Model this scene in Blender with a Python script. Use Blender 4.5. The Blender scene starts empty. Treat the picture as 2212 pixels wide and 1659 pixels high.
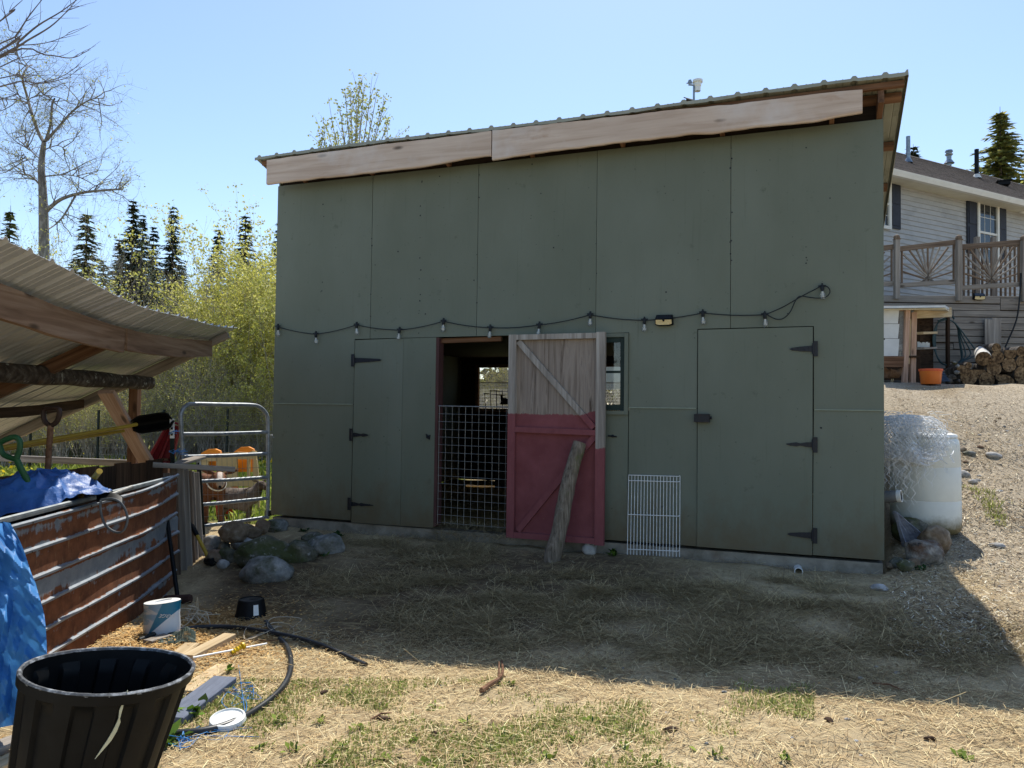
import bpy, bmesh, math, random
import numpy as np
from mathutils import Vector, Matrix, noise
random.seed(7); rng = np.random.default_rng(7)
scene = bpy.context.scene
COL = scene.collection
R = math.radians

# ------------------------------------------------------------------ camera
CAM = np.array([5.517, -6.981, 1.197]); YAW, PITCH, ROLL = R(-21.09), R(1.83), R(.74); FPX = 1661.0
_f = np.array([math.sin(YAW)*math.cos(PITCH), math.cos(YAW)*math.cos(PITCH), math.sin(PITCH)])
_r0 = np.array([math.cos(YAW), -math.sin(YAW), 0.0]); _u0 = np.cross(_r0, _f)
_r = _r0*math.cos(ROLL)+_u0*math.sin(ROLL); _u = -_r0*math.sin(ROLL)+_u0*math.cos(ROLL)
cd = bpy.data.cameras.new('camera'); cam = bpy.data.objects.new('camera', cd); COL.objects.link(cam)
cd.sensor_width = 36; cd.lens = FPX/2212*36; cd.clip_end = 2000; cd.clip_start = .05
cam.matrix_world = Matrix(((_r[0], _u[0], -_f[0], CAM[0]), (_r[1], _u[1], -_f[1], CAM[1]), (_r[2], _u[2], -_f[2], CAM[2]), (0, 0, 0, 1)))
scene.camera = cam

# ------------------------------------------------------------------ light
SUN = Vector((-.10, .57, 1.0)).normalized()          # towards the sun: behind the barn, a little left
SUN_EL = math.asin(SUN.z); SUN_AZ = math.atan2(SUN.x, SUN.y)
world = bpy.data.worlds.new('World'); scene.world = world; world.use_nodes = True
wn = world.node_tree.nodes; wl = world.node_tree.links
sky = wn.new('ShaderNodeTexSky'); sky.sky_type = 'NISHITA'; sky.sun_disc = False
sky.sun_elevation = SUN_EL; sky.sun_rotation = SUN_AZ; sky.air_density = 1.0; sky.dust_density = .55; sky.ozone_density = 2.6
bg = wn['Background']; bg.inputs['Strength'].default_value = .092
wl.new(sky.outputs[0], bg.inputs[0])
sd = bpy.data.lights.new('sun', 'SUN'); sd.energy = 2.7; sd.angle = R(.55); sd.color = (1, .95, .86)
sun = bpy.data.objects.new('sun', sd); COL.objects.link(sun); sun.location = (0, 20, 30)
sun.rotation_euler = SUN.to_track_quat('Z', 'Y').to_euler()
vs = scene.view_settings; vs.view_transform = 'Standard'; vs.look = 'None'; vs.gamma = 1; vs.use_curve_mapping = False
vs.exposure = 1.15
scene.cycles.max_bounces = 7; scene.cycles.diffuse_bounces = 4; scene.cycles.transparent_max_bounces = 8
scene.cycles.use_denoising = True

# ------------------------------------------------------------------ photo pixel (2212 wide) to place
def ray(x, y): return _f+_r*(x-1106)/FPX+_u*(829.5-y)/FPX
def P(x, y, dep): return Vector(CAM+ray(x, y)*dep)
def PY(x, y, y0): d = ray(x, y); return Vector(CAM+d*(y0-CAM[1])/d[1])
def PX(x, y, x0): d = ray(x, y); return Vector(CAM+d*(x0-CAM[0])/d[0])
def PZ(x, y, z0): d = ray(x, y); return Vector(CAM+d*(z0-CAM[2])/d[2])
def PPL(x, y, o, n):
    d = Vector(ray(x, y)); c = Vector(CAM); return c+d*((Vector(o)-c).dot(Vector(n))/d.dot(Vector(n)))
HF = np.array([_f[0], _f[1], 0]); HF /= np.linalg.norm(HF); HR = np.array([HF[1], -HF[0], 0])
def depth_of(p): return float((np.array(p)-CAM) @ _f)

def sst(a, b, x):
    t = min(1, max(0, (x-a)/(b-a))); return t*t*(3-2*t)
def gz0(x, y):
    d = (x-CAM[0])*HF[0]+(y-CAM[1])*HF[1]; l = (x-CAM[0])*HR[0]+(y-CAM[1])*HR[1]
    z = -.12-.29*sst(0, -2.6, y) if y < 0 else -.12+.14*sst(0, 8, y)
    z += .155*min(1, max(0, (x-3.0)/3.4))*sst(-4.6, -3.0, y)*sst(-.2, -1.3, y)
    xs = [4.9, 6.3, 7.2, 8.5, 10.0, 11.2, 11.9, 14, 200]; hs = [0, .07, .22, .66, 1.22, 1.58, 1.66, 1.70, 1.75]
    h = float(np.interp(d, xs, hs))
    m = sst(6.0, 6.35, x) if y < 5.2 else sst(2.5, 6.35, x)
    z += h*m
    z -= .09*sst(.3, -.5, x)*sst(9, 2, y)*sst(-.3, .6, y)
    if y > 12 and x < 6: z += .25*sst(12, 60, y)
    return z
def gz(x, y):
    b = .022*noise.noise(Vector((x*1.3, y*1.3, 3.1)))+.016*noise.noise(Vector((x*4.1, y*4.1, 7.7)))+.008*noise.noise(Vector((x*11, y*11, 1)))
    if x > 6.3: b += (.05*noise.noise(Vector((x*.8, y*.8, 8)))+.03*noise.noise(Vector((x*2.6, y*1.6, 5))))*sst(6.3, 7.0, x)*sst(-1, 2, y)
    z = gz0(x, y)+b
    if -.02 < x < 6.12 and -.02 < y < 4.9: z = min(z, -.16)
    return z
def G(x, y, dz=0.0):
    d = Vector(ray(x, y)); c = Vector(CAM); t = 1.0
    while t < 60:
        p = c+d*t
        if p.z < gz(p.x, p.y)+dz: break
        t += .05
    a, b = t-.05, t
    for _ in range(14):
        m = (a+b)/2; p = c+d*m
        if p.z < gz(p.x, p.y)+dz: b = m
        else: a = m
    return c+d*b

# ------------------------------------------------------------------ mesh helpers
def V(*a): return Vector(a)
class MB:
    def __init__(s): s.v = []; s.f = []
    def add(s, vs, fs):
        o = len(s.v); s.v += [tuple(v) for v in vs]; s.f += [tuple(i+o for i in f) for f in fs]; return s
    def box(s, c, size, M=None):
        hx, hy, hz = size[0]/2, size[1]/2, size[2]/2; M = M or Matrix.Identity(3); c = Vector(c)
        vs = [c+M @ Vector((i*hx, j*hy, k*hz)) for i in (-1, 1) for j in (-1, 1) for k in (-1, 1)]
        return s.add(vs, [(0, 1, 3, 2), (4, 6, 7, 5), (0, 4, 5, 1), (2, 3, 7, 6), (0, 2, 6, 4), (1, 5, 7, 3)])
    def bar(s, a, b, w, t, up=(0, 0, 1)):
        a, b = Vector(a), Vector(b); M = frame(b-a, up)
        return s.box((a+b)/2, ((b-a).length, t, w), M)
    def tube(s, pts, rad, n=8, cap=True, closed=False):
        pts = [Vector(p) for p in pts]; k = len(pts)
        rad = [rad]*k if isinstance(rad, (int, float)) else rad
        o = len(s.v); up = None
        for i, p in enumerate(pts):
            if closed: d = pts[(i+1) % k]-pts[i-1]
            else: d = pts[min(i+1, k-1)]-pts[max(i-1, 0)]
            if d.length < 1e-9: d = Vector((0, 0, 1))
            d.normalize()
            if up is None: up = d.orthogonal().normalized()
            up = up-d*up.dot(d)
            if up.length < 1e-6: up = d.orthogonal()
            up.normalize(); w = d.cross(up)
            for j in range(n):
                a = 2*math.pi*j/n; s.v.append(tuple(p+(up*math.cos(a)+w*math.sin(a))*rad[i]))
        for i in range(k if closed else k-1):
            i2 = (i+1) % k
            for j in range(n):
                j2 = (j+1) % n; s.f.append((o+i*n+j, o+i*n+j2, o+i2*n+j2, o+i2*n+j))
        if cap and not closed:
            s.f.append(tuple(o+j for j in reversed(range(n)))); s.f.append(tuple(o+(k-1)*n+j for j in range(n)))
        return s
    def lathe(s, prof, c=(0, 0, 0), n=24, M=None):
        c = Vector(c); M = M or Matrix.Identity(3); o = len(s.v)
        for (r, z) in prof:
            for j in range(n):
                a = 2*math.pi*j/n; s.v.append(tuple(c+M @ Vector((r*math.cos(a), r*math.sin(a), z))))
        for i in range(len(prof)-1):
            for j in range(n):
                j2 = (j+1) % n; s.f.append((o+i*n+j, o+i*n+j2, o+(i+1)*n+j2, o+(i+1)*n+j))
        return s
    def prism(s, poly, e0, e1, ext, c=(0, 0, 0)):
        c, e0, e1, ext = Vector(c), Vector(e0), Vector(e1), Vector(ext); n = len(poly)
        vs = [c+e0*a+e1*b for a, b in poly]+[c+e0*a+e1*b+ext for a, b in poly]
        return s.add(vs, [tuple(range(n)), tuple(reversed(range(n, 2*n)))]+[(i, i+n, (i+1) % n+n, (i+1) % n) for i in range(n)])
    def sheet(s, fn, nu, nv):
        o = len(s.v)
        for i in range(nu):
            for j in range(nv): s.v.append(tuple(fn(i/(nu-1), j/(nv-1))))
        for i in range(nu-1):
            for j in range(nv-1): s.f.append((o+i*nv+j, o+(i+1)*nv+j, o+(i+1)*nv+j+1, o+i*nv+j+1))
        return s
def frame(d, up=(0, 0, 1)):
    x = Vector(d).normalized(); z = Vector(up)-x*Vector(up).dot(x)
    if z.length < 1e-5: z = x.orthogonal()
    z.normalize(); y = z.cross(x)
    return Matrix((x, y, z)).transposed()

WM = {}
def thing(name, label, cat, loc=(0, 0, 0), group=None):
    o = bpy.data.objects.new(name, None); COL.objects.link(o); o.location = loc; o.empty_display_size = .1
    o['label'] = label; o['category'] = cat
    if group: o['group'] = group
    WM[o] = Matrix.Translation(Vector(loc)); return o
def mesh_of(name, mb, mat, smooth=False, M=None):
    me = bpy.data.meshes.new(name); vs = mb.v
    if M is not None:
        Mi = M.inverted(); vs = [Mi @ Vector(v) for v in vs]
    me.from_pydata([tuple(v) for v in vs], [], mb.f); me.materials.append(mat)
    bm = bmesh.new(); bm.from_mesh(me); bmesh.ops.recalc_face_normals(bm, faces=bm.faces); bm.to_mesh(me); bm.free()
    if smooth: me.polygons.foreach_set('use_smooth', [True]*len(me.polygons)); sharp(me)
    return me
def sharp(me, ang=.7):
    try: me.set_sharp_from_angle(angle=ang)
    except Exception: pass
def part(name, mb, mat, parent=None, smooth=False, M=None, label=None, local=False, kind=None):
    """one mesh object; vertices are given in world space unless local=True (then M places them)"""
    if M is None: M = WM[parent] if parent is not None else Matrix.Identity(4)
    me = mb if isinstance(mb, bpy.types.Mesh) else mesh_of(name, mb, mat, smooth, None if local else M)
    o = bpy.data.objects.new(name, me); COL.objects.link(o)
    if parent is not None:
        o.parent = parent; o.matrix_local = WM[parent].inverted() @ M
    else: o.matrix_world = M
    WM[o] = M.copy()
    if label: o['label'] = label
    if kind: o['kind'] = kind
    return o
def tag(o, label, cat, group=None):
    o['label'] = label; o['category'] = cat
    if group: o['group'] = group
    return o
def solo(name, mb, mat, label, cat, loc=None, smooth=False, group=None):
    c = Vector(loc) if loc is not None else Vector(mb.v[0]); M = Matrix.Translation(c)
    return tag(part(name, mb, mat, None, smooth, M), label, cat, group)
def struct(name, mb, mat, smooth=False):
    o = part(name, mb, mat, None, smooth); o['kind'] = 'structure'; return o
def board(name, a, b, w, t, mat, parent=None, up=(0, 0, 1), wob=0.0, nseg=1):
    """a plank from a to b, w along up, t across; own axes so that the grain runs along it"""
    a, b = Vector(a), Vector(b); M3 = frame(b-a, up); L = (b-a).length
    mb = MB(); n = max(1, nseg); bv = min(.004, t*.2)
    sec = [(-t/2+bv, -w/2), (t/2-bv, -w/2), (t/2, -w/2+bv), (t/2, w/2-bv), (t/2-bv, w/2), (-t/2+bv, w/2), (-t/2, w/2-bv), (-t/2, -w/2+bv)]
    sd_ = random.random()*50
    for i in range(n+1):
        x = -L/2+L*i/n; dw = wob*noise.noise(Vector((x*2.2+sd_, 0, 0))) if wob else 0; dt = wob*noise.noise(Vector((x*2.2+sd_, 9, 0))) if wob else 0
        for (p, q) in sec: mb.v.append((x, p, q+(dw if q < 0 else dt)))
    for i in range(n):
        for j in range(8): mb.f.append((i*8+j, i*8+(j+1) % 8, (i+1)*8+(j+1) % 8, (i+1)*8+j))
    mb.f.append(tuple(reversed(range(8)))); mb.f.append(tuple(n*8+j for j in range(8)))
    return part(name, mb, mat, parent, False, Matrix.Translation((a+b)/2) @ M3.to_4x4(), local=True)
def dup(o, loc, rz=0, scale=1, label=None, group=None):
    c = o.copy(); COL.objects.link(c); c.location = loc; c.rotation_euler = (0, 0, rz); c.scale = (scale,)*3 if not isinstance(scale, tuple) else scale
    if label: c['label'] = label
    if group: c['group'] = group
    for ch in o.children:
        k = ch.copy(); COL.objects.link(k); k.parent = c
        for g in ch.children:
            q = g.copy(); COL.objects.link(q); q.parent = k
    return c
def quads(name, Q, col, mat):
    """fast mesh of N loose quads Q (N,4,3) with a colour per quad"""
    n = len(Q); me = bpy.data.meshes.new(name); me.vertices.add(n*4); me.vertices.foreach_set('co', np.asarray(Q, dtype=np.float32).ravel())
    me.loops.add(n*4); me.loops.foreach_set('vertex_index', np.arange(n*4, dtype=np.int32))
    me.polygons.add(n); me.polygons.foreach_set('loop_start', np.arange(0, n*4, 4, dtype=np.int32)); me.polygons.foreach_set('loop_total', np.full(n, 4, dtype=np.int32))
    if col is not None:
        at = me.color_attributes.new('Col', 'FLOAT_COLOR', 'POINT'); c4 = np.ones((n, 4, 4), dtype=np.float32); c4[:, :, :3] = np.asarray(col)[:, None, :]
        at.data.foreach_set('color', c4.ravel())
    me.materials.append(mat); me.update(); me.validate(); return me

# ------------------------------------------------------------------ materials
def lin(h):
    if isinstance(h, tuple): return h
    h = h.lstrip('#'); c = [int(h[i:i+2], 16)/255 for i in (0, 2, 4)]
    return tuple(x/12.92 if x <= .04045 else ((x+.055)/1.055)**2.4 for x in c)
class NT:
    def __init__(s, name):
        s.m = bpy.data.materials.new(name); s.m.use_nodes = True; s.t = s.m.node_tree; s.b = s.t.nodes['Principled BSDF']; s._co = None
    def n(s, ty, **k):
        q = s.t.nodes.new(ty)
        for a, v in k.items(): setattr(q, a, v)
        return q
    def l(s, a, b): s.t.links.new(a, b)
    def co(s):
        if s._co is None:
            tc = s.n('ShaderNodeTexCoord'); oi = s.n('ShaderNodeObjectInfo'); mm = s.n('ShaderNodeMath', operation='MULTIPLY'); mm.inputs[1].default_value = 41.7
            s.l(oi.outputs['Random'], mm.inputs[0]); ad = s.n('ShaderNodeVectorMath', operation='ADD'); s.l(tc.outputs['Object'], ad.inputs[0]); s.l(mm.outputs[0], ad.inputs[1]); s._co = ad.outputs[0]
        return s._co
    def noise(s, scale, detail=5, rough=.6, stretch=(1, 1, 1), dist=0, co=None):
        mp = s.n('ShaderNodeMapping'); mp.inputs['Scale'].default_value = stretch; s.l(co or s.co(), mp.inputs['Vector'])
        t = s.n('ShaderNodeTexNoise'); t.inputs['Scale'].default_value = scale; t.inputs['Detail'].default_value = detail; t.inputs['Roughness'].default_value = rough; t.inputs['Distortion'].default_value = dist
        s.l(mp.outputs[0], t.inputs['Vector']); return t.outputs['Fac']
    def ramp(s, fac, cols):
        r = s.n('ShaderNodeValToRGB'); e = r.color_ramp.elements
        while len(e) < len(cols): e.new(.5)
        for i, (p, c) in enumerate(cols): e[i].position = p; e[i].color = (*lin(c), 1)
        s.l(fac, r.inputs[0]); return r.outputs[0]
    def rng(s, fac, lo, hi):
        r = s.n('ShaderNodeMapRange'); r.clamp = True; r.inputs[1].default_value = lo; r.inputs[2].default_value = hi; s.l(fac, r.inputs[0]); return r.outputs[0]
    def mix(s, fac, a, b, mode='MIX'):
        m = s.n('ShaderNodeMix', data_type='RGBA', blend_type=mode); m.clamp_factor = True
        for sock, v in ((m.inputs[0], fac), (m.inputs[6], a), (m.inputs[7], b)):
            if isinstance(v, (int, float)): sock.default_value = v
            elif isinstance(v, (tuple, str)): sock.default_value = (*lin(v), 1)
            else: s.l(v, sock)
        return m.outputs[2]
    def bump(s, h, st=.3, dist=.01, prev=None):
        b = s.n('ShaderNodeBump'); b.inputs['Strength'].default_value = st; b.inputs['Distance'].default_value = dist; s.l(h, b.inputs['Height'])
        if prev is not None: s.l(prev, b.inputs['Normal'])
        return b.outputs[0]
    def done(s, col, rough=.8, metal=0, normal=None, spec=.3):
        if isinstance(col, (tuple, str)): s.b.inputs['Base Color'].default_value = (*lin(col), 1)
        else: s.l(col, s.b.inputs['Base Color'])
        if isinstance(rough, (int, float)): s.b.inputs['Roughness'].default_value = rough
        else: s.l(rough, s.b.inputs['Roughness'])
        s.b.inputs['Metallic'].default_value = metal; s.b.inputs['Specular IOR Level'].default_value = spec
        if normal is not None: s.l(normal, s.b.inputs['Normal'])
        return s.m
def mat(name, cols, scale=5, stretch=(1, 1, 1), rough=.8, bump=.25, bd=.01, metal=0, spec=.3, detail=6, dist=0, over=None):
    """ramp over noise, optional overlay (colour, scale, lo, hi, stretch)"""
    t = NT(name); nz = t.noise(scale, detail, .62, stretch, dist)
    if len(cols) == 2 and not isinstance(cols[0], tuple): cols = [(.32, cols[0]), (.68, cols[1])]
    if len(cols) == 3 and not isinstance(cols[0], tuple): cols = [(.3, cols[0]), (.5, cols[1]), (.7, cols[2])]
    c = t.ramp(nz, cols)
    for ov in (over or []):
        n2 = t.noise(ov[1], 5, .65, ov[4] if len(ov) > 4 else (1, 1, 1)); c = t.mix(t.rng(n2, ov[2], ov[3]), c, ov[0])
    nm = t.bump(nz, bump, bd) if bump else None
    rg = rough if rough < .25 else t.rng(nz, -1.2, 2.2)
    return t.done(c, rough, metal, nm, spec)
def wood(name, c1, c2, c3, rough=.85, st=(1.2, 26, 26), bump=.35, over=None):
    t = NT(name); a = t.noise(1.0, 6, .6, st, .6); b = t.noise(1.6, 3, .5, (1, 2.5, 2.5))
    c = t.ramp(a, [(.3, c1), (.5, c2), (.72, c3)]); c = t.mix(t.rng(b, .35, .75), c, t.mix(.5, c, c1))
    vo = t.n('ShaderNodeTexVoronoi'); mp = t.n('ShaderNodeMapping'); mp.inputs['Scale'].default_value = (1.6, 5, 5); t.l(t.co(), mp.inputs['Vector']); t.l(mp.outputs[0], vo.inputs['Vector']); vo.inputs['Scale'].default_value = 1.0
    c = t.mix(t.rng(vo.outputs['Distance'], .13, .06), c, t.mix(.75, c, (.03, .018, .01)))
    for ov in (over or []):
        n2 = t.noise(ov[1], 5, .65, ov[4] if len(ov) > 4 else (1, 1, 1)); c = t.mix(t.rng(n2, ov[2], ov[3]), c, ov[0])
    return t.done(c, rough, 0, t.bump(a, bump, .004), .2)
def attrmat(name, rough=.8, spec=.2, trans=0):
    t = NT(name); a = t.n('ShaderNodeVertexColor'); a.layer_name = 'Col'
    m = t.done(a.outputs[0], rough, 0, None, spec)
    if trans:
        tr = t.n('ShaderNodeBsdfTranslucent'); t.l(a.outputs[0], tr.inputs['Color']); ms = t.n('ShaderNodeMixShader'); ms.inputs[0].default_value = trans
        t.l(t.b.outputs[0], ms.inputs[1]); t.l(tr.outputs[0], ms.inputs[2]); t.l(ms.outputs[0], t.t.nodes['Material Output'].inputs['Surface'])
    return m
MT = {}
MT['black_plastic'] = mat('black_plastic', ['#0a0b0c', '#131415'], 9, rough=.5, bump=.05, spec=.18, over=[('#1c1b1a', 4, .56, .8), ('#2e2e2e', 1.0, .68, .74, (3, 3, 60))])
MT['black_iron'] = mat('black_iron', ['#0c0e14', '#1c1e26'], 30, rough=.5, bump=.1, spec=.4, over=[('#3a2416', 22, .62, .8)])
MT['galv'] = mat('galv', ['#7d8488', '#a2a8aa'], 14, rough=.42, bump=.04, metal=.85, spec=.5)
MT['gate_steel'] = mat('gate_steel', ['#75797d', '#a3a7aa'], 18, rough=.5, bump=.12, metal=.55, spec=.5, over=[('#5a5048', 9, .62, .8)])
MT['wire'] = mat('wire', ['#7a7a76', '#9c9b97'], 30, rough=.5, bump=0, metal=.4)
MT['white_wire'] = mat('white_wire', ['#d5d6d2', '#efefec'], 20, rough=.4, bump=0, spec=.5)
MT['white_plastic'] = mat('white_plastic', ['#d8d9d4', '#ecece8'], 6, rough=.4, bump=.03, spec=.5)
MT['concrete'] = mat('concrete', ['#6f685e', '#8f887b', '#a29b8d'], 5, rough=.9, bump=.5, bd=.012, over=[('#4a4634', 2.2, .5, .72), ('#7a6250', 1.3, .55, .7)])
MT['rock_a'] = mat('rock_a', ['#555654', '#7a7a76', '#9c9a95'], 11, rough=.85, bump=.9, bd=.02, over=[('#42442b', 2.8, .50, .64), ('#a09d95', 30, .62, .72)])
MT['rock_b'] = mat('rock_b', ['#403e36', '#625e52', '#8a8677'], 12, rough=.9, bump=1.0, bd=.025, over=[('#45492a', 3.4, .42, .56), ('#96938a', 16, .6, .7), ('#2c2c22', 6, .62, .72)])
MT['rock_c'] = mat('rock_c', ['#4d3f33', '#756450', '#968a78'], 11, rough=.88, bump=.9, bd=.02, over=[('#5f3a2a', 2.0, .55, .7)])
MT['rock_d'] = mat('rock_d', ['#7d7b77', '#a19e99', '#c0bdb8'], 12, rough=.88, bump=.9, bd=.02, over=[('#55533f', 3, .56, .7)])
MT['rock_e'] = mat('rock_e', ['#4d4a45', '#77726a', '#a39d92'], 14, rough=.88, bump=1.0, bd=.02, over=[('#5a4434', 3, .6, .7), ('#2f2d2a', 7, .63, .7)])
MT['w_pale'] = wood('w_pale', '#9b7a62', '#c2a08a', '#d6bda8')
MT['w_grey'] = wood('w_grey', '#6a625a', '#938a7f', '#b0a89d')
MT['w_brown'] = wood('w_brown', '#523a28', '#765640', '#907058')
MT['w_dark'] = wood('w_dark', '#2d221a', '#463528', '#5d4838')
MT['w_fresh'] = wood('w_fresh', '#a08a68', '#c2ac88', '#d8c6a4')
MT['w_orange'] = wood('w_orange', '#67503e', '#8a6f59', '#a18a74')
MT['bark'] = mat('bark', ['#2c2722', '#4e4740', '#75706a'], 12, stretch=(1, 1, .35), rough=.95, bump=.9, bd=.02)
MT['bark_pale'] = mat('bark_pale', ['#5d5751', '#857e77', '#a8a29a'], 12, stretch=(1, 1, .35), rough=.95, bump=.9, bd=.02)
MT['bark_log'] = mat('bark_log', ['#241d18', '#453a30', '#6a6258'], 16, stretch=(.6, 1, 1), rough=.95, bump=1, bd=.015, over=[('#a8a79c', 14, .6, .68), ('#6b5138', 6, .6, .75)])
MT['leafy'] = attrmat('leafy', .7, .15, .42)
MT['needles'] = attrmat('needles', .8, .15, .3)
MT['straw'] = attrmat('straw', .75, .2, .1)
MT['glass'] = NT('glass').done((.02, .025, .03), .06, 0, None, .6)
# ------------------------------------------------------------------ ground
SAW = G(420, 1372); SAW2 = G(330, 1420)
def axis(lo, a, b, step, hi, grow=1.35):
    m = list(np.arange(a, b, step)); s = step; x = a; left = []
    while x > lo: s *= grow; x -= s; left.append(x)
    s = step; x = m[-1]; right = []
    while x < hi: s *= grow; x += s; right.append(x)
    return left[::-1]+m+right
def zone(x, y):
    d = (x-CAM[0])*HF[0]+(y-CAM[1])*HF[1]
    nz = noise.noise(Vector((x*.9, y*.9, 0)))*.5+noise.noise(Vector((x*2.7, y*2.7, 5)))*.25
    gravel = sst(6.35, 7.1, x+.35*nz+.12*max(0, y))*sst(-3.3, -1.0, y+nz)
    if x > 6.2: gravel = max(gravel, sst(.2, 1.2, y+nz*.5))
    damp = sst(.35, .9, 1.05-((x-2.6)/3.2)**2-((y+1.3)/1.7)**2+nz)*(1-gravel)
    saw = sst(.2, .75, 1.1-math.hypot((x-SAW.x)/.85, (y-SAW.y)/.8)+nz*.6)
    saw = max(saw, sst(.2, .7, 1.0-math.hypot((x-SAW2.x)/.6, (y-SAW2.y)/.7)+nz*.5))
    field = sst(-.3, .6, y+nz)*sst(.25, -.25, x) if y < 6 else .8*sst(6, 4, x)
    return gravel, damp, saw, field
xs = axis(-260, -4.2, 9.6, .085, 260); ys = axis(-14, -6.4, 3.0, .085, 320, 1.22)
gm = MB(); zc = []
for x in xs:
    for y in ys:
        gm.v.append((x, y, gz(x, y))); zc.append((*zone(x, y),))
ny = len(ys)
for i in range(len(xs)-1):
    for j in range(ny-1): gm.f.append((i*ny+j, (i+1)*ny+j, (i+1)*ny+j+1, i*ny+j+1))
t = NT('ground'); a = t.n('ShaderNodeVertexColor'); a.layer_name = 'zone'; sp = t.n('ShaderNodeSeparateColor'); t.l(a.outputs[0], sp.inputs[0])
tc = t.n('ShaderNodeTexCoord').outputs['Object']
n1 = t.noise(1.1, 6, .6, co=tc); n2 = t.noise(7, 7, .65, co=tc); n3 = t.noise(34, 6, .7, co=tc); n4 = t.noise(4, 6, .6, (1, 4.5, 1), .8, co=tc); n5 = t.noise(110, 3, .6, co=tc)
dirt = t.mix(t.rng(n2, .35, .65), '#8f7d60', '#b9a480'); dirt = t.mix(t.rng(n1, .4, .7), dirt, '#c6b48f'); dirt = t.mix(t.rng(n3, .58, .75), dirt, '#5d4c37'); n6 = t.noise(26, 5, .7, (1, .12, 1), 1.2, co=tc); n7 = t.noise(26, 5, .7, (.12, 1, 1), 1.2, co=tc); dirt = t.mix(t.rng(n6, .6, .7), dirt, '#d8c8a0'); dirt = t.mix(t.rng(n7, .62, .72), dirt, '#7d6a4c')
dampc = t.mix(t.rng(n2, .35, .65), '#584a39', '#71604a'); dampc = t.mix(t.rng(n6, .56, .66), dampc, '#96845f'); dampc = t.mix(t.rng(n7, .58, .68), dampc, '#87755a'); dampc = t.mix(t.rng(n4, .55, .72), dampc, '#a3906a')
grav = t.mix(t.rng(n3, .38, .66), '#857866', '#bcae96'); grav = t.mix(t.rng(n6, .6, .7), grav, '#6b5d4a'); grav = t.mix(t.rng(n2, .56, .68), grav, '#7a6a54'); grav = t.mix(t.rng(n5, .52, .68), grav, '#d2c4aa'); grav = t.mix(t.rng(n1, .5, .72), grav, '#93836a')
sawc = t.mix(t.rng(n3, .35, .65), '#9c7644', '#bf9a66')
fld = t.mix(t.rng(n2, .35, .65), '#4d5a20', '#77803a'); fld = t.mix(t.rng(n1, .52, .7), fld, '#6b5c3e')
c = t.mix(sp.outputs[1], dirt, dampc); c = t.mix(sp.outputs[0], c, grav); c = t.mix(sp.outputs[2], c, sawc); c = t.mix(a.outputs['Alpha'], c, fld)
bp = t.bump(n3, .9, .02, t.bump(n2, .6, .04))
MT['ground'] = t.done(c, .95, 0, t.bump(n5, .5, .008, bp), .1)
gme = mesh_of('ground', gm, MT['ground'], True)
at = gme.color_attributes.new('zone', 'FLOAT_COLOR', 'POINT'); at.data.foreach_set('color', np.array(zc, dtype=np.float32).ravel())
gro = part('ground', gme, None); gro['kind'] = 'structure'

# ------------------------------------------------------------------ barn
L4 = 1.2192; BX = 5*L4; BY = 4.88
def roofz(y): return 3.90-.33*(y+.2)
t = NT('green_paint'); a1 = t.noise(1.2, 5, .6, (1, 1, .5)); a2 = t.noise(1.0, 6, .6, (42, 42, 1.3), .4); a3 = t.noise(5.5, 5, .7); a4 = t.noise(30, 3, .6)
c = t.mix(t.rng(a1, .35, .68), '#656b5c', '#6f7567'); c = t.mix(t.rng(a2, .60, .85), c, '#5e6455'); c = t.mix(t.rng(a3, .63, .74), c, '#585e4f'); c = t.mix(t.rng(a4, .70, .76), c, '#3c4038')
gz_ = t.n('ShaderNodeNewGeometry'); sz_ = t.n('ShaderNodeSeparateXYZ'); t.l(gz_.outputs['Position'], sz_.inputs[0]); mz = t.n('ShaderNodeMath', operation='MULTIPLY_ADD'); t.l(t.noise(4, 6, .7, (1, 1, .6)), mz.inputs[0]); mz.inputs[1].default_value = -1.1; t.l(sz_.outputs[2], mz.inputs[2]); c = t.mix(t.rng(mz.outputs[0], -.1, -.6), c, '#625a45')
MT['green'] = t.done(c, .62, 0, t.bump(a2, .18, .002, t.bump(a1, .25, .02)), .35)
MT['green_edge'] = mat('green_edge', ['#7d8676', '#929a8a'], 12, rough=.7)
MT['red_frame'] = mat('red_frame', ['#4a302e', '#5c3d3a'], 8, (1, 1, .3), rough=.75)
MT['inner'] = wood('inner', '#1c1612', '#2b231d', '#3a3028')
MT['roof'] = mat('roof', ['#8a8b7c', '#9d9e90'], 3, rough=.5, bump=.04, metal=.1, over=[('#6c6f60', 5, .6, .75)])
barn = thing('barn', 'tall dark green plywood barn with a sloping ribbed metal roof', 'barn', (BX/2, 0, -.12))
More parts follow.
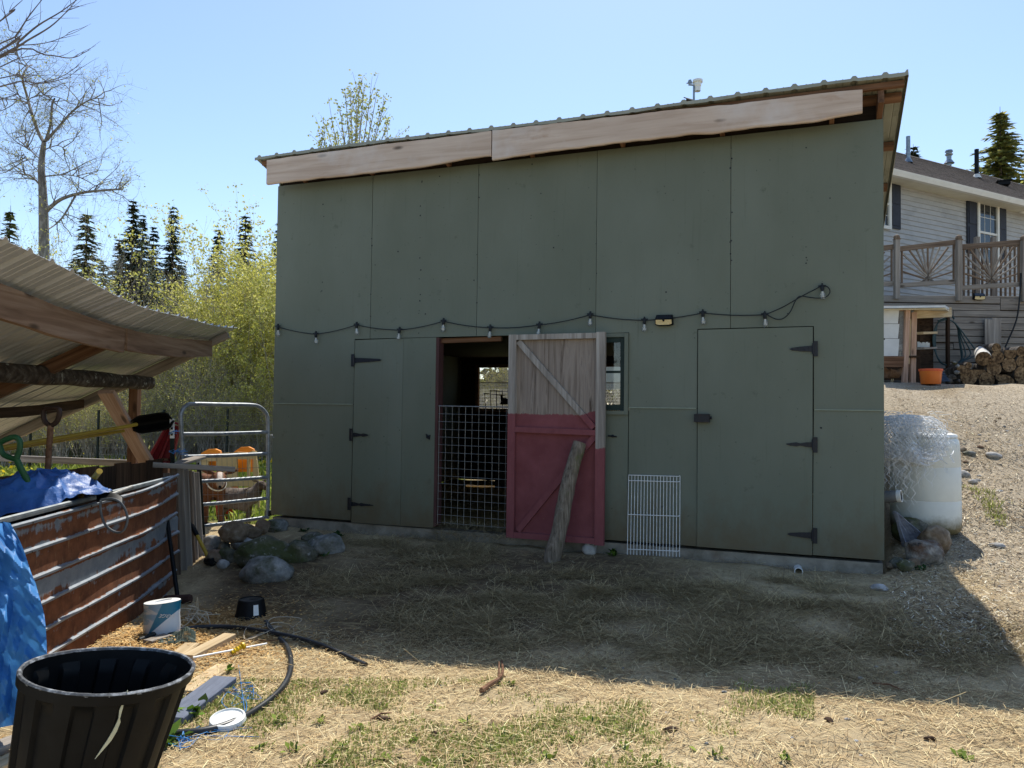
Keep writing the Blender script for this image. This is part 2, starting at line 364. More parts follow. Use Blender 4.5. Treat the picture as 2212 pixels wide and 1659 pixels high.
# foundation
m = MB(); m.box((BX/2, .09, -.33), (BX-.02, .14, .6)); m.box((.09, BY/2, -.33), (.14, BY-.3, .6)); m.box((BX-.09, BY/2, -.33), (.14, BY-.3, .6)); m.box((BX/2, BY-.09, -.33), (BX-.02, .14, .6))
part('foundation', m, MT['concrete'], barn)
PANELS = [
 [(0, 1.224), (1.032, 1.224), (1.032, 1.912), (1.2165, 1.912), (1.2165, 3.64), (0, 3.64)],
 [(1.2215, 1.912), (2.436, 1.912), (2.436, 3.64), (1.2215, 3.64)],
 [(2.4405, 1.912), (2.86, 1.912), (2.86, 1.224), (3.5, 1.224), (3.5, 1.912), (3.655, 1.912), (3.655, 3.64), (2.4405, 3.64)],
 [(3.6595, 1.912), (3.975, 1.912), (3.975, 1.224), (4.592, 1.224), (4.592, 1.93), (4.874, 1.93), (4.874, 3.64), (3.6595, 3.64)],
 [(4.8785, 1.93), (5.56, 1.93), (5.56, 1.224), (BX, 1.224), (BX, 3.64), (4.8785, 3.64)],
 [(0, 0), (1.022, 0), (1.028, 1.216), (0, 1.216)],
 [(2.86, -.01), (3.972, 0), (3.972, 1.165), (3.5, 1.165), (3.5, 1.216), (2.86, 1.216)],
 [(3.979, 0), (4.597, 0), (4.592, 1.216), (3.979, 1.216)],
 [(5.552, 0), (BX, 0), (BX, 1.216), (5.56, 1.216)]]
for i, pl in enumerate(PANELS):
    part('wall_panel', MB().prism(pl, (1, 0, 0), (0, 0, 1), (0, .014, 0), (0, .0012*((i*7) % 3), 0)), MT['green'], barn)
for x0, x1 in ((0, 1.026), (3.982, 4.588), (5.563, BX)):
    part('trim_strip', MB().box(((x0+x1)/2, -.003, 1.2205), (x1-x0, .012, .009)), MT['green_edge'], barn)
# framing behind, side and back walls, floor
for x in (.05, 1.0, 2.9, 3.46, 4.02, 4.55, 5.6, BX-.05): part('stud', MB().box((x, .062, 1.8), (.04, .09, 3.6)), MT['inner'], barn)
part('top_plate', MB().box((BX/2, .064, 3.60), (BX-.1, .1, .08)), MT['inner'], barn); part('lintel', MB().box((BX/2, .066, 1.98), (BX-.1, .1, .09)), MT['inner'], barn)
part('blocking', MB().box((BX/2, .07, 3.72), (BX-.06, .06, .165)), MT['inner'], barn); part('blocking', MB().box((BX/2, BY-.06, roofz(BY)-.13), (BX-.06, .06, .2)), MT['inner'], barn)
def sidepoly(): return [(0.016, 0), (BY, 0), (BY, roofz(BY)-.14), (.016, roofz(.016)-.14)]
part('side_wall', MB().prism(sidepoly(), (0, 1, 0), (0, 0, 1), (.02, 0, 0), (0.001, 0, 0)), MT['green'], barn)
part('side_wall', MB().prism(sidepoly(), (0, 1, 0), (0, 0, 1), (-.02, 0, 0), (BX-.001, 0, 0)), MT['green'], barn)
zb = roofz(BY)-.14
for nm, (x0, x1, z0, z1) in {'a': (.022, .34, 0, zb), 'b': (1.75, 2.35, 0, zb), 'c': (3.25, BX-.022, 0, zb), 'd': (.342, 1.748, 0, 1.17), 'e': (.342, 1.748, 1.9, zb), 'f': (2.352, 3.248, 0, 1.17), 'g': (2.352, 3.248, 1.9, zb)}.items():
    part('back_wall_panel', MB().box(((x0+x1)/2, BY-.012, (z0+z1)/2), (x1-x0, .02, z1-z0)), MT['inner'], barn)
for x0, x1 in ((.34, 1.75), (2.35, 3.25)):
    wf = part('window_frame', MB().box(((x0+x1)/2, BY-.03, 1.9), (x1-x0+.06, .07, .05)).box(((x0+x1)/2, BY-.03, 1.165), (x1-x0+.06, .07, .05)).box((x0-.005, BY-.03, 1.532), (.05, .068, .68)).box((x1+.005, BY-.03, 1.532), (.05, .068, .68)), MT['w_brown'], barn)
    m = MB(); y = BY+.01
    k = 0
    while x0+k*.028 < x1: m.tube([(x0+k*.028, y, 1.19), (x0+k*.028, y, 1.62)], .0034, 3, False); k += 1
    for j in range(18): m.tube([(x0, y+.002, 1.2+j*.024), (x1, y+.002, 1.2+j*.024)], .003, 3, False)
    m.tube([(x0, y, 1.625), (x1, y, 1.62)], .008, 5)
    mo = part('wire_mesh', m, MT['white_wire'], wf); mo['kind'] = 'stuff'  # wires coloured white and set close to paint the window's sunlit haze
t = NT('strawfloor'); n1 = t.noise(9, 6, .7, (1, 3, 1), 1); MT['strawfloor'] = t.done(t.ramp(n1, [(.3, '#4d3c22'), (.55, '#8f7444'), (.75, '#b89a60')]), .95, 0, t.bump(n1, .9, .03), .1)
part('floor', MB().sheet(lambda u, v: (.03+u*(BX-.06), .17+v*(BY-.25), .0+.05*noise.noise(Vector((u*9, v*8, 0)))), 40, 34), MT['strawfloor'], barn)
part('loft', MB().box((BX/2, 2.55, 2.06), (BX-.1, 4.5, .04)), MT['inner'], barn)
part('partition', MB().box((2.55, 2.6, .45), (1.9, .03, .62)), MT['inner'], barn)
# roof
prof = []; RX0, RX1 = -.14, BX+.165
x = RX0; rib = .2286
prof.append((RX0, 0))
k = 0
while RX0+.06+k*rib < RX1-.02:
    c0 = RX0+.06+k*rib
    prof += [(c0-.028, 0), (c0-.012, .02), (c0+.012, .02), (c0+.028, 0), (c0+.085, 0), (c0+.092, .004), (c0+.10, 0), (c0+.135, 0), (c0+.142, .004), (c0+.15, 0)]; k += 1
prof = [p for p in prof if p[0] < RX1-.03]+[(RX1-.028, 0), (RX1-.015, .02), (RX1-.004, .02), (RX1, -.03)]
m = MB(); n = len(prof); yy = [-.225, -.2, 1.2, 2.6, 4.0, BY+.35]
for y in yy:
    for (px, pz) in prof: m.v.append((px, y, roofz(y)+pz-(.006 if y < -.21 else 0)+.012*math.sin(px*1.4)*(1 if y < 0 else .3)))
for i in range(len(yy)-1):
    for j in range(n-1): m.f.append((i*n+j, i*n+j+1, (i+1)*n+j+1, (i+1)*n+j))
rf = part('roof', m, MT['roof'], barn); md = rf.modifiers.new('thick', 'SOLIDIFY'); md.thickness = .004; md.offset = -1
m = MB()
for (px, pz) in prof: z_ = roofz(-.226)+pz+.012*math.sin(px*1.4); m.v += [(px, -.2285, z_), (px, -.2285, roofz(-.226)-.028+pz*.25+.012*math.sin(px*1.4)+.004*math.sin(px*9))]
for j in range(n-1): m.f.append((2*j, 2*j+1, 2*j+3, 2*j+2))
part('drip_edge', m, MT['roof'], rf).modifiers.new('t', 'SOLIDIFY').thickness = .003
for y in (.0, .62, 1.24, 1.86, 2.48, 3.1, 3.72, 4.34, 4.95):
    zz = roofz(y)-.03
    board('purlin', (RX0+.06, y, zz), (RX1-.03, y, zz), .045, .085, MT['w_brown'], rf, up=(0, .33, 1))
for xr in (.35, 1.2, 2.1, 3.0, 3.9, 4.8, 5.7):
    board('rafter', (xr, -.15, roofz(-.15)-.115), (xr, BY+.2, roofz(BY+.2)-.115), .12, .04, MT['w_brown'], barn)
board('rafter', (BX-.03, -.17, roofz(-.17)-.12), (BX-.03, .3, roofz(.3)-.12), .13, .045, MT['w_brown'], barn)
board('purlin', (RX0+.06, -.155, roofz(-.155)-.032), (RX1-.025, -.155, roofz(-.155)-.032), .05, .05, MT['w_brown'], rf)
# fascia boards with waney lower edges
def fascia(x0, x1, y, zt, zb_, sd_, ragged):
    m = MB(); n = 60; top = []; bot = []
    for i in range(n+1):
        s = i/n; xx = x0+(x1-x0)*s
        top.append(zt(s)+(.012*noise.noise(Vector((xx*1.5+sd_, 0, 0)))+.006*noise.noise(Vector((xx*7+sd_, 0, 0))))*ragged)
        bot.append(zb_(s)+(.022*noise.noise(Vector((xx*1.7+sd_, 4, 0)))+.01*noise.noise(Vector((xx*6+sd_, 4, 0))))*ragged)
    cx = (x0+x1)/2; cz = (zt(.5)+zb_(.5))/2
    for i in range(n+1):
        xx = x0+(x1-x0)*i/n-cx
        m.v += [(xx, -.016, bot[i]+.012-cz), (xx, -.008, bot[i]-cz), (xx, .016, bot[i]-cz), (xx, .016, top[i]-cz), (xx, -.016, top[i]-cz)]
    for i in range(n):
        for j in range(5): m.f.append((i*5+j, i*5+(j+1) % 5, (i+1)*5+(j+1) % 5, (i+1)*5+j))
    m.f.append((4, 3, 2, 1, 0)); m.f.append(tuple(n*5+j for j in range(5)))
    return m, Matrix.Translation((cx, y, cz))
MT['fascia'] = wood('fascia', '#b29c8a', '#ccb9a8', '#d8c8b8', st=(1, 20, 20), over=[('#a98a74', 2.6, .6, .74, (.5, 2, 2)), ('#d2cac4', 1.2, .5, .7)])
m, M = fascia(.022, 2.665, -.212, lambda s: 3.868, lambda s: 3.606-.02*math.sin(s*3.1)+.02*s, 1.3, .8)
part('fascia_board', m, MT['fascia'], barn, M=M, local=True)
m, M = fascia(2.677, 5.925, -.214, lambda s: 3.872-.052*s, lambda s: 3.584+.05*s+.012*math.sin(s*6), 8.1, 1.1)
part('fascia_board', m, MT['fascia'], barn, M=M, local=True, label='longer fascia board with a wavy lower edge')
# nail heads and specks
m = MB()
for k in range(85):
    x = random.choice([.6, 1.215, 1.8, 2.44, 3.0, 3.66, 4.3, 4.88, 5.5])+random.uniform(-.012, .012) if k < 70 else random.uniform(.05, 6.05)
    z = random.uniform(1.95, 3.6) if k % 3 else random.uniform(.1, 1.15)
    if z < 1.92 and (1.0 < x < 4.0 or 4.58 < x < 5.57): continue
    r = random.uniform(.004, .009); m.lathe([(0.0001, .0015), (r, 0)], (x, -.0008, z), 6, Matrix.Rotation(R(90), 3, 'X'))
o = part('nail_heads', m, MT['black_iron'], barn); o['kind'] = 'stuff'

# ---- hinges
def hinge(par, xh, z, dx, L, y=-.02, fancy=0):
    s = 1 if dx > 0 else -1; m = MB()
    m.box((xh-s*.02, y, z), (.035, .006, .13)); m.tube([(xh, y-.006, z-.045), (xh, y-.006, z+.045)], .008, 8)
    if fancy: poly = [(0, -.022), (.05, -.02), (.10, -.010), (.13, -.018), (.165, -.012), (L, -.004), (L, .004), (.165, .012), (.13, .018), (.10, .010), (.05, .02), (0, .022)]
    else: poly = [(0, -.027), (L*.5, -.02), (L-.02, -.011), (L, 0), (L-.02, .011), (L*.5, .02), (0, .027)]
    m.prism([(a*s, b) for a, b in poly], (1, 0, 0), (0, 0, 1), (0, .005, 0), (xh, y-.002, z))
    for a in (.04, L*.35, L*.62, L*.85): m.lathe([(.0001, .003), (.006, 0)], (xh+s*a, y-.002, z+random.choice((-.007, .007))), 6, Matrix.Rotation(R(90), 3, 'X'))
    return part('hinge', m, MT['black_iron'], par)
# left green leaf
dl = part('door', MB().prism([(1.04, -.02), (1.622, -.015), (1.622, 1.905), (1.045, 1.9)], (1, 0, 0), (0, 0, 1), (0, .03, 0), (0, -.012, 0)), MT['green'], barn, label='closed green door leaf with three black strap hinges')
part('door_panel', MB().prism([(1.6255, -.015), (2.0, -.01), (2.0, 1.907), (1.6255, 1.905)], (1, 0, 0), (0, 0, 1), (0, .03, 0), (0, -.013, 0)), MT['green'], dl)
hinge(dl, 1.045, 1.685, 1, .33); hinge(dl, 1.04, .90, 1, .19, fancy=1); hinge(dl, 1.035, .175, 1, .27, fancy=1)
part('latch', MB().prism([(-.02, -.01), (.015, -.025), (.02, .02), (0, .012), (-.022, .03)], (1, 0, 0), (0, 0, 1), (0, .02, 0), (1.935, -.034, .90)).tube([(1.935, -.045, .90), (1.935, -.02, .90)], .007, 6), MT['black_iron'], dl)
# doorway frame
fr = part('door_frame', MB().box((2.016, .045, .955), (.032, .11, 1.9)), MT['red_frame'], barn)
board('header_board', (2.0, .07, 1.878), (2.68, .07, 1.886), .05, .04, MT['w_brown'], fr)
# right green door
dr = part('door', MB().prism([(4.6, -.0), (5.548, 0), (5.552, 1.922), (4.6, 1.92)], (1, 0, 0), (0, 0, 1), (0, .026, 0), (0, -.012, 0)), MT['green'], barn, label='wide closed green door with a black box latch')
hinge(dr, 5.554, 1.735, -1, .19); hinge(dr, 5.552, .925, -1, .21, fancy=1); hinge(dr, 5.55, .165, -1, .2)
m = MB().box((4.65, -.045, 1.135), (.115, .055, .075)).box((4.65, -.05, 1.165), (.12, .06, .012)).box((4.65, -.05, 1.105), (.12, .06, .012)).box((4.585, -.03, 1.135), (.025, .04, .07)).tube([(4.68, -.045, 1.137), (4.725, -.045, 1.137)], .012, 8).box((4.66, -.076, 1.135), (.08, .008, .02))
part('box_latch', m, MT['black_iron'], dr, label='black box latch')
m = MB().lathe([(.0001, .02), (.012, .01), (.014, 0)], (3.83, -.002, .955), 8, Matrix.Rotation(R(90), 3, 'X')).tube([(3.79, -.015, .957), (3.87, -.015, .950)], .007, 6)
part('door_bolt', m, MT['black_iron'], barn)
# open red leaf, swung flat against the wall
t = NT('red_weathered'); pos = t.n('ShaderNodeTexCoord').outputs['Object']; sx = t.n('ShaderNodeSeparateXYZ')
gm_ = t.n('ShaderNodeNewGeometry'); t.l(gm_.outputs['Position'], sx.inputs[0])
w1 = t.noise(1.0, 7, .65, (16, 16, .9), 1.6, co=gm_.outputs['Position']); w2 = t.noise(5, 5, .6, co=gm_.outputs['Position']); w3 = t.noise(3, 6, .75, (4, 4, .5), co=gm_.outputs['Position'])
wc = t.ramp(w1, [(.28, '#443a32'), (.42, '#7d7064'), (.58, '#988b7e'), (.72, '#55493f')])
rc = t.mix(t.rng(w2, .35, .7), '#764042', '#864e50'); rc = t.mix(t.rng(t.noise(40, 3, .6), .72, .78), rc, '#9a7a6a')
ma = t.n('ShaderNodeMath', operation='MULTIPLY_ADD'); t.l(w3, ma.inputs[0]); ma.inputs[1].default_value = .07; t.l(sx.outputs[2], ma.inputs[2])
mb_ = t.n('ShaderNodeMath', operation='MULTIPLY_ADD'); t.l(t.rng(sx.outputs[0], 3.55, 3.72), mb_.inputs[0]); mb_.inputs[1].default_value = -.05; t.l(ma.outputs[0], mb_.inputs[2])
c = t.mix(t.rng(mb_.outputs[0], 1.178, 1.188), rc, wc)
MT['redw'] = t.done(c, .8, 0, t.bump(w1, .5, .004), .25)
t = NT('red_stile'); gm_ = t.n('ShaderNodeNewGeometry'); sx = t.n('ShaderNodeSeparateXYZ'); t.l(gm_.outputs['Position'], sx.inputs[0])
w1 = t.noise(1, 6, .65, (24, 24, 1.0), .6, co=gm_.outputs['Position']); w3 = t.noise(4, 6, .75, (3, 3, 1), co=gm_.outputs['Position'])
wc = t.ramp(w1, [(.3, '#6f675e'), (.5, '#968e84'), (.7, '#b3aca2')]); rc = t.mix(t.rng(w3, .3, .7), '#784244', '#885052')
ma = t.n('ShaderNodeMath', operation='MULTIPLY_ADD'); t.l(w3, ma.inputs[0]); ma.inputs[1].default_value = .09; t.l(sx.outputs[2], ma.inputs[2])
xr = t.n('ShaderNodeMath', operation='MULTIPLY'); t.l(t.rng(sx.outputs[0], 3.70, 3.702), xr.inputs[0]); xr.inputs[1].default_value = .3
m2 = t.n('ShaderNodeMath', operation='ADD'); t.l(ma.outputs[0], m2.inputs[0]); t.l(xr.outputs[0], m2.inputs[1])
MT['reds'] = t.done(t.mix(t.rng(m2.outputs[0], 1.19, 1.2), rc, wc), .8, 0, t.bump(w1, .4, .003), .25)
ay = -.085
def wallpt(x, y): p = PY(x, y, ay-.03); return p.x, p.z
red = part('door', MB().box((3.31, ay, .935), (.93, .014, 1.92)), MT['redw'], barn, label='open door leaf, red below and bare weathered plywood above, propped by a post')
def rbar(nm, a, b, w, tt=.045, yy=ay-.03, mat_=None):
    part(nm, MB().bar((a[0], yy, a[1]), (b[0], yy, b[1]), w, tt, up=(0, 0, 1) if abs(a[0]-b[0]) > abs(a[1]-b[1])*.2 else (1, 0, 0)), mat_ or MT['reds'], red)
rbar('stile', (2.875, -.03), (2.875, 1.905), .075); rbar('stile', (3.742, -.035), (3.742, 1.91), .085)
rbar('rail', (2.914, 1.878), (3.698, 1.878), .05); rbar('rail', (2.914, 1.0), (3.698, .985), .05); rbar('rail', (2.914, 0.0), (3.698, -.0), .055)
rbar('brace', (2.93, 1.84), (3.68, 1.03), .055, .03, ay-.024); rbar('brace', (2.95, .04), (3.69, .955), .055, .03, ay-.024)
for z in (1.7, .25): part('hinge', MB().box((2.86, ay+.03, z), (.06, .06, .1)), MT['black_iron'], red)
# small window beside it
wf = part('window', MB().box((3.955, -.005, 1.53), (.035, .04, .75)).box((3.52, .01, 1.53), (.035, .03, .75)).box((3.737, .01, 1.89), (.40, .03, .035)).box((3.737, -.005, 1.172), (.40, .045, .035)), MT['green'], barn, label='small window half covered by the open red door')
part('sash', MB().box((3.915, .03, 1.53), (.045, .025, .68)).box((3.565, .03, 1.53), (.045, .025, .68)).box((3.737, .03, 1.85), (.306, .025, .05)).box((3.737, .03, 1.22), (.306, .025, .05)).box((3.737, .031, 1.55), (.306, .02, .022)), mat('dark_green', ['#20302c', '#2b3b36'], 9, rough=.6), wf)
t = NT('pane'); tr = t.n('ShaderNodeBsdfTransparent'); gl = t.n('ShaderNodeBsdfGlossy'); gl.inputs['Roughness'].default_value = .03; lw = t.n('ShaderNodeLayerWeight'); lw.inputs[0].default_value = .25; ms = t.n('ShaderNodeMixShader'); t.l(t.rng(lw.outputs['Facing'], -.05, 1.3), ms.inputs[0]); t.l(tr.outputs[0], ms.inputs[1]); t.l(gl.outputs[0], ms.inputs[2]); t.l(ms.outputs[0], t.t.nodes['Material Output'].inputs['Surface']); MT['pane'] = t.m
part('pane', MB().box((3.737, .036, 1.7), (.3, .004, .28)), MT['pane'], wf); part('pane', MB().box((3.737, .036, 1.39), (.3, .004, .30)), MT['pane'], wf)

# ---- things on and against the barn front
g = thing('wire_gate', 'welded wire panel closing the lower half of the open barn doorway', 'wire panel', (2.43, -.01, 0))
for k in range(12): x = 2.05+k*.0725; part('vertical_wire', MB().tube([(x+.004*math.sin(k), -.014, .03), (x, -.014, 1.215)], .0018 if k % 4 else .0026, 5), MT['wire'], g)
for k in range(16): z = .045+k*.0775; part('cross_wire', MB().tube([(2.045, -.020, z+.006), (2.86, -.020, z-.002)], .0018, 5), MT['wire'], g)
part('cross_wire', MB().tube([(2.045, -.020, 1.214), (2.86, -.020, 1.21)], .005, 5), MT['wire'], g)
# hay rack and hen inside
hr = thing('hay_rack', 'thin black wire rack standing inside the barn against the bright back window', 'wire rack', (1.0, 3.6, 0))
ry = 3.9
pt = lambda x, y, yy=3.9: PY(x, y, yy)
for (x0, y0, x1, y1) in [(1047, 850, 1049, 888), (1059, 843, 1061, 888), (1072, 843, 1073, 888), (1085, 843, 1086, 888), (1097, 843, 1098, 888), (1105, 846, 1106, 888)]:
    part('upright', MB().tube([pt(x0, y0), pt(x1, y1)], .006, 5), MT['black_iron'], hr)
for (x0, y0, x1, y1) in [(1045, 850, 1090, 854), (1058, 844, 1116, 847), (1045, 884, 1116, 886)]:
    part('rail', MB().tube([pt(x0, y0), pt(x1, y1)], .006, 5), MT['black_iron'], hr)
for (x0, y0) in [(1047, 888), (1106, 888)]:
    a = pt(x0, y0); part('leg', MB().tube([a, (a.x, a.y, .03)], .006, 5), MT['black_iron'], hr)
# bulbs on a string
MT['cord'] = mat('cord', ['#14181c', '#1e2428'], 20, rough=.6, bump=0)
t = NT('bulb'); t.b.inputs['Transmission Weight'].default_value = .82; t.b.inputs['IOR'].default_value = 1.3; MT['bulb'] = t.done('#e2e6e6', .12, 0, None, .6)
MT['filament'] = mat('filament', ['#e8e6da', '#f4f2e6'], 9, rough=.5, bump=0)
BP = [(600, 706), (682, 722), (770, 702), (863, 713), (958, 694), (1059, 708), (1165, 702), (1275, 680), (1392, 692), (1518, 676), (1652, 680), (1776, 620)]
sl = thing('string_lights', 'string of clear bulbs on a black cord hung across the barn front', 'string lights', PY(1165, 702, -.03))
pts = []; W = [PY(x, y, -.03) for x, y in BP]
for i in range(10):
    a, b = W[i], W[i+1]
    for k in range(6):
        s = k/6; p = a.lerp(b, s); p.z -= .012*math.sin(math.pi*s); pts.append(p)
pts.append(W[10])
part('cord', MB().tube([PY(590, 712, -.03), PY(592, 704, -.03)]+pts, .0045, 6), MT['cord'], sl, smooth=True)
loopp = [(1652, 680), (1690, 664), (1728, 642), (1755, 628), (1776, 618), (1788, 620), (1793, 630), (1786, 640), (1768, 644), (1748, 642), (1728, 640), (1718, 650), (1708, 672), (1695, 686), (1682, 690), (1668, 686), (1656, 679)]
def smooth(pts, k=4):
    out = []; n = len(pts)
    for i in range(n-1):
        p0, p1, p2, p3 = [Vector(pts[min(max(j, 0), n-1)]) for j in (i-1, i, i+1, i+2)]
        for s in range(k):
            q = s/k; out.append(.5*((2*p1)+(p2-p0)*q+(2*p0-5*p1+4*p2-p3)*q*q+(3*p1-p0-3*p2+p3)*q**3))
    out.append(Vector(pts[-1])); return out
part('cord', MB().tube(smooth([PY(x, y, -.03-.004*(i % 3)) for i, (x, y) in enumerate(loopp)]), .0045, 6), MT['cord'], sl, smooth=True)
for i, w in enumerate(W):
    tl = Matrix.Rotation(R(random.uniform(-7, 7)), 3, 'Y') @ Matrix.Rotation(R(random.uniform(-5, 3)), 3, 'X')
    m = MB().lathe([(.0001, .022), (.012, .02), (.014, .008), (.016, 0), (.0145, -.03), (.011, -.036), (.0001, -.037)], w, 10, tl).box(w+Vector((0, 0, .008)), (.062, .012, .013)).box(w+Vector((0, .004, .024)), (.012, .02, .018))
    so = part('socket', m, MT['cord'], sl, smooth=True)
    part('bulb', MB().lathe([(.0001, -.034), (.011, -.036), (.013, -.045), (.0195, -.062), (.0215, -.078), (.018, -.094), (.008, -.104), (.0001, -.106)], w, 12, tl), MT['bulb'], so, smooth=True)
    m = MB()
    for dx in (-.006, 0, .006): m.tube([w+tl @ Vector((dx*.4, 0, -.038)), w+tl @ Vector((dx, 0, -.088))], .0022, 4)
    part('filament', m, MT['filament'], so)
# solar wall lights
MT['cream'] = mat('cream_led', ['#c9b27f', '#ddc997'], 60, rough=.35, bump=.1, spec=.5)
def solar(c, ex, ez, n, w, label):
    """c top centre, ex along the wall, n out of the wall"""
    c, ex, ez, n = Vector(c), Vector(ex), Vector(ez), Vector(n); h = w*.64
    t_ = thing('solar_light', label, 'wall light', c)
    q = lambda a, b, d: c+ex*a*w+ez*b*h+n*d
    def hull(pts_f, pts_b): 
        k = len(pts_f); return MB().add(pts_f+pts_b, [tuple(range(k)), tuple(reversed(range(k, 2*k)))]+[(i, i+k, (i+1) % k+k, (i+1) % k) for i in range(k)])
    part('housing', hull([q(-.46, 0, .035), q(.46, 0, .035), q(.5, -.45, .075), q(.5, -.9, .06), q(.3, -.99, .06), q(-.3, -.99, .06), q(-.5, -.9, .06), q(-.5, -.45, .075)], [q(-.46, 0, .001), q(.46, 0, .001), q(.5, -.45, .001), q(.5, -.9, .001), q(.3, -.99, .001), q(-.3, -.99, .001), q(-.5, -.9, .001), q(-.5, -.45, .001)]), MT['black_plastic'], t_)
    part('solar_cell', hull([q(-.42, -.04, .041), q(.42, -.04, .041), q(.45, -.4, .073), q(-.45, -.4, .073)], [q(-.42, -.04, .03), q(.42, -.04, .03), q(.45, -.4, .03), q(-.45, -.4, .03)]), MT['glass'], t_)
    part('led_panel', hull([q(-.45, -.50, .079), q(.45, -.50, .079), q(.46, -.86, .067), q(.28, -.94, .067), q(-.28, -.94, .067), q(-.46, -.86, .067)], [q(-.45, -.50, .03), q(.45, -.50, .03), q(.46, -.86, .03), q(.28, -.94, .03), q(-.28, -.94, .03), q(-.46, -.86, .03)]), MT['cream'], t_)
    part('sensor', MB().lathe([(.0001, .02), (.008, .016), (.011, 0)], q(0, -.56, .074), 10, frame(ex, n)), MT['black_plastic'], t_)
    return t_
solar(PY(1436.5, 681, -.0), (1, 0, 0), (0, 0, 1), (0, -1, 0), .155, 'small black solar light with a cream lens on the barn front among the string bulbs')
q = PX(1918, 690, BX+.0); solar((BX, 1.0, q.z+.02), (0, 1, 0), (0, 0, 1), (1, 0, 0), .155, 'small black solar light sticking out from the barn side above the barrel')
# white wire shelf leaning by the door
sh = thing('wire_shelf', 'white wire shelf leaning upright against the barn wall', 'wire shelf', G(1412, 1203))
tl_, tr_, bl_, br_ = PY(1358, 1026, -.02), PY(1469, 1029, -.02), PY(1355, 1198, -.16), PY(1468, 1203, -.16)
for k in range(17): s = k/16; part('wire', MB().tube([tl_.lerp(tr_, s), bl_.lerp(br_, s)], .0028, 5), MT['white_wire'], sh)
for s in (.0, .07, .5, .93):
    part('cross_wire', MB().tube([tl_.lerp(bl_, s)+V(0, -.005, 0), tl_.lerp(bl_, s).lerp(tr_.lerp(br_, s), .97)+V(0, -.005, 0), tr_.lerp(br_, s)+V(0, .0, .006)], .0034, 5), MT['white_wire'], sh)
# prop post
pb = G(1190, 1212); ptp = PY(1251, 956, -.17)
m = MB(); n = 14; pp = []; rr = []
for i in range(n+1):
    s = i/n; p = pb.lerp(ptp, s)+V(.008*math.sin(s*7), .006*math.cos(s*5), 0); pp.append(p); rr.append(.074-.012*s+.007*noise.noise(Vector((s*6, 0, 0))))
pp[0].z -= .03
m.tube(pp, rr, 14)
for i, v in enumerate(m.v):
    v = Vector(v); k = noise.noise(v*9)*.007+noise.noise(Vector((v.x*30, v.y*30, v.z*3)))*.004; m.v[i] = tuple(v+(v-pp[min(i//14, n)]).normalized()*k)
MT['post'] = mat('post', ['#4f463b', '#75695a', '#948878'], 1.0, (60, 60, 5), rough=.9, bump=.8, bd=.008, over=[('#5a5c3d', 6, .55, .7), ('#9c9587', 5, .6, .75)])
solo('prop_post', m, MT['post'], 'weathered wooden post propping the red door open', 'post', pb, True)
# drain pipe
dp = thing('drain_pipe', 'short white plastic pipe end poking out of the barn foundation', 'pipe', PY(1725, 1232, .0))
q = PY(1725, 1234, -.14)
M3 = frame((.05, -1, .05))
part('pipe', MB().lathe([(.028, .03), (.034, .03), (.034, -.17), (.028, -.17), (.028, .03)], q, 18, M3 @ Matrix.Rotation(R(90), 3, 'Y')), MT['white_plastic'], dp, smooth=True)
# ------------------------------------------------------------------ rocks
def rockmesh(sx, sy, sz, seed, ang=0.0, sub=3):
    bm = bmesh.new(); bmesh.ops.create_icosphere(bm, subdivisions=sub, radius=1); rnd = random.Random(seed); sv = Vector((seed*3.7, seed*1.3, seed*.7))
    planes = []
    for _ in range(int(6+ang*9)):
        d = Vector((rnd.uniform(-1, 1), rnd.uniform(-1, 1), rnd.uniform(-.3, 1))).normalized(); planes.append((d, rnd.uniform(.64, .92) if ang else rnd.uniform(.78, .98)))
    for v in bm.verts:
        p = v.co.copy()
        for d, h in planes:
            e = p.dot(d)-h
            if e > 0: p -= d*e*(.92 if ang else .6)
        p *= 1+.18*noise.noise(p*1.1+sv)+.09*noise.noise(p*2.6+sv)+.045*noise.noise(p*6+sv)+.02*noise.noise(p*13+sv)
        v.co = Vector((p.x*sx, p.y*sy, p.z*sz))
    m = MB(); m.v = [tuple(v.co) for v in bm.verts]; m.f = [tuple(v.index for v in f.verts) for f in bm.faces]; bm.free(); return m
def rock(cx, ytop, ybot, wpx, label, mt='rock_a', seed=1, ang=0, dr=.8, lift=0, rz=0, cat='rock', name='rock', group=None, roll=0):
    """a stone whose outline spans pixels ytop..ybot; ybot is where it meets the ground"""
    q = G(cx, ybot, lift); dep = depth_of(q); w = wpx*dep/FPX; sx = w/2; sy = sx*dr
    vis = (ybot-ytop)*dep/FPX; sz = max(.25*sx, min(vis*.62, vis*.5+.02))
    c = q+Vector(HF)*sy*.75; c.z = q.z+sz*(.62 if wpx > 18 else .3)
    m = rockmesh(sx*1.03, sy, sz, seed, ang, 4 if wpx > 44 else 3); M = Matrix.Translation(c) @ Matrix.Rotation(YAW*-1+rz, 4, 'Z') @ Matrix.Rotation(roll, 4, 'Y')
    me = mesh_of(name, m, MT[mt], True); o = part(name, me, None, None, M=M); return tag(o, label, cat, group)
